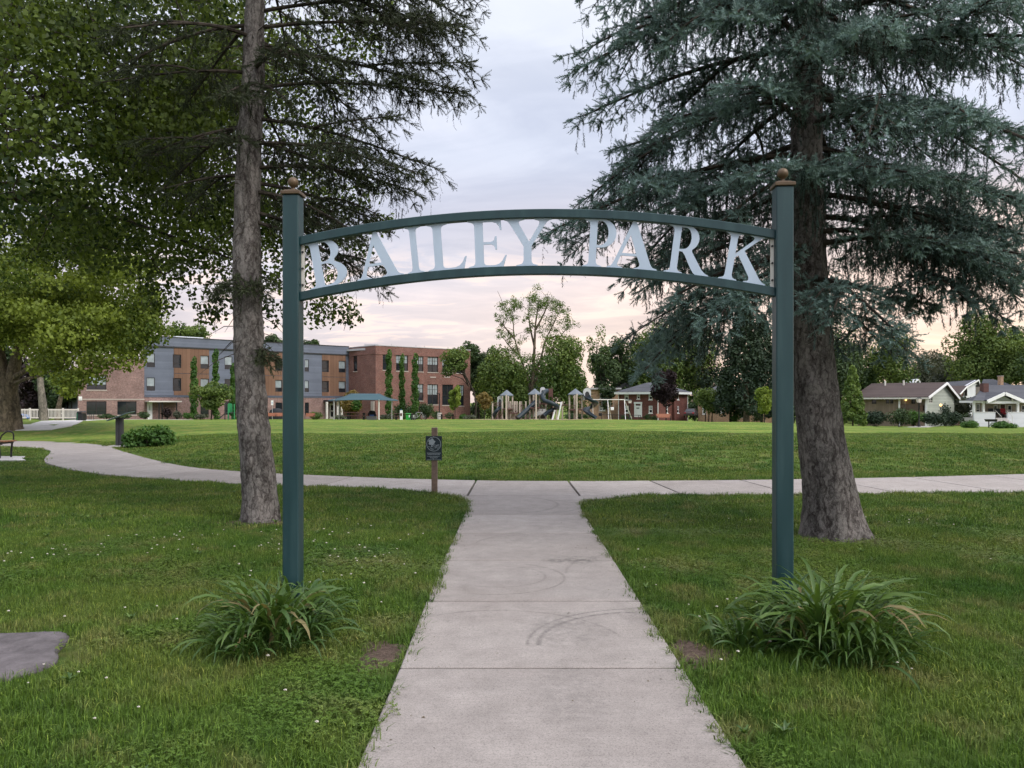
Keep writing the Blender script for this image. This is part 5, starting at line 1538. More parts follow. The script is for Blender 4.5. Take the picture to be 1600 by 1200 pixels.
# ------------------------------------------------------------------ swing set
SD = 90.0
def sz_(py): return Z(py, SD)
sw = thing('swing_set', 'pale metal swing set with one white bucket swing before the brick houses', 'swing set', (X(950, SD), SD, Hs(X(950, SD), SD)))
mb = MB(); mb.tube([(X(924, SD), SD, sz_(624.5)), (X(976, SD), SD, sz_(624.5))], .055, 8); mb.build('top_bar', M['offwhite'], sw, smooth=True)
for px, dx in ((925, 5), (949.5, 8), (975.5, 16)):
    for sgn, ddx in ((-1, -1), (1, dx)):
        mb = MB(); x1 = X(px + ddx, SD); y1 = SD + sgn * 1.5
        mb.tube([(X(px, SD), SD, sz_(624.5)), (x1, y1, Hs(x1, y1) - .1)], .045, 6); mb.build('leg', M['offwhite'] if sgn > 0 else M['steel'], sw, smooth=True)
def swing(px, yb, mat, label):
    x, z = X(px, SD), sz_(yb)
    mb = MB(); mb.prism([(x - .2, SD - .15, z + .35), (x + .2, SD - .15, z + .35), (x + .17, SD - .15, z), (x - .17, SD - .15, z)], (0, .32, 0)); s = mb.build('swing_seat', mat, sw, bevel=.03)
    s['label'] = label
    for sx in (-.18, .18):
        mb = MB(); mb.tube([(x + sx, SD, z + .34), (x + sx, SD, sz_(624.6))], .012, 5); mb.build('chain', M['steel'], s, org=ORG[sw.name])
swing(956.5, 641, M['white'], 'white bucket swing')
swing(938, 650, M['black_metal'], 'black belt swing')

# ------------------------------------------------------------------ lamp posts
def lamp_post(px, ytop, d, label, globe, style=0, group=None, base=None):
    x = X(px, d); z0 = Hs(x, d) if base is None else base; zt = Z(ytop, d); h = zt - z0
    t = thing('lamp_post', label, 'lamp post', (x, d, z0), group)
    mb = MB(); mb.lathe((x, d, z0 - .1), [(.17, 0), (.17, .25), (.12, .45), (.075, .7), (.065, h * .82), (.09, h * .84), (.06, h * .86), (.06, h * .865)], 10); mb.build('pole', M['black_metal'], t, smooth=True)
    mb = MB(); mb.cbox((x, d, z0 + h * .91), (.34, .34, h * .13), taper=1.25); mb.build('lantern', globe, t)
    mb = MB(); mb.cbox((x, d, z0 + h * .985 + .04), (.50, .50, .10), taper=.45); mb.cbox((x, d, z0 + h * .98 + .14), (.1, .1, .12), taper=.3); mb.build('lantern_cap', M['black_metal'], t)
    for sx in (-1, 1):
        mb = MB(); mb.bar((x + sx * .18, d - .18, z0 + h * .845), (x + sx * .225, d - .22, z0 + h * .975), .025, .025); mb.build('lantern_bar', M['black_metal'], t)
    return t
lamp_post(1436, 622, 85, 'black lantern lamp post on the walk before the ranch house', M['lamp_glass'])
lamp_post(984, 625, 92, 'black lamp post with pale lantern beside the swing set', M['lamp_glass'])
d = 100.0
x = X(686.5, d); z0 = Hs(x, d)
t = thing('light_pole', 'thin black light pole on a grey concrete footing in front of the brick school', 'light pole', (x, d, z0))
mb = MB(); mb.tube([(x, d, z0 - .2), (x, d, Z(645, d))], .30, 10); mb.build('footing', M['concrete_light'], t)
mb = MB(); mb.tube([(x, d, Z(645, d) - .1), (x, d, Z(615, d))], .075, 8); mb.build('pole', M['black_metal'], t)
mb = MB(); mb.cbox((x - .12, d, Z(615, d)), (.45, .3, .09)); mb.build('lamp_head', M['black_metal'], t)

# ------------------------------------------------------------------ shade sail canopy
d = 88.0
t = thing('shade_canopy', 'teal fabric hip-shaped shade canopy on thin posts in front of the school', 'canopy', (X(567, d), d, Hs(X(567, d), d)))
e = [P(512.5, 626, d - 2), P(623, 626.3, d - 2), P(615, 624.5, d + 5), P(522, 624.5, d + 5)]
r = [P(548, 614.7, d + 1.5), P(593, 614.9, d + 1.5)]
mb = MB()
def sagmesh(a, b, c, dd, n=6, k=.12):
    vs = []
    for i in range(n + 1):
        for j in range(n + 1):
            u, v = i / n, j / n
            p = a.lerp(b, u).lerp(dd.lerp(c, u), v)
            p = p - Vector((0, 0, k * math.sin(math.pi * v) + .10 * math.sin(math.pi * u) * (1 - v)*-1))
            vs.append(p)
    mb.add(vs, [(i * (n + 1) + j, (i + 1) * (n + 1) + j, (i + 1) * (n + 1) + j + 1, i * (n + 1) + j + 1) for i in range(n) for j in range(n)])
sagmesh(e[0], e[1], r[1], r[0]); sagmesh(e[1], e[2], r[1], r[1]); sagmesh(e[2], e[3], r[0], r[1]); sagmesh(e[3], e[0], r[0], r[0])
o = mb.build('fabric', M['teal_cloth'], t, smooth=True, fix=False)
md = o.modifiers.new('thick', 'SOLIDIFY'); md.thickness = .03
for p in (P(522, 627, d - 1.8), P(592, 627, d - 1.8), P(612, 625.5, d + 4.5), P(530, 625.5, d + 4.5)):
    mb = MB(); zt = Z(624.5, p.y); mb.tube([(p.x, p.y, Hs(p.x, p.y) - .2), (p.x, p.y, zt)], .085, 8); mb.build('post', M['offwhite'] if abs(p.x - X(592, p.y)) < .2 else M['steel'], t, smooth=True)

# ------------------------------------------------------------------ picnic tables, made once and copied
def picnic_table():
    t = thing('picnic_table', 'brown picnic table under the teal canopy', 'picnic table', (0, 0, 0), 'picnic tables on the school lawn')
    for k in range(5):
        mb = MB(); mb.box(-1.15, 1.15, -.36 + k * .147, -.36 + k * .147 + .135, .70, .74); mb.build('top_plank', M['maroon'], t)
    for s in (-1, 1):
        for k in range(2):
            y = s * (.62 + k * .13); mb = MB(); mb.box(-1.15, 1.15, y - .06, y + .06, .40, .44); mb.build('bench_plank', M['maroon'], t)
        mb = MB()
        mb.box(s * .72 - .11, s * .72 + .11, -.12, .12, -.05, .69)
        mb.bar((s * .72, -.68, .36), (s * .72, .68, .36), .07, .07)
        mb.build('pedestal', M['black_metal'], t)
    return t
spots = [(556.5, 86, 0.05, 1.2, 'brown picnic table under the teal canopy, left of the grey tub'), (629, 84, -.03, .95, 'brown picnic table behind the white bottle filling post and green bin'), (699, 98, .02, 1.0, 'brown picnic table right of the light pole footing')]
tb0 = None
for px, d, rz, s, lab in spots:
    if tb0 is None: tb0 = o = picnic_table()
    else: o = copy_tree(tb0)
    x = X(px, d); o.location = (x, d, Hs(x, d)); o.rotation_euler.z = rz; o.scale = (s, s, s); o['label'] = lab

# ------------------------------------------------------------------ benches near the school and by the field
def slat_bench(mat, cat, lab, grp):
    t = thing('slat_bench', lab, cat, (0, 0, 0), grp)
    for k in range(4):
        mb = MB(); mb.box(-.85, .85, -.28 + k * .13, -.28 + k * .13 + .115, .43, .465); mb.build('seat_slat', mat, t)
    for k in range(5):
        mb = MB(); z = .50 + k * .085; mb.cbox((0, .26 + k * .022, z + .03), (1.7, .03, .08), 0, R(-14)); mb.build('back_slat', mat, t)
    for s in (-1, 1):
        mb = MB(); x = s * .8
        mb.tube([(x, -.28, 0), (x, -.27, .42), (x, -.30, .63), (x, .2, .65)], .03, 6)
        mb.tube([(x, .22, 0), (x, .22, .42), (x, .38, .92)], .03, 6); mb.build('arm_frame', M['black_metal'], t)
    return t
bspots = [(425, 88, R(10), .60, 'orange brown slat bench on the lawn touching the spruce trunk'), (438, 88, R(10), .60, 'orange brown slat bench between the spruce trunk and the left arch post'),
          (484, 88, R(-6), .66, 'orange brown slat bench just beyond the right edge of the left arch post'), (1037, 78, R(-4), .85, 'lone slat bench at the far edge of the field before the red brick house')]
b0 = None
for px, d, rz, s, lab in bspots:
    if b0 is None: b0 = o = slat_bench(M['orange_brown'], 'bench', lab, 'slat benches on the far lawn')
    else: o = copy_tree(b0)
    x = X(px, d); o.location = (x, d, Hs(x, d)); o.rotation_euler.z = rz; o.scale = (s, s, .8); o['label'] = lab

# ------------------------------------------------------------------ bins, filling post, bicycle
def wheelie_bin(px, d, w, ytop, mat, lab, name='waste_bin'):
    x = X(px, d); z0 = Hs(x, d); zt = Z(ytop, d)
    t = thing(name, lab, 'bin', (x, d, z0))
    mb = MB(); mb.cbox((x, d, (z0 + zt) / 2 - .08), (w * .82, .62, zt - z0 - .16), taper=1.2); mb.build('body', mat, t, bevel=.02)
    mb = MB(); mb.cbox((x, d, zt - .04), (w * 1.04, .78, .10), 0, R(-5)); mb.build('lid', mat, t, bevel=.03)
    for s in (-1, 1):
        mb = MB(); mb.tube([(x + s * w * .45 - .03, d + .3, z0 + .11), (x + s * w * .45 + .03, d + .3, z0 + .11)], .11, 10); mb.build('wheel', M['rubber'], t)
    mb = MB(); mb.box(x + w * .18, x + w * .36, d - .40, d - .386, (z0 + zt) / 2 - .05, (z0 + zt) / 2 + .2); mb.build('sticker', M['white'], t)
    return t
wheelie_bin(638.2, 80, .52, 646.2, M['bin_green'], 'bright green wheeled bin beside the black bin and bicycle')
wheelie_bin(645.2, 80.5, .46, 647, M['black_metal'], 'black bin with a white sticker between the green bin and the bicycle')
d = 82.0; x = X(627, d); z0 = Hs(x, d)
t = thing('filling_post', 'white slim post with dark middle panel standing by a picnic table', 'post', (x, d, z0))
mb = MB(); mb.box(x - .14, x + .14, d - .1, d + .1, z0 - .1, Z(641, d)); mb.build('body', M['white'], t, bevel=.02)
mb = MB(); mb.box(x - .1, x + .1, d - .112, d - .102, Z(650, d), Z(645.5, d)); mb.build('dark_panel', M['maroon'], t)
mb = MB(); mb.cbox((x, d, Z(640, d)), (.2, .2, .14), taper=.5); mb.build('cap', M['teal_cloth'], t)
d = 79.5; x = X(654, d); z0 = Hs(x, d)
t = thing('bicycle', 'grey bicycle leaning near the black bin', 'bicycle', (x, d, z0))
rw = .33
for sx, nm in ((-.5, 'wheel'), (.5, 'wheel')):
    mb = MB(); mb.tube([(x + sx + rw * math.cos(a), d, z0 + rw + rw * math.sin(a)) for a in np.linspace(0, 2 * math.pi, 25)], .028, 6, caps=False); w_ = mb.build('wheel', M['rubber'], t)
    mb = MB()
    for a in np.linspace(0, math.pi, 7)[:-1]:
        mb.tube([(x + sx + rw * math.cos(a), d, z0 + rw + rw * math.sin(a)), (x + sx - rw * math.cos(a), d, z0 + rw - rw * math.sin(a))], .006, 4)
    mb.build('spokes', M['steel'], w_, org=ORG[t.name])
mb = MB()
bb = (x - .08, d, z0 + .28); seat = (x - .22, d, z0 + .78); head = (x + .33, d, z0 + .80)
for a, b in ((bb, seat), (bb, head), (seat, head), (bb, (x - .5, d, z0 + rw)), (seat, (x - .5, d, z0 + rw)), (head, (x + .5, d, z0 + rw))): mb.tube([a, b], .02, 6)
mb.build('frame', M['steel'], t)
mb = MB(); mb.cbox((x - .24, d, z0 + .84), (.26, .14, .06), taper=.7); mb.build('saddle', M['black_metal'], t)
mb = MB(); mb.tube([(x + .33, d, z0 + .80), (x + .31, d, z0 + .95)], .018, 6); mb.tube([(x + .38, d - .26, z0 + .95), (x + .31, d, z0 + .97), (x + .38, d + .26, z0 + .95)], .018, 6); mb.build('handlebar', M['black_metal'], t)
# covered things under and beside the canopy
def covered(px, d, w, yt, mat, name, lab, cat):
    x = X(px, d); z0 = Hs(x, d); h = Z(yt, d) - z0
    t = thing(name, lab, cat, (x, d, z0))
    mb = MB(); n = 12; prof = [(1.0, -.05), (1.02, .25), (.98, .6), (.8, .85), (.4, 1.0)]
    vs = []
    for f, zz in prof:
        vs += [(x + f * w / 2 * math.cos(2 * math.pi * k / n) * (1 + .08 * math.sin(3 * k)), d + f * w * .32 * math.sin(2 * math.pi * k / n), z0 + zz * h) for k in range(n)]
    fs = [(i * n + k, i * n + (k + 1) % n, (i + 1) * n + (k + 1) % n, (i + 1) * n + k) for i in range(len(prof) - 1) for k in range(n)] + [tuple((len(prof) - 1) * n + k for k in range(n))]
    mb.add(vs, fs); mb.build('cover', mat, t, smooth=True)
    return t, x, z0
covered(432, 97, 1.9, 638, M['dark_cloth'], 'covered_grill', 'dark covered grill against the brick ground floor by the spruce trunk', 'grill')
t, x, z0 = covered(581, 92, 1.05, 641.5, M['dark_cloth'], 'covered_cart', 'dark hooded cart with blue cloth on a grey tub by the canopy post', 'cart')
mb = MB(); mb.cbox((x + .05, 91.6, Z(650, 91.6)), (.55, .2, .3)); mb.build('blue_cloth', M['blue_cloth'], t, bevel=.03)
mb = MB(); mb.cbox((x + .1, 91.4, z0 + .22), (1.15, .5, .44), taper=1.05); mb.build('tub', M['steel'], t, bevel=.02)
# white notice on a post by the benches
d = 90.0; x = X(425.5, d); z0 = Hs(x, d)
t = thing('white_notice', 'small white notice on a thin post behind the orange benches', 'sign', (x, d, z0))
mb = MB(); mb.tube([(x, d, z0 - .1), (x, d, Z(632, d))], .03, 6); mb.build('post', M['steel'], t)
mb = MB(); mb.box(x - .14, x + .14, d - .06, d - .04, Z(633, d), Z(625.5, d)); pn = mb.build('panel', M['white'], t)
mb = MB(); mb.box(x - .06, x + .06, d - .065, d - .061, Z(630.2, d), Z(628.8, d)); mb.build('mark', M['blue_cloth'], pn, org=ORG[t.name])
# green toddler climber behind the left spruce
d = 90.0; x = X(357, d); z0 = Hs(x, d)
t = thing('toddler_climber', 'small green toddler climber with a grey slide beyond the left spruce trunk', 'play equipment', (x, d, z0))
for px, dy in ((351.5, 0), (356.5, 0), (351.8, 1.1), (356.8, 1.1), (366, 0), (366, 1.1)):
    mb = MB(); xx = X(px, d); mb.tube([(xx, d + dy, z0 - .1), (xx, d + dy, Z(631, d))], .06, 6); mb.build('post', M['play_green'] if px > 353 else M['dark_grey'], t)
mb = MB(); mb.box(X(351, d), X(367, d), d, d + 1.1, z0 + .75, z0 + .85); mb.build('deck', M['dark_grey'], t)
mb = MB(); mb.prism([(X(356, d), d - .03, Z(645, d)), (X(360, d), d - .03, Z(645, d)), (X(361.5, d), d - .03, Z(630, d)), (X(357, d), d - .03, Z(630, d))], (0, .06, 0)); mb.build('panel', M['play_green'], t)
mb = MB(); mb.bar((X(351, d), d + .5, z0 + .8), (X(340.5, d), d + .3, z0 + .12), .55, .08); mb.build('slide', M['slide'], t)
# litter bin with bollard lights by the white fence
tb_ = ground_at(126.5, 657.5); d = tb_.y; s_ = d / FPX
t = thing('litter_bin', 'black litter bin with dark green side panel by the end of the white fence', 'bin', tb_)
mb = MB(); mb.box(X(124.5, d), X(132, d), d - .3, d + .3, tb_.z - .05, Z(645.5, d)); mb.build('body', M['black_metal'], t, bevel=.03)
mb = MB(); mb.box(X(121.8, d), X(124.4, d), d - .3, d + .3, tb_.z - .05, Z(644.5, d)); mb.build('side_panel', M['green_dark'], t, bevel=.03)
mb = MB(); mb.cbox(((X(123, d) + X(132, d)) / 2, d, Z(643.6, d)), (X(132.6, d) - X(122.4, d), .7, s_ * 2.2), taper=.8); mb.build('lid', M['black_metal'], t, bevel=.03)
bol0 = None
for px, yb, yt, lab in ((27.3, 654.5, 643.5, 'black bollard light nearest the big left trunk, before the white fence'), (78.6, 654.8, 643.2, 'black bollard light before the white fence between the two thin trunks'), (95.6, 655.6, 645, 'black bollard light tucked right of the crooked thin trunk')):
    g = ground_at(px, yb); d = g.y
    h = Z(yt, d) - g.z
    if bol0 is None:
        bol0 = t = thing('bollard_light', lab, 'bollard', (0, 0, 0), 'bollard lights along the footpath')
        mb = MB(); mb.lathe((0, 0, -.05), [(.11, 0), (.11, .80), (.10, .82)], 12); mb.build('body', M['black_metal'], t, smooth=True)
        mb = MB(); mb.lathe((0, 0, .772), [(.085, 0), (.085, .10)], 12); mb.build('lens', M['offwhite'], t, smooth=True)
        mb = MB(); mb.lathe((0, 0, .874), [(.12, 0), (.12, .04), (.05, .075)], 12); mb.build('cap', M['offwhite'], t, smooth=True)
    else: t = copy_tree(bol0)
    t.location = g; k = h / .95; t.scale = (k, k, k); t['label'] = lab
# white picket fence
Fa = Vector((X(18, 72), 72)); Fb = Vector((X(122, 82), 82))
FF = Frame(Fa, Fb)
t = thing('picket_fence', 'white vinyl picket fence behind the thin trunks and bollards', 'fence', (Fa.x, Fa.y, 0))
zl = lambda u: -.33 - .02 * 0
zt_of = lambda u: FF.z if 0 else None
def fz(u, py):
    p = FF.pt(u, 0, 0); return Z(py, p.y)
npost = 5
for i in range(npost):
    u = FF.L * i / (npost - 1); mb = MB(); FF.box(mb, u - .065, u + .065, -.065, .065, fz(u, 655) - .3, fz(u, 637.6)); mb.build('post', M['vinyl'], t)
    if i < npost - 1:
        v = FF.L * (i + 1) / (npost - 1)
        for y in (640.2, 652.8):
            mb = MB(); a, b = FF.pt(u + .07, 0, fz(u, y)), FF.pt(v - .07, 0, fz(v, y)); mb.bar(a, b, .05, .12); mb.build('rail', M['vinyl'], t)
        for k in range(1, 12):
            w = u + (v - u) * k / 12
            mb = MB(); FF.box(mb, w - .034, w + .034, -.013 + .045, .013 + .045, fz(w, 653.6), fz(w, 638.9)); mb.build('picket', M['vinyl'], t)
u = FF.at(40)[0]; p = FF.pt(u, -1.5, 0)
mb = MB(); n = 10
pts = [(p.x - 1.6, Z(645, p.y)), (p.x - .8, Z(643, p.y)), (p.x + .3, Z(645.5, p.y)), (p.x + 1.5, Z(648, p.y)), (p.x + 1.6, Z(654, p.y)), (p.x - 1.6, Z(654, p.y))]
mb.prism([(a, p.y, b) for a, b in pts], (0, .5, 0))
tag(mb.build('blue_tarp', M['blue_cloth'], bevel=.05), 'blue tarp heap seen through the white picket fence', 'tarp')
# handrail by the litter bin
g = ground_at(143, 656.5); d = g.y
t = thing('bike_rack', 'dark hoop bike rack right of the litter bin', 'bike rack', g)
for px in (137.5, 144.5):
    mb = MB(); a, b = X(px - 2, d), X(px + 1.8, d); mb.tube([(a, d, g.z - .1), (a, d, Z(648.5, d)), (a + .05, d, Z(647.3, d)), (b - .05, d, Z(647.3, d)), (b, d, Z(648.5, d)), (b, d, g.z - .1)], .03, 6); mb.build('hoop', M['dark_grey'], t, smooth=True)
# charcoal grill on a post by the bungalow
d = 80.0; x = X(1548, d); z0 = Hs(x, d)
t = thing('park_grill', 'black park grill on a single post between two bushes before the bungalow', 'grill', (x, d, z0))
mb = MB(); mb.tube([(x - .2, d, z0 - .2), (x - .2, d, Z(658.5, d))], .055, 8); mb.build('post', M['black_metal'], t)
mb = MB(); a, b = X(1540.5, d), X(1556, d); mb.hexa([(a + .1, d - .25, Z(658.7, d)), (b - .05, d - .25, Z(658.7, d)), (b - .05, d + .25, Z(658.7, d)), (a + .1, d + .25, Z(658.7, d)), (a, d - .3, Z(655, d)), (b, d - .3, Z(655, d)), (b, d + .3, Z(655, d)), (a, d + .3, Z(655, d))]); mb.build('firebox', M['black_metal'], t)
mb = MB(); mb.bar((b, d, Z(656, d)), (b + .12, d, Z(656, d)), .05, .05); mb.build('handle', M['black_metal'], t)
# low rails round the far play area
x0 = X(940, 86); t = thing('low_railing', 'low dark railing at the edge of the play area below the red brick house', 'railing', (x0, 86, Hs(x0, 86)))
for px in (940, 957, 970, 988, 998, 1001):
    x = X(px, 86); mb = MB(); mb.tube([(x, 86, Hs(x, 86) - .1), (x, 86, Hs(x, 86) + .55)], .035, 6); mb.build('post', M['black_metal'], t)
x1 = X(1001, 86); mb = MB(); mb.tube([(x0, 86, Hs(x0, 86) + .53), (x1, 86, Hs(x1, 86) + .53)], .03, 6); mb.build('rail', M['black_metal'], t)
# parked car by the red house
d = 128.0; cx = X(1080, d); z0 = Z(652.5, d)
t = thing('parked_car', 'dark maroon grey car parked beside the red brick house', 'car', (cx, d, z0))
L_ = 4.3
def cp(x, y, z): # car seen from its rear quarter
    a = R(68); return (cx + x * math.cos(a) * 1.0 - y * math.sin(a), d + x * math.sin(a) + y * math.cos(a), z0 + z)
side = [(-2.1, .35), (-2.15, .75), (-2.0, .95), (-1.6, 1.0), (-1.1, 1.45), (.3, 1.5), (1.0, 1.05), (1.9, .92), (2.1, .7), (2.1, .35)]
mb = MB(); n = len(side)
vs = [cp(x, s * (.85 if z < 1.1 else .66), z) for s in (-1, 1) for x, z in side]
mb.add(vs, [tuple(range(n)), tuple(range(2 * n - 1, n - 1, -1))] + [(i, (i + 1) % n, n + (i + 1) % n, n + i) for i in range(n)])
mb.build('body', M['car_paint'], t, bevel=.04)
for s in (-1, 1):
    mb = MB(); mb.poly([cp(x, s * (.85 - .19 * (z - .9) / .6 + .02), z) for x, z in ((-1.45, 1.0), (-1.02, 1.38), (.25, 1.42), (.8, 1.06))]); mb.build('side_window', M['glass_dark'], t)
mb = MB(); mb.poly([cp(x, y, z) for x, y, z in ((-1.6, -.68, 1.05), (-1.6, .68, 1.05), (-1.17, .55, 1.44), (-1.17, -.55, 1.44))]); mb.build('rear_window', M['glass_dark'], t)
for sx in (-1.3, 1.3):
    for s in (-1, 1):
        mb = MB(); mb.tube([cp(sx, s * .80, .33), cp(sx, s * .9, .33)], .33, 14); mb.build('wheel', M['rubber'], t)
for s in (-1, 1):
    mb = MB(); a = [cp(-2.16, s * .8, .7), cp(-2.16, s * .5, .7), cp(-2.12, s * .5, .9), cp(-2.12, s * .8, .9)]; mb.poly(a); mb.build('tail_light', M['red_cloth'], t)
# ------------------------------------------------------------------ vegetation
from mathutils import noise as mnoise
def unit(v):
    return v / np.maximum(np.linalg.norm(v, axis=-1, keepdims=True), 1e-9)

def trunk_obj(pts, rad, mat, parent, n=56, rings=190, amp=0.012, flare=0.0, flare_dirs=(), knots=6, seed=0, name='trunk'):
    """Tapered trunk with furrowed, knotty relief and root flare."""
    pts = [Vector(p) for p in curve3([Vector(p) for p in pts], 8)]
    rr = np.interp(np.linspace(0, 1, len(pts)), np.linspace(0, 1, len(rad)), rad)
    cum = np.concatenate([[0], np.cumsum([(pts[i + 1] - pts[i]).length for i in range(len(pts) - 1)])])
    P3 = np.array([tuple(p) for p in pts])
    ss = np.linspace(0, cum[-1] ** .62, rings) ** (1 / .62)
    rng = random.Random(seed)
    kn = [(rng.uniform(.8, cum[-1] * .6), rng.uniform(0, 2 * math.pi), rng.uniform(.04, .08)) for _ in range(knots)]
    V = np.zeros((rings, n, 3))
    for i, s in enumerate(ss):
        c = np.array([np.interp(s, cum, P3[:, k]) for k in range(3)])
        r = np.interp(s, cum, rr)
        for k in range(n):
            a = 2 * math.pi * k / n
            q = Vector((math.cos(a) * 3.1, math.sin(a) * 3.1, s * 1.6 + seed))
            d = amp * (mnoise.noise(q * 1.0) + 0.8 * mnoise.noise(q * 3.1) + .5 * mnoise.noise(Vector((q.x * 5, q.y * 5, q.z * 2))))
            d += amp * .7 * mnoise.noise(Vector((math.cos(a) * 17, math.sin(a) * 17, s * 7 + seed))) + amp * .5 * mnoise.noise(Vector((math.cos(a) * 34, math.sin(a) * 34, s * 13 + seed)))
            d += 0.04 * r * math.sin(3 * a + s)
            if flare:
                f = math.exp(-s / .30)
                d += flare * f * .6 + flare * sum(max(0, math.cos(a - fd)) ** 8 * fw * math.exp(-s / (.13 + .05 * fw)) for fd, fw in flare_dirs)
            for ks, ka, kr in kn:
                da = (a - ka + math.pi) % (2 * math.pi) - math.pi
                e = ((s - ks) / kr) ** 2 + (da * r / kr) ** 2
                if e < 6: d += kr * .35 * math.exp(-e)
            V[i, k] = c + np.array([math.cos(a), math.sin(a), 0]) * (r + d)
    idx = np.arange(rings * n).reshape(rings, n)
    F = np.stack([idx[:-1], np.roll(idx, -1, 1)[:-1], np.roll(idx, -1, 1)[1:], idx[1:]], -1).reshape(-1, 4)
    return np_object(name, V, F, mat, parent, smooth=True)

class Twigs:
    def __init__(self): self.p, self.d, self.l, self.t = [], [], [], []
    def add(self, p, d, l, t): self.p.append(p); self.d.append(d); self.l.append(l); self.t.append(t)
    def mesh(self, name, mat, parent, K, nlen, nwid, rng, ang=0.75):
        """Needles round every twig: one thin blade each."""
        p = np.array(self.p); d = unit(np.array(self.d)); l = np.array(self.l); t = np.array(self.t)
        N = len(p)
        ref = unit(rng.normal(size=(N, 3)))
        y = unit(np.cross(d, ref)); z = np.cross(d, y)
        s = (np.arange(K) + .3) / K
        a = np.arange(K) * 2.39996
        aj = a[None, :] + rng.uniform(-.5, .5, (N, K))
        rad = np.cos(aj)[..., None] * y[:, None] + np.sin(aj)[..., None] * z[:, None]
        tang = -np.sin(aj)[..., None] * y[:, None] + np.cos(aj)[..., None] * z[:, None]
        base = p[:, None] + d[:, None] * (s[None, :] * l[:, None])[..., None]
        ln = nlen * rng.uniform(.75, 1.2, (N, K))[..., None]
        tip = base + ln * (math.cos(ang) * d[:, None] + math.sin(ang) * rad)
        w = nwid / 2
        v = np.stack([base - tang * w, base + tang * w, tip], 2).reshape(-1, 3)
        tint = np.repeat(np.clip(t[:, None] + rng.uniform(-.12, .12, (N, K)), 0, 1)[..., None], 3, -1)
        f = np.arange(N * K * 3).reshape(-1, 3)
        o = np_object(name, v, f, mat, parent, tint=tint.ravel())
        o['kind'] = 'stuff'
        return o

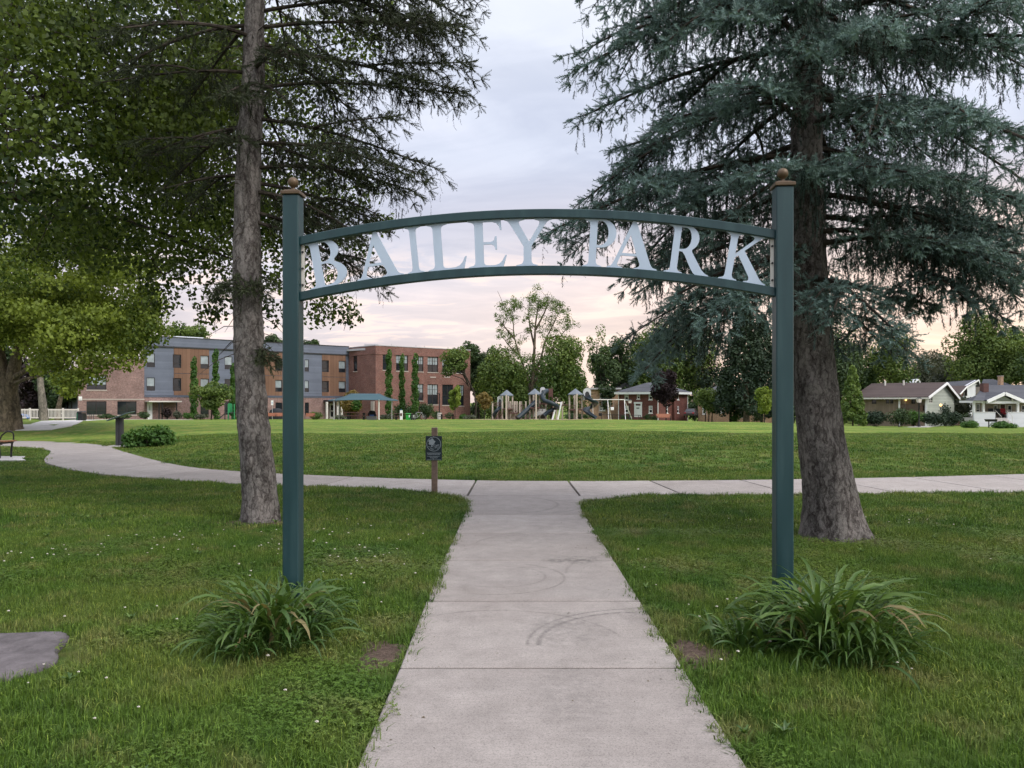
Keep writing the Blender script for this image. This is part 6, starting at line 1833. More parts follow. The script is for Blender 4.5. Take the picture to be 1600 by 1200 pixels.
def spruce_branch(rng, wood, live, old, base, az, L, rise, droop, step=.10, tsp=.075, hang=.6, tip_up=.06, r0=.03, bare=.12, live_p=.9, tint0=.45, hanglen=(.12, .42), blk=.33, dr_range=(.08, .38), tw=1.0, forks=0, inner=.5, dead=0.0, zmin=2.1):
    h = np.array([math.cos(az), math.sin(az), 0.0])
    bend = rng.uniform(-.18, .18)
    side0 = np.array([-h[1], h[0], 0])
    def pt(s):
        return base + h * L * s + side0 * bend * L * s * s + np.array([0, 0, L * (rise * s - droop * s * s + tip_up * s ** 4)])
    S = np.linspace(0, 1, 12)
    limb = [pt(s) for s in S]
    wood.tube(limb, [r0 * (1 - .85 * s) + .004 for s in S], 6)
    s = bare; sgn = 1
    btint = rng.uniform(-.14, .14)
    wob, wph = rng.uniform(.02, .06), rng.uniform(0, 6)
    for kf in range(forks):
        sf = rng.uniform(.28, .72)
        spruce_branch(rng, wood, live, old, pt(sf), az + rng.choice([-1, 1]) * rng.uniform(.45, .95), L * (1 - sf) * rng.uniform(.7, 1.15), rng.uniform(-.12, .16), droop * rng.uniform(.7, 1.4), step, tsp, hang, tip_up, r0 * .5, .10, live_p, tint0 + rng.uniform(-.1, .1), hanglen, min(.6, blk * 1.35), dr_range, tw, 0, .9, 0.0)
    while s < 1.0:
        if rng.random() < .14 or rng.random() < dead:
            s += step / L * .5; continue
        lp = live_p * (inner + (1 - inner) * min(1, s / .55))
        p = pt(s); t = unit(pt(min(s + .02, 1.02)) - pt(s - .02))
        side = np.array([-t[1], t[0], 0]); side /= np.linalg.norm(side)
        sgn = -sgn
        a = rng.uniform(.75, 1.15) * (1.0 - .35 * s)
        bl = (.22 + .62 * (1 - s)) * min(1.0, s * 2.6) * L * blk * rng.uniform(.65, 1.25) + .07
        d0 = t * math.cos(a) + side * sgn * math.sin(a) + np.array([0, 0, rng.uniform(-.12, .12)])
        dr = rng.uniform(*dr_range)
        n = max(2, int(bl / tsp))
        prev = p; poly = [p]
        for k in range(1, n + 1):
            q = k / n
            cur = p + d0 * bl * q - np.array([0, 0, dr * bl * q * q])
            tt = unit(cur - prev)
            s2 = np.array([-tt[1], tt[0], 0]); s2 = s2 / max(np.linalg.norm(s2), 1e-6)
            if q > .12 and rng.random() < lp:
                tn = tint0 + btint + .20 * q + rng.uniform(-.15, .15)
                sz = rng.uniform(.75, 1.2) * tw
                for sg in (-1, 1):
                    if rng.random() < .92:
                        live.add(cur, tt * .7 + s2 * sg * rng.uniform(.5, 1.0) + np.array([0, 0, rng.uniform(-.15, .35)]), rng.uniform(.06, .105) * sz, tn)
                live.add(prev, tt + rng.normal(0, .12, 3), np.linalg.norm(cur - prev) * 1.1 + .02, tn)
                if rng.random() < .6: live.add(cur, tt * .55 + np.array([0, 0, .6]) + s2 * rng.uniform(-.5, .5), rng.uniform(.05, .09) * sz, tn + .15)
                if rng.random() < .35: live.add(cur, tt * .5 - np.array([0, 0, .6]) + s2 * rng.uniform(-.5, .5), rng.uniform(.05, .09) * sz, tn - .2)  # downward twigs tinted darker, underside shade put into the colour
            if cur[2] > zmin and rng.random() < hang * .22 * (1.5 - s):
                z = 0.0; zlow = zmin + abs(rng.normal(0, .35)); hl = hanglen[0] + (hanglen[1] - hanglen[0]) * rng.random() ** 1.7; c = cur.copy(); hd = np.array([rng.normal(0, .12), rng.normal(0, .12), -1.0])
                while z < hl:
                    sl = rng.uniform(.07, .12)
                    (old if rng.random() < .6 else live).add(c, hd + rng.normal(0, .12, 3), sl * 1.1, rng.uniform(.1, .7) * .6)
                    c = c + unit(hd) * sl; z += sl
                    if c[2] < zlow: break
                    if rng.random() < .4: old.add(c, np.array([rng.normal(0, .6), rng.normal(0, .6), -.8]), rng.uniform(.05, .10), rng.uniform(0, .6))
            prev = cur; poly.append(cur)
        for _ in range(4): live.add(prev, unit(prev - poly[-2]) + rng.normal(0, .38, 3) + np.array([0, 0, .1]), rng.uniform(.06, .10) * tw, tint0 + btint + .28)
        if bl > .14: wood.tube([poly[0], poly[len(poly) // 2], poly[-1]], [.007, .005, .002], 3, caps=False)
        if s > .3 and rng.random() < live_p:
            live.add(p, t * .6 + np.array([0, 0, .5]), rng.uniform(.07, .12), tint0 + .15)
        s += step / L * rng.uniform(.7, 1.3) * .5
    e = pt(1.0)
    for k in range(5): live.add(e, unit(pt(1.0) - pt(.95)) + rng.normal(0, .35, 3), rng.uniform(.09, .15), tint0 + .3)

# ---- blue spruce on the right
rng = np.random.default_rng(5)
BX, BY = X(1303, 9.16), 9.16
bs = thing('blue_spruce', 'big blue spruce with drooping blue green boughs and a bare leaning trunk, on the right', 'tree', (BX, BY, 0))
axis = [(BX + .02, BY, -.25), (BX - .02, BY, 0), (X(1295, BY), BY, .55), (X(1277, BY), BY, 1.5), (X(1263, BY), BY, 3.0), (X(1261, BY), BY, 4.6), (X(1264, BY), BY, 6.5), (X(1264, BY), BY, 10), (X(1264, BY), BY, 15)]
trad = [.36, .335, .285, .25, .205, .175, .145, .09, .015]
trunk_obj(axis, trad, M['bark_spruce_dark'], bs, amp=.014, flare=.10, flare_dirs=[(R(-22), 3.2), (R(110), .9), (R(200), .7), (R(265), .9)], knots=16, seed=3)
def axis_at(ax, z):
    zz = [a[2] for a in ax]; return np.array([np.interp(z, zz, [a[0] for a in ax]), np.interp(z, zz, [a[1] for a in ax]), z])
wood, live, old = MB(), Twigs(), Twigs()
z = 2.95; k = 0
while z < 7.6:
    for j in range(4):
        az = k * 2.39996 + rng.uniform(-.35, .35); k += 1
        toward = math.sin(az)              # +1 points away from the viewer
        zz = z + rng.uniform(-.14, .14)
        L = (2.95 - .10 * (zz - 3)) * rng.choice([rng.uniform(.58, .85), rng.uniform(.88, 1.10), rng.uniform(.92, 1.12)])
        if toward < -.2 and zz < 3.9: L *= .74
        if zz < 3.25: L *= .8
        gap = abs(((az + .30 + math.pi) % (2 * math.pi)) - math.pi) < .33 and zz < 4.3    # open sky to the right of the trunk
        if gap and rng.random() < .7: continue
        spruce_branch(rng, wood, live, old, axis_at(axis, zz), az, L, rng.uniform(-.04, .22), rng.uniform(.30, .60), step=.17, tsp=.095, hang=(3.2 if zz < 4.2 else 2.4), r0=.036, tint0=.50, blk=.32, forks=2, inner=.25, dead=(.45 if rng.random() < .14 else 0.0), hanglen=((.25, .80) if zz < 4.2 else (.15, .55)), tw=1.75)
    z += .36
zt_ = 15.0
while z < zt_ - .4:
    f = (zt_ - z) / (zt_ - 3)
    for j in range(4):
        az = k * 2.39996 + rng.uniform(-.35, .35); k += 1
        spruce_branch(rng, wood, live, old, axis_at(axis, z), az, 2.9 * f + .25, .15, .40, step=.34, tsp=.2, tw=1.8, hang=.3, r0=.03 * f + .008, tint0=.5)
    z += .55
# the broken-looking hanging bough right of the trunk
hb = axis_at(axis, 4.05)
spruce_branch(rng, wood, live, old, hb, R(-22), 2.0, -.10, .32, bare=.62, hang=.5, r0=.034)
c0 = np.array(P(1408, 365, 8.6)); 
wood.tube([c0, np.array(P(1425, 385, 8.6)), np.array(P(1440, 415, 8.55)), np.array(P(1446, 440, 8.5))], [.016, .015, .012, .008], 6)
for az_, L_ in ((R(-20), .75), (R(200), .45), (R(-80), .6), (R(60), .5)):
    spruce_branch(rng, wood, live, old, np.array(P(1443, 425, 8.53)), az_, L_, -.25, .5, bare=.05, hang=1.5, r0=.010, blk=.6)
wood.build('limbs', M['bark_dark'], bs, smooth=True, fix=False)['kind'] = 'stuff'
n_live = len(live.p), len(old.p)
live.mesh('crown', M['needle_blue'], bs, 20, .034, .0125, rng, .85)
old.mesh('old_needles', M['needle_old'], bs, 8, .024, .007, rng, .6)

# ---- thinner spruce on the left
rng = np.random.default_rng(8)
LX, LY = X(406, 10.3), 10.3
ls = thing('norway_spruce', 'thin-crowned dark spruce with a tall rough grey trunk behind the left arch post', 'tree', (LX, LY, 0))
axl = [(LX, LY, -.25), (LX, LY, 0), (X(404, LY), LY, .5), (X(391, LY), LY, 1.8), (X(387, LY), LY, 3.2), (X(388, LY), LY, 4.6), (X(396, LY), LY, 6.2), (X(402, LY), LY, 9), (X(405, LY), LY, 14)]
trl = [.262, .245, .215, .190, .180, .162, .136, .085, .015]
trunk_obj(axl, trl, M['bark_spruce'], ls, amp=.013, flare=.06, flare_dirs=[(R(-10), 1.2), (R(190), .8), (R(260), .8)], knots=18, seed=12)
wood, live, old = MB(), Twigs(), Twigs()
def lb(py, az, L, rise, droop, **kw):
    spruce_branch(rng, wood, live, old, axis_at(axl, Z(py, LY)), R(az), L, rise, droop, **{**dict(hang=2.2, r0=.026, tint0=.42, bare=.16, live_p=.96, blk=.28, step=.15, tsp=.09, dr_range=(.2, .7), forks=1, inner=.35, hanglen=(.12, .45), tw=1.75), **kw})
# boughs that reach out to the right, as the photograph has them
lb(45, -6, 2.85, .10, .22); lb(75, 12, 2.9, .02, .14); lb(140, -4, 2.6, .16, .20); lb(20, 4, 2.7, .25, .22)
lb(185, 8, 2.45, -.02, .26); lb(225, -12, 2.3, .02, .28); lb(265, 5, 2.1, .22, .36); lb(285, 14, 1.75, -.02, .30); lb(300, -10, 1.6, -.05, .42)
lb(330, 6, 1.35, -.12, .40); lb(345, -14, 1.75, -.20, .34, live_p=.7)
lb(-40, 0, 2.9, .1, .2); lb(-90, -10, 2.8, .1, .2); lb(-30, 20, 2.9, .1, .22); lb(-140, 8, 2.7, .1, .2)
# boughs to the left, towards the viewer and behind
for py, az, L in ((40, 175, 2.0), (115, 190, 1.8), (200, 172, 1.5), (275, 185, 1.1), (60, 240, 1.8), (150, 280, 1.3), (230, 250, .9), (110, 310, 1.5),
                  (60, 60, 2.4), (140, 95, 2.0), (220, 50, 1.8), (290, 80, 1.5), (30, 130, 2.2), (190, 145, 1.8), (-60, 200, 2.4), (-110, 250, 2.2), (-80, 90, 2.4), (-50, 300, 2.3), (-150, 160, 2.3)):
    lb(py, az, L, rng.uniform(-.02, .14), rng.uniform(.28, .42), live_p=.7, dead=(.5 if az > 150 and az < 260 else .1))
for az_, py, L_ in ((250, 432, .42), (300, 438, .38), (200, 440, .36), (340, 428, .35), (0, 540, .36), (330, 546, .30)):
    lb(py, az_, L_, .05, .5, bare=.35, r0=.012, blk=.8, hang=.6, tint0=.55)
zz = 8.6
k = 0
while zz < 13.6:
    for j in range(3):
        spruce_branch(rng, wood, live, old, axis_at(axl, zz), k * 2.4, 2.7 * (14 - zz) / 5.4 + .2, .12, .34, step=.34, tsp=.2, tw=1.6, hang=.3, r0=.02); k += 1
    zz += .55
# bare dead twigs
for _ in range(90):
    zq = rng.uniform(2.2, 6.5); b_ = axis_at(axl, zq); a = rng.uniform(0, 6.28); L_ = rng.uniform(.2, .7)
    d_ = np.array([math.cos(a), math.sin(a), rng.uniform(-.5, .1)]); wood.tube([b_, b_ + d_ * L_ * .6, b_ + d_ * L_ - np.array([0, 0, .12])], [.008, .006, .002], 3, caps=False)
wood.build('limbs', M['bark_dark'], ls, smooth=True, fix=False)['kind'] = 'stuff'
live.mesh('crown', M['needle_green'], ls, 20, .030, .011, rng, .8)
old.mesh('old_needles', M['needle_old'], ls, 10, .022, .006, rng, .6)

# ------------------------------------------------------------------ broad-leaved crowns
def leaf_quads(rng, c, r, n, size, shell=.55, flat=.35, tint=.5, tv=.25, droop=0.0):
    """n leaves through the outer part of one clump of the crown."""
    dirs = unit(rng.normal(size=(n, 3)))
    rad = shell + (1.08 - shell) * rng.random(n) ** .6
    pos = np.asarray(c) + dirs * rad[:, None] * np.asarray(r)
    nor = unit(dirs * .95 + rng.normal(size=(n, 3)) * .6 + np.array([0, 0, flat]))
    tan = unit(np.cross(nor, rng.normal(size=(n, 3))))
    tan = unit(tan + np.array([0, 0, -droop]))
    nor = unit(np.cross(tan, np.cross(nor, tan)))
    bit = np.cross(nor, tan)
    s = size * rng.uniform(.65, 1.3, n)[:, None]
    a = pos - tan * s * .5
    t_ = pos + tan * s * .5 - nor * s * .10
    l = pos - bit * s * .36 + nor * s * .06
    r_ = pos + bit * s * .36 + nor * s * .06
    v = np.stack([a, r_, t_, l], 1)
    ti = np.clip(tint + rng.uniform(-tv, tv, n), 0, 1)
    return v, np.repeat(ti[:, None], 4, 1)
def crown_obj(parts, mat, parent, name='crown'):
    v = np.concatenate([p[0].reshape(-1, 3) for p in parts]); t = np.concatenate([p[1].ravel() for p in parts])
    o = np_object(name, v, np.arange(len(v)).reshape(-1, 4), mat, parent, tint=t)
    o['kind'] = 'stuff'
    return o
def limb_path(a, b, rng, sag=0.0):
    a, b = np.array(a, float), np.array(b, float)
    m1 = a * .65 + b * .35 + rng.normal(0, .05, 3) * np.linalg.norm(b - a); m1[2] += .08 * np.linalg.norm(b - a)
    m2 = a * .3 + b * .7 + rng.normal(0, .05, 3) * np.linalg.norm(b - a)
    return [a, m1, m2, b]

def far_tree(px, hw, ytop, ybot, d, mat, label, shape='round', n=3600, leaf=.36, bark='bark_dark', trunk_px=None, blobs=26, group=None, name='leafy_tree', seed=None, tw=.22, cat='tree', base=None, ntrunk=1, density=1.0):
    rng = np.random.default_rng(seed if seed is not None else abs(int(px * 7 + d)))
    cx, zt, zb = X(px, d), Z(ytop, d), Z(ybot, d)
    tx = X(trunk_px, d) if trunk_px else cx
    g = Hs(tx, d) if base is None else base
    t = thing(name, label, cat, (tx, d, g), group)
    hx = hw / FPX * d; hz = (zt - zb) / 2; cz = (zt + zb) / 2
    hy = min(hx, 4.5) if shape != 'column' else hx
    parts, cents = [], []
    for i in range(blobs):
        if shape == 'round':
            q = unit(rng.normal(size=3)) * rng.uniform(.45, .86); q[2] = q[2] if q[2] > -.8 else -.5
            w = 1.0
            br = rng.uniform(.26, .42)
        elif shape == 'cone':
            f = (i + .5) / blobs; ang = i * 2.4
            w_ = (1 - f) ** .8 * .72 + .04
            q = np.array([w_ * math.cos(ang), w_ * math.sin(ang), -1 + 2 * f * .97]); br = rng.uniform(.24, .34) * (1.1 - .6 * f)
        elif shape == 'column':
            f = (i + .5) / blobs; ang = i * 2.4
            q = np.array([.35 * math.cos(ang) * (1 - .5 * f), .35 * math.sin(ang), -1 + 2 * f]); br = .72 * (1.0 - .55 * max(0, f - .45))
        c = np.array([cx + q[0] * hx, d + q[1] * hy, cz + q[2] * hz])
        rx = br * hx * (1.0 if shape != 'column' else 1.0); rz = min(br * hz, rx * 1.1) if shape == 'round' else (br * hz * .7 if shape == 'cone' else hz / blobs * 2.2)
        if shape == 'cone': rz = min(rz, hz * .16)
        cents.append(c)
        up = q[2] * .12
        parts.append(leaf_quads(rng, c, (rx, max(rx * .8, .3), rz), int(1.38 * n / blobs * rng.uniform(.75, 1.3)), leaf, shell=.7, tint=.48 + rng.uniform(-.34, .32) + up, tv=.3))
    if shape == 'round':
        for i in range(4):
            c = np.array([cx + rng.uniform(-.35, .35) * hx, d + .3 * hy, cz + rng.uniform(-.5, .35) * hz])
            parts.append(leaf_quads(rng, c, (hx * .5, hy * .5, hz * .45), int(.12 * n), leaf * 1.1, shell=.1, tint=.3))
    wood = MB()
    for k in range(ntrunk):
        bx_ = tx + (k - (ntrunk - 1) / 2) * .5
        top = np.array([cx + (k - (ntrunk - 1) / 2) * hx * .6, d, cz + hz * .35])
        wood.tube(curve3([Vector((bx_, d, g - .3)), Vector((bx_ + .05, d, g + (top[2] - g) * .35)), Vector(((bx_ + top[0]) / 2, d, g + (top[2] - g) * .7)), Vector(top)], 3), np.linspace(tw, tw * .2, 10), 8)
    tr = wood.build('trunk', M[bark], t, smooth=True)
    wood = MB()
    for c in cents[::max(1, len(cents) // 9)]:
        f = rng.uniform(.3, .6)
        wood.tube(limb_path((tx + (cx - tx) * f, d, g + (cz - g) * (f + .25)), c, rng), np.linspace(tw * .45, .03, 4), 5)
    if shape != 'column': wood.build('limbs', M[bark], t, smooth=True)['kind'] = 'stuff'
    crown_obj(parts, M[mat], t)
    return t

def shrub(px, hw, ytop, ybot, d, mat, label, n=900, leaf=.16, blobs=9, group=None, name='shrub', cat='shrub', depth=None):
    rng = np.random.default_rng(int(px * 3 + ytop * 5))
    x = X(px, d); g = Hs(x, d); zt = Z(ytop, d); zb = min(Z(ybot, d), g + .1)
    t = thing(name, label, cat, (x, d, g), group)
    hx = hw / FPX * d; parts = []
    hy = depth if depth else min(hx, 1.4)
    stems = MB()
    for i in range(blobs):
        a = rng.uniform(0, 6.28); q = rng.uniform(0, .72)
        c = np.array([x + hx * q * math.cos(a), d + hy * q * math.sin(a), zb + (zt - zb) * rng.uniform(.35, .72 - .25 * q)])
        parts.append(leaf_quads(rng, c, (hx * .38 + .1, hy * .4 + .1, (zt - zb) * .34), int(n / blobs), leaf, shell=.3, tint=.45 + rng.uniform(-.22, .22)))
        stems.tube([(x + .3 * hx * q * math.cos(a), d + .3 * hy * q * math.sin(a), g - .1), tuple(c)], [.025, .01], 4, caps=False)
    crown_obj(parts, M[mat], t, 'foliage')
    stems.build('stems', M['bark_dark'], t)['kind'] = 'stuff'
    return t

# ---- big maple whose boughs hang in at the upper left
rng = np.random.default_rng(21)
MX, MY = -11.2, 14.2
mp_ = thing('maple_tree', 'large dark green maple whose boughs overhang the upper left behind the spruce', 'tree', (MX, MY, 0))
trunk_obj([(MX, MY, -.2), (MX, MY, 0), (MX + .1, MY, 1.5), (MX + .3, MY, 3.5), (MX + .5, MY, 6), (MX + 1.2, MY, 9), (MX + 2, MY, 12)], [.50, .46, .40, .36, .28, .18, .05], M['bark_oak'], mp_, n=40, rings=60, amp=.02, flare=.12, flare_dirs=[(0, 1), (2, 1), (4, 1)], seed=5)
parts, cents = [], []
C0, RR = np.array([-8.2, 14.6, 8.6]), np.array([6.6, 5.6, 5.2])
for i in range(130):
    q = unit(rng.normal(size=3)) * rng.uniform(.35, .95)
    c = C0 + q * RR
    if c[2] < 4.6: c[2] = 4.6 + rng.uniform(0, .8)
    pxx = 800 + c[0] / c[1] * FPX
    if pxx > 560 or (pxx < -120 and rng.random() < .7): continue
    if c[1] > 17.5 and rng.random() < .6: continue
    if pxx > 330 and c[2] > 7.4 and rng.random() < .5: continue
    cents.append((c, rng.uniform(.75, 1.25)))
for px, py, dd, r in ((255, 430, 13.2, .55), (240, 400, 13.6, .6), (250, 470, 13.2, .38), (300, 340, 13.2, .8), (340, 470, 13.4, .42), (320, 420, 13.6, .5), (330, 495, 13.4, .28), (420, 490, 14, .40), (430, 430, 14, .5), (450, 380, 14.2, .6), (500, 490, 14.4, .40), (530, 480, 14.4, .38),
                      (545, 500, 14.4, .25), (500, 440, 14.4, .5), (490, 380, 14.4, .6), (560, 380, 14.4, .4), (520, 330, 14.4, .55), (470, 300, 14.4, .7), (560, 300, 14.6, .45), (600, 350, 14.6, .3), (510, 230, 14.6, .6), (400, 350, 14.4, .8), (480, 170, 14.8, .6), (350, 260, 13.6, .9),
                      (90, 330, 11.6, .8), (20, 300, 10.8, .8), (10, 200, 10.6, .9), (100, 240, 11.2, .9), (180, 330, 12.4, .8), (170, 390, 12.8, .6), (60, 120, 11, 1.0), (180, 180, 12, 1.0), (30, 40, 11, 1.0), (150, 60, 12, 1.0), (270, 120, 12.6, 1.0), (260, 230, 12.6, .9), (320, 30, 13, .9), (380, 130, 13.4, .7), (560, 60, 15, .5), (520, 120, 15, .6), (440, 60, 15, .7)):
    cents.append((np.array(P(px, py, dd)), r))
wood = MB()
for c, r in cents:
    n = int(1000 * r * r)
    # each clump is a few sprays of leaves on drooping twigs
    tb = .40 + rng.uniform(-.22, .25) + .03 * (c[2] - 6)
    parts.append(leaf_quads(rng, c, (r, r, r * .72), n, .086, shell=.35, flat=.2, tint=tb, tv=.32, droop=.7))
    a = np.array([MX + .3, MY, np.clip(c[2] - 1.0, 4.8, 9)])
    if rng.random() < (.55 if c[2] > 6 else .10): wood.tube(limb_path(a, c, rng), [.07, .045, .028, .010], 5, caps=False)
    for _ in range(3):
        e = c + unit(rng.normal(size=3)) * r * .9
        wood.tube([c, (c + e) / 2 + np.array([0, 0, .06]), e], [.012, .009, .004], 3, caps=False)
wood.build('limbs', M['bark_dark'], mp_, smooth=True, fix=False)['kind'] = 'stuff'
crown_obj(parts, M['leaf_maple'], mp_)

# ---- yellow green tree with the fat trunk at the left edge
rng = np.random.default_rng(33)
g = ground_at(14, 672); OX, OY, OZ = g
ot = thing('oak_tree', 'big yellow green tree with a thick pale forked trunk at the far left', 'tree', g)
s_ = OY / FPX
trunk_obj([(X(12, OY), OY, OZ - .3), (X(12, OY), OY, OZ), (X(13, OY), OY, Z(645, OY)), (X(10, OY), OY, Z(620, OY)), (X(8, OY), OY, Z(600, OY)), (X(0, OY), OY, Z(570, OY)), (X(-10, OY), OY, Z(500, OY))], [.62, .58, .50, .47, .46, .32, .12], M['bark_oak'], ot, n=40, rings=70, amp=.035, flare=.14, flare_dirs=[(0, 1.2), (2.4, 1), (4.2, 1.1)], seed=2, knots=6)
wood = MB()
wood.tube([P(14, 622, OY), P(17, 600, OY), P(22, 575, OY), P(30, 540, OY), P(40, 480, OY)], [.36, .32, .27, .2, .08], 9)
wood.tube([P(18, 592, OY), P(32, 584, OY - .4), P(48, 574, OY - .8), P(70, 560, OY - 1), P(120, 520, OY - 1)], [.16, .12, .10, .08, .03], 7)
wood.tube([P(20, 600, OY), P(40, 592, OY - .6), P(58, 589, OY - .8), P(90, 575, OY - 1)], [.10, .08, .06, .03], 6)
wood.tube([P(24, 560, OY), P(70, 500, OY), P(140, 470, OY)], [.16, .1, .04], 6)
wood.build('limbs', M['bark_oak'], ot, smooth=True, fix=False)['kind'] = 'stuff'
parts = []
for px, py, dd, r in [(rng.uniform(-75, 232), 0, rng.uniform(-4, 3.5), rng.uniform(.5, 1.25)) for _ in range(190)]:
    lowest = np.interp(px, [-80, 20, 60, 130, 200, 240], [545, 535, 548, 565, 552, 520])
    py = lowest - abs(rng.normal(0, 95)) - 8
    dd = OY + dd
    parts.append(leaf_quads(rng, np.array(P(px, py, dd)), (r * 1.15, r, r * .6), int(420 * r * r), .16, shell=.2, tint=.50 + rng.uniform(-.42, .38), tv=.28, droop=.8))
for px, py, r in ((185, 420, .8), (215, 445, .8), (150, 395, .9), (235, 470, .7), (60, 575, .5), (100, 590, .55), (125, 590, .5), (150, 585, .55), (165, 560, .8), (200, 560, .7), (215, 540, .7), (235, 500, .6), (110, 610, .45), (85, 560, .7), (222, 470, .8), (130, 565, .8), (240, 520, .5)):
    parts.append(leaf_quads(rng, np.array(P(px, py, OY - 3)), (r, r, r * .8), int(520 * r * r) + 60, .16, shell=.3, tint=.5 + rng.uniform(-.25, .3), droop=.5))
crown_obj(parts, M['leaf_yellow'], ot)
# two thin trunks beside it
for (pts, rad, lab, blobs, mt, bk) in (
        ([(68.5, 657), (67.5, 640), (65.5, 620), (63, 595), (62, 560)], .26, 'slim pale tree trunk between the bollards, leaning slightly left under the yellow green crown', ((60, 560, 1.0), (75, 545, 1.1), (50, 540, 1.0)), 'leaf_yellow', 'bark_pale'),
        ([(89.5, 656), (91, 640), (94, 625), (98, 612), (100, 596)], .20, 'small crooked tree with reddish trunk by the white fence', ((98, 606, .9), (112, 600, .9), (104, 590, 1.1), (88, 596, .8), (120, 588, .8)), 'leaf_mid', 'bark_oak')):
    g = ground_at(*pts[0]); dd = g.y
    t = thing('thin_tree', lab, 'tree', g)
    mb = MB(); q = [P(a, b, dd) for a, b in pts]; q[0].z -= .3
    mb.tube(curve3(q, 4), np.linspace(rad * 1.5, rad * .75, 17), 10); mb.build('trunk', M[bk], t, smooth=True)
    crown_obj([leaf_quads(rng, np.array(P(a, b, dd)), (r * 1.2, r * 1.2, r * .8), 260, .24, shell=.3, tint=.4 + rng.uniform(-.2, .2)) for a, b, r in blobs], M[mt], t)

# ---- trees behind the field, each on its own
far_tree(60, 55, 545, 650, 100, 'leaf_purple', 'dark purplish hedge-like tree behind the white fence at the far left', n=5200, leaf=.4, blobs=24)
far_tree(88, 30, 560, 652, 96, 'leaf_dark', 'dark green tree beyond the slim trunks at the left', n=3000, leaf=.36)
far_tree(-20, 60, 440, 640, 110, 'leaf_dark', 'tall dark tree mass behind the thick trunk at the frame edge', n=5200, leaf=.45)
far_tree(288, 34, 503, 545, 150, 'leaf_mid', 'treetop showing above the blue grey parapet left of the spruce trunk', n=2600, leaf=.42, base=-2.5)
far_tree(428, 18, 522, 548, 150, 'leaf_dark', 'small treetop above the parapet beside the spruce trunk', n=1400, leaf=.4, base=-2.5)
far_tree(487, 14, 529, 548, 150, 'leaf_dark', 'small treetop above the parapet right of the left arch post', n=1000, leaf=.4, base=-2.5)
far_tree(748, 32, 517, 640, 128, 'leaf_dark', 'dark green tree at the right corner of the brick school', n=5200, leaf=.42, blobs=34)
far_tree(712, 26, 540, 590, 108, 'leaf_mid', 'leafy bough tree overlapping the brick school upper right windows', n=1500, leaf=.30, trunk_px=742, blobs=16, tw=.18)
far_tree(790, 45, 540, 652, 118, 'leaf_mid', 'mid green spreading tree behind the left of the playground', n=6800, leaf=.36, blobs=36)
far_tree(880, 46, 520, 650, 116, 'leaf_mid', 'yellow green spreading tree behind the playground slides', n=7600, leaf=.36, blobs=38, trunk_px=862)
far_tree(944, 24, 535, 650, 135, 'leaf_dark', 'dark tree behind the spiral slide', n=3600, leaf=.42)
far_tree(968, 26, 515, 640, 150, 'leaf_dark', 'dark tree mass behind the flat-roofed tan house', n=3800, leaf=.45)
far_tree(932, 20, 505, 600, 158, 'leaf_mid', 'thin light tree just left of the hanging spruce tips', n=900, leaf=.4)
far_tree(1048, 66, 488, 640, 150, 'leaf_mid', 'large bright green tree behind the red brick house', n=9500, leaf=.48, blobs=46, tw=.4)
far_tree(1000, 40, 520, 630, 158, 'leaf_dark', 'dark green tree left behind the red brick house roof', n=4600, leaf=.45)
far_tree(1105, 40, 486, 650, 148, 'leaf_conifer', 'dark tree right of the big bright green one', n=5200, leaf=.42, blobs=30)
far_tree(1163, 48, 478, 642, 108, 'leaf_conifer', 'tall dark conifer with a thick pale trunk before the tan house', 'cone', n=9500, leaf=.40, blobs=60, trunk_px=1166, bark='bark_oak', tw=.48, name='conifer_tree')
far_tree(1190, 40, 492, 646, 122, 'leaf_conifer', 'second dark conifer close to the right arch post', 'cone', n=6500, leaf=.42, blobs=48, name='conifer_tree')
far_tree(1135, 26, 575, 644, 112, 'leaf_dark', 'drooping dark conifer boughs above the tan brick house', 'cone', n=3000, leaf=.34, blobs=26, trunk_px=1141, name='conifer_tree')
far_tree(1040.5, 22, 572, 634, 118, 'leaf_purple', 'small dark purple tree on a thin stem before the red brick house', n=4200, leaf=.30, tw=.11, name='purple_tree', blobs=26)
far_tree(1107, 22, 606, 644, 112, 'leaf_mid', 'small multi-stemmed green tree left of the tan brick house', n=1900, leaf=.28, ntrunk=3, tw=.09)
far_tree(1194, 16, 600, 650, 88, 'leaf_lime', 'small bright lime green tree half behind the right arch post', n=2400, leaf=.24, tw=.08)
far_tree(757, 14, 613, 640, 92, 'leaf_bronze', 'small bronze brown tree left of the playground', n=1300, leaf=.22, tw=.07)
far_tree(710.5, 10.5, 594, 645, 95, 'leaf_lime', 'young bright green tree before the brick school windows', n=1500, leaf=.24, tw=.06, blobs=18)
far_tree(330, 30, 598, 640, 84, 'leaf_mid', 'small rounded tree on a thin stem before the wing, left of the spruce trunk', n=2800, leaf=.25, tw=.09)
far_tree(547, 22, 610, 648, 104, 'leaf_bronze', 'small bronze ornamental tree behind the teal canopy', n=1500, leaf=.24, tw=.08)
far_tree(557, 8, 622, 645, 103, 'leaf_column', 'small dark green tree beside the bronze one behind the canopy', n=600, leaf=.24, tw=.06)
far_tree(1290, 68, 505, 640, 105, 'leaf_dark', 'broad dark green tree behind the right spruce trunk', n=9000, leaf=.38, blobs=44, trunk_px=1314, tw=.34)
far_tree(1392, 40, 512, 625, 125, 'leaf_mid', 'layered green tree behind the ranch house roof', n=5600, leaf=.36, blobs=38)
far_tree(1345, 40, 540, 640, 128, 'leaf_dark', 'dark tree behind the left end of the ranch house', n=4200, leaf=.42)
far_tree(1455, 38, 545, 615, 165, 'leaf_grey', 'greyish far tree above the ranch house ridge', n=5200, leaf=.45, blobs=34)
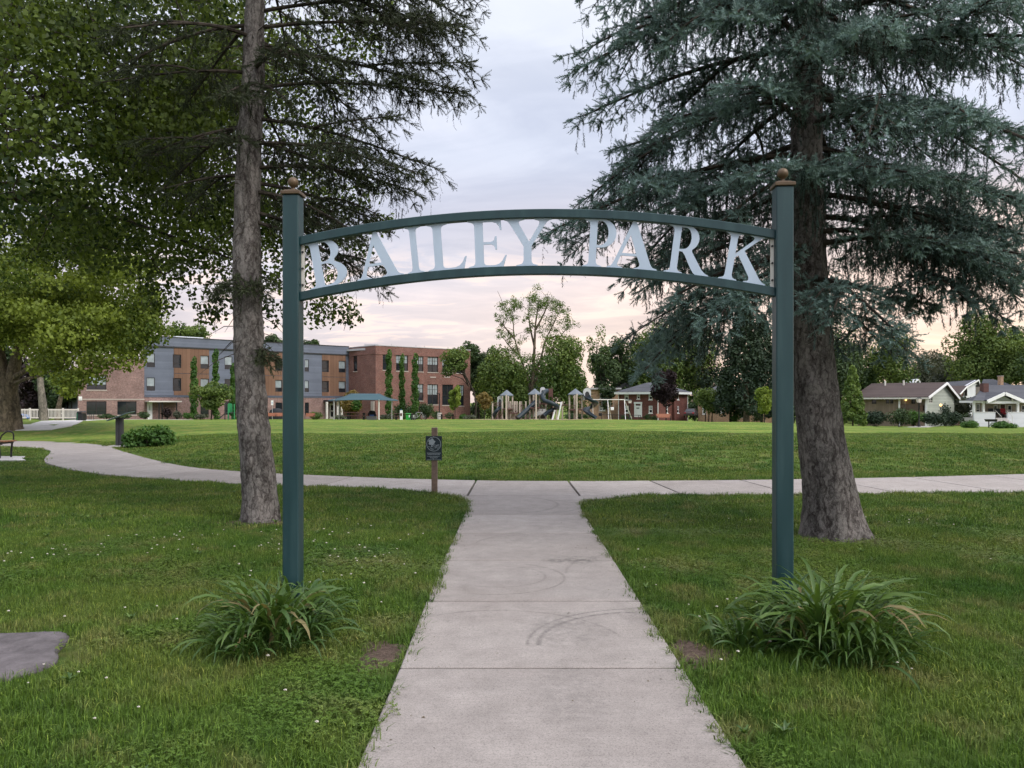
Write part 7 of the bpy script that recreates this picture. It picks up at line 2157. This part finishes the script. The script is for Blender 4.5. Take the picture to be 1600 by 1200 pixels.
far_tree(1480, 30, 560, 612, 150, 'leaf_grey', 'pale olive tree behind the white gabled roof', n=3000, leaf=.42)
far_tree(1530, 62, 490, 610, 138, 'leaf_mid', 'large green tree above the white frame house', n=9500, leaf=.42, blobs=46, tw=.35)
far_tree(1575, 40, 500, 620, 150, 'leaf_dark', 'dark green tree behind the bungalow chimney', n=5200, leaf=.45)
far_tree(1612, 40, 515, 620, 132, 'leaf_mid', 'bright green tree at the frame edge above the bungalow', n=5400, leaf=.4)
far_tree(1500, 22, 618, 650, 100, 'leaf_grey', 'pale bushy small tree beside the bungalow porch', n=1500, leaf=.28, tw=.07)
far_tree(1332, 22, 572, 660, 76, 'leaf_young', 'young conical bright green tree standing on the field edge', 'cone', n=4200, leaf=.24, blobs=42, tw=.10, name='young_tree')
far_tree(1660, 60, 480, 640, 120, 'leaf_dark', 'tree beyond the right edge of the view by the bungalow', n=4200, leaf=.45)
far_tree(825, 60, 560, 655, 160, 'leaf_dark', 'dark tree mass deep behind the playground', n=5000, leaf=.48)
far_tree(1240, 40, 500, 640, 150, 'leaf_dark', 'dark tree mass behind the right arch post', n=4600, leaf=.48)
for px, hw, yt, yb, d, lab in ((303, 6.4, 561, 653, 95, 'columnar green tree left of the two before the wood panelled wing'), (336.8, 6.4, 549, 653, 96, 'taller columnar green tree rising before the blue grey siding'), (364.5, 6, 570, 653, 97, 'columnar green tree half hidden by the spruce trunk'),
                               (607.5, 6.6, 550, 650, 101, 'columnar tree nearest the school corner, right of the teal canopy'), (628, 5.6, 557, 652, 103, 'middle columnar tree of the three at the brick school'), (648.5, 7, 556, 654, 101, 'widest columnar tree of the three at the brick school, beside the round lilac bush')):
    far_tree(px, hw, yt, yb, d, 'leaf_column', lab, 'column', n=1900, leaf=.24, blobs=14, name='columnar_tree', group='columnar trees along the school', tw=.08)

# ---- the tall thin tree whose limbs show against the sky
rng = np.random.default_rng(77)
d = 122.0
t = thing('open_tree', 'tall open tree with bare curving limbs and sparse leaves against the sky', 'tree', (X(836, d), d, Hs(X(836, d), d)))
wood = MB()
wood.tube(curve3([P(836, 662, d), P(834, 640, d), P(830, 612, d), P(833, 585, d), P(835, 545, d), P(837, 505, d), P(843, 468, d)], 3), np.linspace(.50, .06, 19), 9)
LIM = [[(831, 618), (822, 585), (812, 555), (803, 525), (801, 500), (786, 475)], [(803, 528), (792, 515), (780, 500)], [(812, 555), (800, 545), (786, 528)], [(833, 590), (845, 560), (853, 530), (868, 500), (876, 480)], [(834, 600), (848, 575), (862, 545), (880, 520), (890, 508)],
       [(836, 545), (828, 510), (826, 485)], [(837, 515), (850, 490), (858, 470)], [(853, 530), (872, 525), (888, 528)], [(832, 630), (850, 600), (880, 575)], [(830, 615), (812, 600), (795, 592)], [(820, 580), (805, 572), (790, 560)]]
for L_ in LIM:
    dd = d + rng.uniform(-2.5, 2.5)
    pts = curve3([P(a, b, d + (dd - d) * i / (len(L_) - 1)) for i, (a, b) in enumerate(L_)], 3)
    wood.tube(pts, np.linspace(.20, .03, len(pts)), 6)
    for _ in range(7):
        p = pts[int(rng.integers(len(pts) // 2, len(pts)))]; e = p + Vector(rng.normal(0, .9, 3)) + Vector((0, 0, .5)); wood.tube([p, (p + e) / 2 + Vector((0, 0, .1)), e], [.05, .035, .02], 4, caps=False)
wood.build('trunk', M['bark_oak'], t, smooth=True, fix=False)
parts = []
for a, b, r in ((786, 476, .9), (795, 482, .8), (779, 498, .6), (801, 472, .8), (812, 478, .8), (826, 482, .9), (842, 462, 1.1), (848, 470, 1.0), (836, 475, .9), (858, 468, .9), (874, 474, .8), (868, 492, .9), (884, 500, .8), (890, 512, .8), (862, 512, .8), (850, 500, .8), (786, 524, .7), (796, 532, .9), (812, 540, .9),
                (825, 520, .7), (842, 520, .8), (870, 530, .9), (888, 528, .8), (782, 512, .6), (856, 545, 1.0), (835, 552, .9), (808, 556, 1.0), (872, 556, 1.0), (806, 500, .7), (820, 500, .6), (880, 490, .6)):
    for _ in range(4): parts.append(leaf_quads(rng, np.array(P(a, b, d + rng.uniform(-2, 2))) + rng.normal(0, .75 * r, 3), (r * rng.uniform(.6, 1.2), r * .9, r * rng.uniform(.6, 1.0)), int(105 * r * r) + 18, .21, shell=.02, tint=.5 + rng.uniform(-.2, .2)))
crown_obj(parts, M['leaf_mid'], t)

# ---- shrubs and beds
for a in ((166, 14, 646, 653.5, 88, 'leaf_dark', 'low clipped dark hedge under the left brick windows', 700, .18), (198, 9, 647, 653.5, 90, 'leaf_dark', 'small dark shrub right of the reading panel below the brick windows', 420, .18), (227, 11.5, 641, 654, 90, 'leaf_dark', 'rounded dark shrub beside the white door', 800, .18),
          (261, 9, 637, 652, 96, 'leaf_purple', 'dark purple shrub by the flat canopy posts', 700, .2), (277, 8, 641, 654, 93, 'leaf_grey', 'pale grey green grassy clump by the canopy', 500, .18), (293, 9, 643, 655, 92, 'leaf_column', 'green shrub at the foot of the left columnar tree', 500, .18),
          (315, 12, 646, 655, 92, 'leaf_grey', 'pale green low shrub under the wing windows', 500, .18), (491, 12.5, 642.5, 656, 96, 'leaf_mid', 'rounded bright green shrub right of the left arch post', 1000, .18), (530, 14, 648, 656, 98, 'leaf_grey', 'pale ornamental grass bed by the porch step', 700, .2),
          (632, 22, 628, 654, 104, 'leaf_dark', 'broad dark lilac bush behind the white post', 1900, .22), (664, 14, 628, 656, 102, 'leaf_dark', 'round dark bush right of the widest columnar tree', 1600, .22), (606, 16, 646, 656, 100, 'leaf_grey', 'pale ornamental grass bed below the school corner', 800, .2),
          (681, 10, 640, 655, 108, 'leaf_dark', 'small dark shrub behind the light pole', 500, .2), (702, 8, 644, 655, 108, 'leaf_dark', 'low shrub below the young bright tree', 420, .2), (723, 9, 645, 656, 108, 'leaf_column', 'low green shrub at the right school corner', 420, .2),
          (735, 12, 648, 656, 106, 'leaf_grey', 'low pale shrub left of the bronze tree', 500, .2), (899, 30, 645, 656, 104, 'leaf_dark', 'dark hedge behind the playground towers', 1300, .24), (820, 20, 646, 656, 104, 'leaf_dark', 'dark hedge behind the tube slide', 900, .24),
          (975, 8, 648, 654, 122, 'leaf_dark', 'low foundation shrub left of the white door', 300, .22), (1011, 6, 646, 653, 122, 'leaf_dark', 'small round shrub right of the white door', 300, .22), (1022, 8, 648, 654, 122, 'leaf_dark', 'low shrub at the red house corner', 300, .22),
          (1150, 10, 636, 655, 112, 'leaf_column', 'round green shrub between the conifer trunks', 800, .22), (1182, 10, 640, 655, 115, 'leaf_dark', 'dark shrub left of the lime green tree', 500, .22),
          (1372, 30, 638, 660, 88, 'leaf_conifer', 'dark hedge at the left end of the ranch house', 2000, .22), (1402, 24, 637, 660, 87, 'leaf_dark', 'dark hedge below the porch post of the ranch house', 1600, .22), (1427, 22, 640, 660, 87.5, 'leaf_column', 'green hedge below the ranch porch railing', 1400, .22),
          (1456, 21, 642, 660, 87, 'leaf_conifer', 'dark hedge right of the black lamp post', 1400, .22), (1486, 26, 643, 660, 88, 'leaf_conifer', 'dark spreading hedge below the sage gable', 1800, .22), (1477, 9, 628, 650, 90, 'leaf_conifer', 'small dark pine shrub against the sage gable', 600, .2),
          (1512, 12, 645, 660, 94, 'leaf_dark', 'dark shrub at the left side of the bungalow porch', 900, .22), (1518, 16.5, 656, 671, 78, 'leaf_column', 'rounded green bush left of the black grill post', 1700, .17), (1568, 18.5, 658, 671.5, 78, 'leaf_column', 'rounded green bush right of the black grill post', 1800, .17)):
    px, hw, yt, yb, d, mt, lab, n, lf = a
    shrub(px, hw, yt, yb, d, mt, lab, n, lf)
# leafy shrub behind the reading panel
rng = np.random.default_rng(4)
g = ground_at(232, 699); d = g.y
t = thing('leafy_shrub', 'dense dark green leafy shrub right of the black reading panel', 'shrub', g)
parts = []; stems = MB()
for a, b, r in ((205, 690, .30), (220, 686, .34), (235, 684, .36), (250, 686, .34), (262, 690, .28), (256, 674, .22), (245, 676, .26), (212, 680, .26), (228, 676, .28), (240, 693, .30), (222, 694, .28), (264, 680, .2), (205, 696, .2), (256, 697, .22), (198, 684, .18)):
    dd = d + rng.uniform(-.25, .35); c = np.array(P(a, b, dd))
    parts.append(leaf_quads(rng, c, (r, r, r * .85), 170, .115, shell=.25, flat=.5, tint=.42 + rng.uniform(-.2, .25), droop=.5))
    stems.tube([(g.x + (c[0] - g.x) * .3, d, g.z - .05), tuple(c)], [.018, .008], 4, caps=False)
crown_obj(parts, M['leaf_column'], t, 'foliage'); stems.build('stems', M['bark_dark'], t)['kind'] = 'stuff'

# ------------------------------------------------------------------ day lilies at the arch posts
def lily_leaf(mbv, base, az, L, lean0, curl, w, rng, twist):
    """One strap leaf: rises, arches over and hangs, keeled along the middle."""
    n = 9; pts = []; p = np.array(base, float); th = lean0
    h = np.array([math.cos(az), math.sin(az), 0])
    sd_v = np.array([-h[1], h[0], 0])
    rows = []
    for i in range(n):
        f = i / (n - 1)
        d = h * math.sin(th) + np.array([0, 0, math.cos(th)])
        nrm = h * -math.cos(th) + np.array([0, 0, math.sin(th)])
        ww = w * (.65 + .6 * f) * (1 - f ** 3.5) * .5 + .0008
        s_ = sd_v * math.cos(twist * f) + nrm * math.sin(twist * f)
        rows.append((p - s_ * ww + nrm * ww * .35, p.copy(), p + s_ * ww + nrm * ww * .35))
        p = p + d * L / (n - 1) + sd_v * twist * .01
        if p[2] < .012: p[2] = .012
        th += curl / (n - 1) * (.4 + 1.2 * f)
    b = len(mbv.v)
    mbv.v += [tuple(q) for r in rows for q in r]
    for i in range(n - 1):
        for k in (0, 1): mbv.f.append((b + 3 * i + k, b + 3 * i + k + 1, b + 3 * i + 4 + k, b + 3 * i + 3 + k)); mbv.m.append(0)
def tint_fix(o, val):
    a = o.data.attributes.new('tint', 'FLOAT', 'POINT'); a.data.foreach_set('value', np.full(len(o.data.vertices), val, np.float32))
def lily(cx, cy, rx, ry, label, n_big, n_small, Lr, seed, post):
    rng = np.random.default_rng(seed)
    t = thing('day_lily', label, 'plant', (cx, cy, 0))
    for i in range(n_big):
        a = rng.uniform(0, 6.28); q = rng.random() ** .6
        bx_, by_ = cx + rx * .55 * q * math.cos(a), cy + ry * .55 * q * math.sin(a)
        if abs(bx_ - post[0]) < .085 and abs(by_ - post[1]) < .085: by_ -= .15
        az = a + rng.normal(0, .6)
        if i % 3 == 0: az = R(-90) + rng.normal(0, .9)
        mb = MB(); lily_leaf(mb, (bx_, by_, -.01), az, rng.uniform(*Lr), rng.uniform(.03, .45), rng.uniform(1.6, 3.3), rng.uniform(.024, .040), rng, rng.normal(0, .5))
        dry = rng.random() < .09
        o = mb.build('leaf', M['leaf_lily_dry' if dry else 'leaf_lily'], t, smooth=True, fix=False); tint_fix(o, float(np.clip(rng.normal(.5, .24), 0, 1)))
        if dry: o['label'] = 'dry straw coloured leaf'
    mb = MB(); tv = []
    for i in range(n_small):
        a = rng.uniform(0, 6.28); q = rng.random() ** .5
        b0 = len(mb.v)
        lily_leaf(mb, (cx + rx * .85 * q * math.cos(a), cy + ry * .85 * q * math.sin(a), -.01), a + rng.normal(0, .9), rng.uniform(Lr[0] * .35, Lr[1] * .75), rng.uniform(.1, .8), rng.uniform(1.0, 2.6), rng.uniform(.010, .019), rng, rng.normal(0, .6))
        tv += [float(np.clip(rng.normal(.25, .20), 0, 1))] * (len(mb.v) - b0)
    o = mb.build('undergrowth', M['leaf_lily'], t, smooth=True, fix=False); o['kind'] = 'stuff'
    at_ = o.data.attributes.new('tint', 'FLOAT', 'POINT'); at_.data.foreach_set('value', np.array(tv, np.float32))
    return t
lily(-1.60, 5.24, .37, .66, 'smaller day lily clump of arching strap leaves at the left arch post', 150, 480, (.36, .64), 3, (AX0, AY0))
lily(2.08, 5.04, .46, .66, 'bigger day lily clump of arching strap leaves at the right arch post', 200, 620, (.40, .74), 6, (AX1, AY1))
lily(1.55, 5.05, .28, .34, 'low tuft of young lily leaves between the soil patch and the bigger clump', 34, 90, (.22, .42), 9, (AX1, AY1))

# ------------------------------------------------------------------ turf: tufts spread over the near lawn
def tuft_proto(name, seed, n, rad, h, w, spread=.5, segs=2, clover=0):
    rng = np.random.default_rng(seed)
    V, F, T = [], [], []
    for i in range(n):
        a, q = rng.uniform(0, 6.28), rad * math.sqrt(rng.random())
        p = np.array([q * math.cos(a), q * math.sin(a), -.01])
        az = rng.uniform(0, 6.28); hh = h * rng.uniform(.45, 1.25); ln = abs(rng.normal(0, spread)) * hh
        d = np.array([math.cos(az), math.sin(az), 0]); s = np.array([-d[1], d[0], 0]) * w * rng.uniform(.7, 1.3) / 2
        b = len(V)
        mid = p + d * ln * .35 + np.array([0, 0, hh * .6]); tip = p + d * ln + np.array([0, 0, hh * (1 - .25 * min(1, ln / hh))])
        V += [p - s, p + s, mid - s * .8, mid + s * .8, tip]
        F += [(b, b + 1, b + 3), (b, b + 3, b + 2), (b + 2, b + 3, b + 4)]
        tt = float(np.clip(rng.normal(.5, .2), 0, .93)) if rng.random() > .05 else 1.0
        T += [tt * .55, tt * .55, tt, tt, tt]  # roots tinted darker: the shade between blades is put into the colour
    for i in range(clover):
        a, q = rng.uniform(0, 6.28), rad * math.sqrt(rng.random()); hh = h * rng.uniform(.5, 1.0)
        c = np.array([q * math.cos(a), q * math.sin(a), hh]); ph = rng.uniform(0, 6.28); r = rng.uniform(.0042, .0075); tl = rng.normal(0, .25, 2)
        for k in range(3):
            u = np.array([math.cos(ph + k * 2.094), math.sin(ph + k * 2.094), 0]); v = np.array([-u[1], u[0], 0])
            lift = lambda p: p + np.array([0, 0, (p[0] - c[0]) * tl[0] + (p[1] - c[1]) * tl[1]])
            b = len(V)
            V += [lift(c), lift(c + u * r * 1.1 - v * r * .8), lift(c + u * r * 2.0), lift(c + u * r * 1.1 + v * r * .8)]
            F += [(b, b + 1, b + 2), (b, b + 2, b + 3)]
            T += [float(np.clip(rng.normal(.45, .12), 0, .9))] * 4
    me = bpy.data.meshes.new(name)
    me.from_pydata([tuple(v) for v in V], [], F)
    at_ = me.attributes.new('tint', 'FLOAT', 'POINT'); at_.data.foreach_set('value', np.array(T, np.float32))
    me.materials.append(M['grass_blade'])
    return bpy.data.objects.new(name, me)
def scatter(name, label, proto, pts, rot, scl, cat='grass'):
    me = bpy.data.meshes.new(name)
    me.vertices.add(len(pts)); me.vertices.foreach_set('co', np.asarray(pts, np.float32).ravel())
    a = me.attributes.new('turn', 'FLOAT', 'POINT'); a.data.foreach_set('value', np.asarray(rot, np.float32))
    a = me.attributes.new('size', 'FLOAT', 'POINT'); a.data.foreach_set('value', np.asarray(scl, np.float32))
    me.materials.append(M['grass_blade'])
    o = bpy.data.objects.new(name, me); COL.objects.link(o)
    ng = bpy.data.node_groups.new(name, 'GeometryNodeTree')
    ng.interface.new_socket('Geometry', in_out='INPUT', socket_type='NodeSocketGeometry')
    ng.interface.new_socket('Geometry', in_out='OUTPUT', socket_type='NodeSocketGeometry')
    N = ng.nodes; gi = N.new('NodeGroupInput'); go = N.new('NodeGroupOutput')
    oi = N.new('GeometryNodeObjectInfo'); oi.inputs['Object'].default_value = proto
    ip_ = N.new('GeometryNodeInstanceOnPoints')
    a1 = N.new('GeometryNodeInputNamedAttribute'); a1.data_type = 'FLOAT'; a1.inputs['Name'].default_value = 'turn'
    a2 = N.new('GeometryNodeInputNamedAttribute'); a2.data_type = 'FLOAT'; a2.inputs['Name'].default_value = 'size'
    cx = N.new('ShaderNodeCombineXYZ'); er = N.new('FunctionNodeEulerToRotation')
    ng.links.new(gi.outputs[0], ip_.inputs['Points']); ng.links.new(oi.outputs['Geometry'], ip_.inputs['Instance'])
    ng.links.new(a1.outputs['Attribute'], cx.inputs[2]); ng.links.new(cx.outputs[0], er.inputs[0]); ng.links.new(er.outputs[0], ip_.inputs['Rotation'])
    ng.links.new(a2.outputs['Attribute'], ip_.inputs['Scale']); ng.links.new(ip_.outputs[0], go.inputs[0])
    md = o.modifiers.new('scatter', 'NODES'); md.node_group = ng
    return tag(o, label, cat, kind='stuff')
RG = np.random.default_rng(17)
def lawn_points(y0, y1, sp, margin=.10, keep=None):
    n = int((y1 - y0) / sp); P_ = []
    for i in range(n):
        y = y0 + (i + .5) * sp; hw = .74 * y + 1.5
        m_ = int(2 * hw / sp); x = -hw + (np.arange(m_) + .5) * sp
        P_.append(np.stack([x + RG.uniform(-.5, .5, m_) * sp, y + RG.uniform(-.5, .5, m_) * sp], -1))
    P_ = np.concatenate(P_)
    x, y = P_[:, 0], P_[:, 1]
    ok = path_signed(x, y) > margin
    ok &= ~inside(STONE, x, y) & (edge_dist(STONE, x, y) > .09) & ~inside(BENCH_PAD, x, y)
    for cx, cy, rx, ry, s in SOILS: ok &= ((x - cx) / (rx * .95)) ** 2 + ((y - cy) / (ry * .95)) ** 2 > RG.uniform(.30, 1.25, len(x))
    ok &= np.hypot(x - LX, y - LY) > .36; ok &= np.hypot(x - BX, y - BY) > .46
    x, y = x[ok], y[ok]
    return np.stack([x, y, H(x, y)], -1)
def patchy(p, s): return np.array([mnoise.noise(Vector((a * s, b * s, 3.7))) for a, b, c in p])
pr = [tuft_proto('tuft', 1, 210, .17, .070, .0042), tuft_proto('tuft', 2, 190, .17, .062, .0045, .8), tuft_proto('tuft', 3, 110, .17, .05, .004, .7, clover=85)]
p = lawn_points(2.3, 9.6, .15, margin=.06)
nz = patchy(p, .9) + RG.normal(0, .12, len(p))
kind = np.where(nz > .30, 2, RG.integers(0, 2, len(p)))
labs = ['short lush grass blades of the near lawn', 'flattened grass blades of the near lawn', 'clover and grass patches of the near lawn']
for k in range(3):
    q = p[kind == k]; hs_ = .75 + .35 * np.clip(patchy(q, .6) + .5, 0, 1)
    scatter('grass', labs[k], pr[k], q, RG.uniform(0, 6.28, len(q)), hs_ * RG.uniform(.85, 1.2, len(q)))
# fringe that leans over the concrete
e = lawn_points(2.3, 14.5, .045, margin=-.022)
e = e[path_signed(e[:, 0], e[:, 1]) < .055]
e = e[patchy(e, 3.0) + RG.normal(0, .25, len(e)) > -.15]
scatter('grass', 'ragged grass fringe along the edge of the concrete path', tuft_proto('tuft', 5, 26, .05, .062, .0048, 1.1), e, RG.uniform(0, 6.28, len(e)), RG.uniform(.6, 1.5, len(e)))
p = lawn_points(9.6, 17.5, .20)
kind = RG.integers(0, 2, len(p))
pm = [tuft_proto('tuft', 7, 130, .22, .068, .0075), tuft_proto('tuft', 8, 120, .22, .055, .008, .9)]
for k in range(2):
    q = p[kind == k]; scatter('grass', ['grass blades of the lawn round the tree trunks', 'bent grass blades of the lawn round the tree trunks'][k], pm[k], q, RG.uniform(0, 6.28, len(q)), RG.uniform(.8, 1.2, len(q)))
p = lawn_points(17.0, 30.0, .32, margin=.16)
scatter('grass', 'coarser turf of the bank beyond the cross path', tuft_proto('tuft', 10, 130, .34, .055, .013, .8), p, RG.uniform(0, 6.28, len(p)), RG.uniform(.75, 1.25, len(p)))
# litter on the concrete
V, F = [], []
for i in range(150):
    y = RG.uniform(3.0, 12.5); x = RG.choice([FL + abs(RG.normal(0, .22)), FR - abs(RG.normal(0, .22)), RG.uniform(FL, FR)])
    if not (FL + .02 < x < FR - .02): continue
    a = RG.uniform(0, 6.28); s = RG.uniform(.004, .013); w_ = s * RG.uniform(.15, .6)
    u = np.array([math.cos(a), math.sin(a), 0]); v = np.array([-u[1], u[0], 0]); c = np.array([x, y, SL_TOP + .002])
    V.append(np.stack([c - u * s, c - v * w_ + [0, 0, .003], c + u * s, c + v * w_ + [0, 0, .001]])); F.append(np.arange(4) + 4 * (len(V) - 1))
tag(np_object('leaf_litter', np.concatenate(V), np.stack(F), pmat('litter', (0.11, 0.085, 0.05), .9, .5, 30)), 'scattered dry grass and leaf bits on the front path', 'litter', kind='stuff')
# broad-leaved weeds in the turf
def rosette(seed):
    rng = np.random.default_rng(seed); mb = MB(); T = []
    for i in range(12):
        b0 = len(mb.v)
        lily_leaf(mb, (rng.normal(0, .006), rng.normal(0, .006), .015), i * 2.4 + rng.normal(0, .2), rng.uniform(.05, .11), rng.uniform(.5, 1.1), rng.uniform(.5, 1.0), rng.uniform(.018, .030), rng, rng.normal(0, .3))
        T += [float(np.clip(rng.normal(.6, .2), 0, 1))] * (len(mb.v) - b0)
    me = bpy.data.meshes.new('weed'); me.from_pydata(mb.v, [], mb.f)
    a_ = me.attributes.new('tint', 'FLOAT', 'POINT'); a_.data.foreach_set('value', np.array(T, np.float32))
    me.materials.append(M['leaf_lily'])
    return bpy.data.objects.new('weed', me)
p = lawn_points(2.6, 16.5, .42, margin=.08)
nz = patchy(p, .7)
p = p[(RG.random(len(p)) < .10) | ((nz > .22) & (RG.random(len(p)) < .5))]; p[:, 2] += .022
scatter('weeds', 'broad-leaved weed rosettes dotted through the lawn', rosette(3), p, RG.uniform(0, 6.28, len(p)), RG.uniform(.30, .70, len(p)), 'weeds')
# white clover heads
def flower_mesh():
    V, F = [], []
    for k in range(9):
        a = k * 2.4; z = .3 + .7 * (k / 9); r = .8 * math.sqrt(1 - (k / 9) ** 2) + .1
        c = np.array([r * math.cos(a), r * math.sin(a), z]) * .0085
        b = len(V)
        for q in ((-.004, 0, 0), (.004, 0, 0), (0, .004, .001), (c[0] * .6, c[1] * .6, .007)): V.append(tuple(c + np.array(q)))
        F += [(b, b + 1, b + 3), (b + 1, b + 2, b + 3), (b + 2, b, b + 3)]
    return V, F
fv, ff = flower_mesh(); fv = np.array(fv); ff = np.array(ff)
cand = lawn_points(2.4, 10.5, .17, margin=.15)
nz = patchy(cand, .55) + .3 * patchy(cand, 2.0)
pick = cand[(nz > .08) & (RG.random(len(cand)) < .26)]
V, F = [], []
for i, (x, y, z) in enumerate(pick):
    s = RG.uniform(.5, .95); V.append(fv * s + np.array([x, y, z + RG.uniform(.045, .085)])); F.append(ff + i * len(fv))
o = np_object('clover_flowers', np.concatenate(V), np.concatenate(F), pmat('clover_white', (0.62, 0.58, 0.52), .8, .2, 30))
tag(o, 'white clover flower heads dotted through the near lawn', 'clover flowers', kind='stuff')
print('counts', n_live, len(pick))
# dark undergrowth that closes the view behind the playground and the houses
for px, hw, yt, d, mt, lab, n in ((775, 34, 622, 138, 'leaf_dark', 'dark undergrowth behind the bronze tree and the left play tower', 2600), (845, 36, 620, 140, 'leaf_dark', 'dark undergrowth behind the tube slides', 2600), (915, 32, 622, 142, 'leaf_dark', 'dark undergrowth behind the spiral slide', 2400),
                                  (1085, 18, 622, 140, 'leaf_dark', 'dark undergrowth behind the parked car', 1600), (1205, 30, 628, 136, 'leaf_conifer', 'dark undergrowth behind the lime green tree', 2000), (1262, 34, 626, 128, 'leaf_dark', 'dark undergrowth seen just right of the right arch post', 2200), (1330, 34, 622, 132, 'leaf_dark', 'dark undergrowth behind the young conical tree', 2200),
                                  (745, 16, 626, 134, 'leaf_dark', 'dark undergrowth at the right end of the brick school', 1400), (40, 60, 615, 120, 'leaf_purple', 'dark undergrowth behind the white fence', 3600)):
    shrub(px, hw, yt, 660, d, mt, lab, n, .42, blobs=22, depth=2.5)
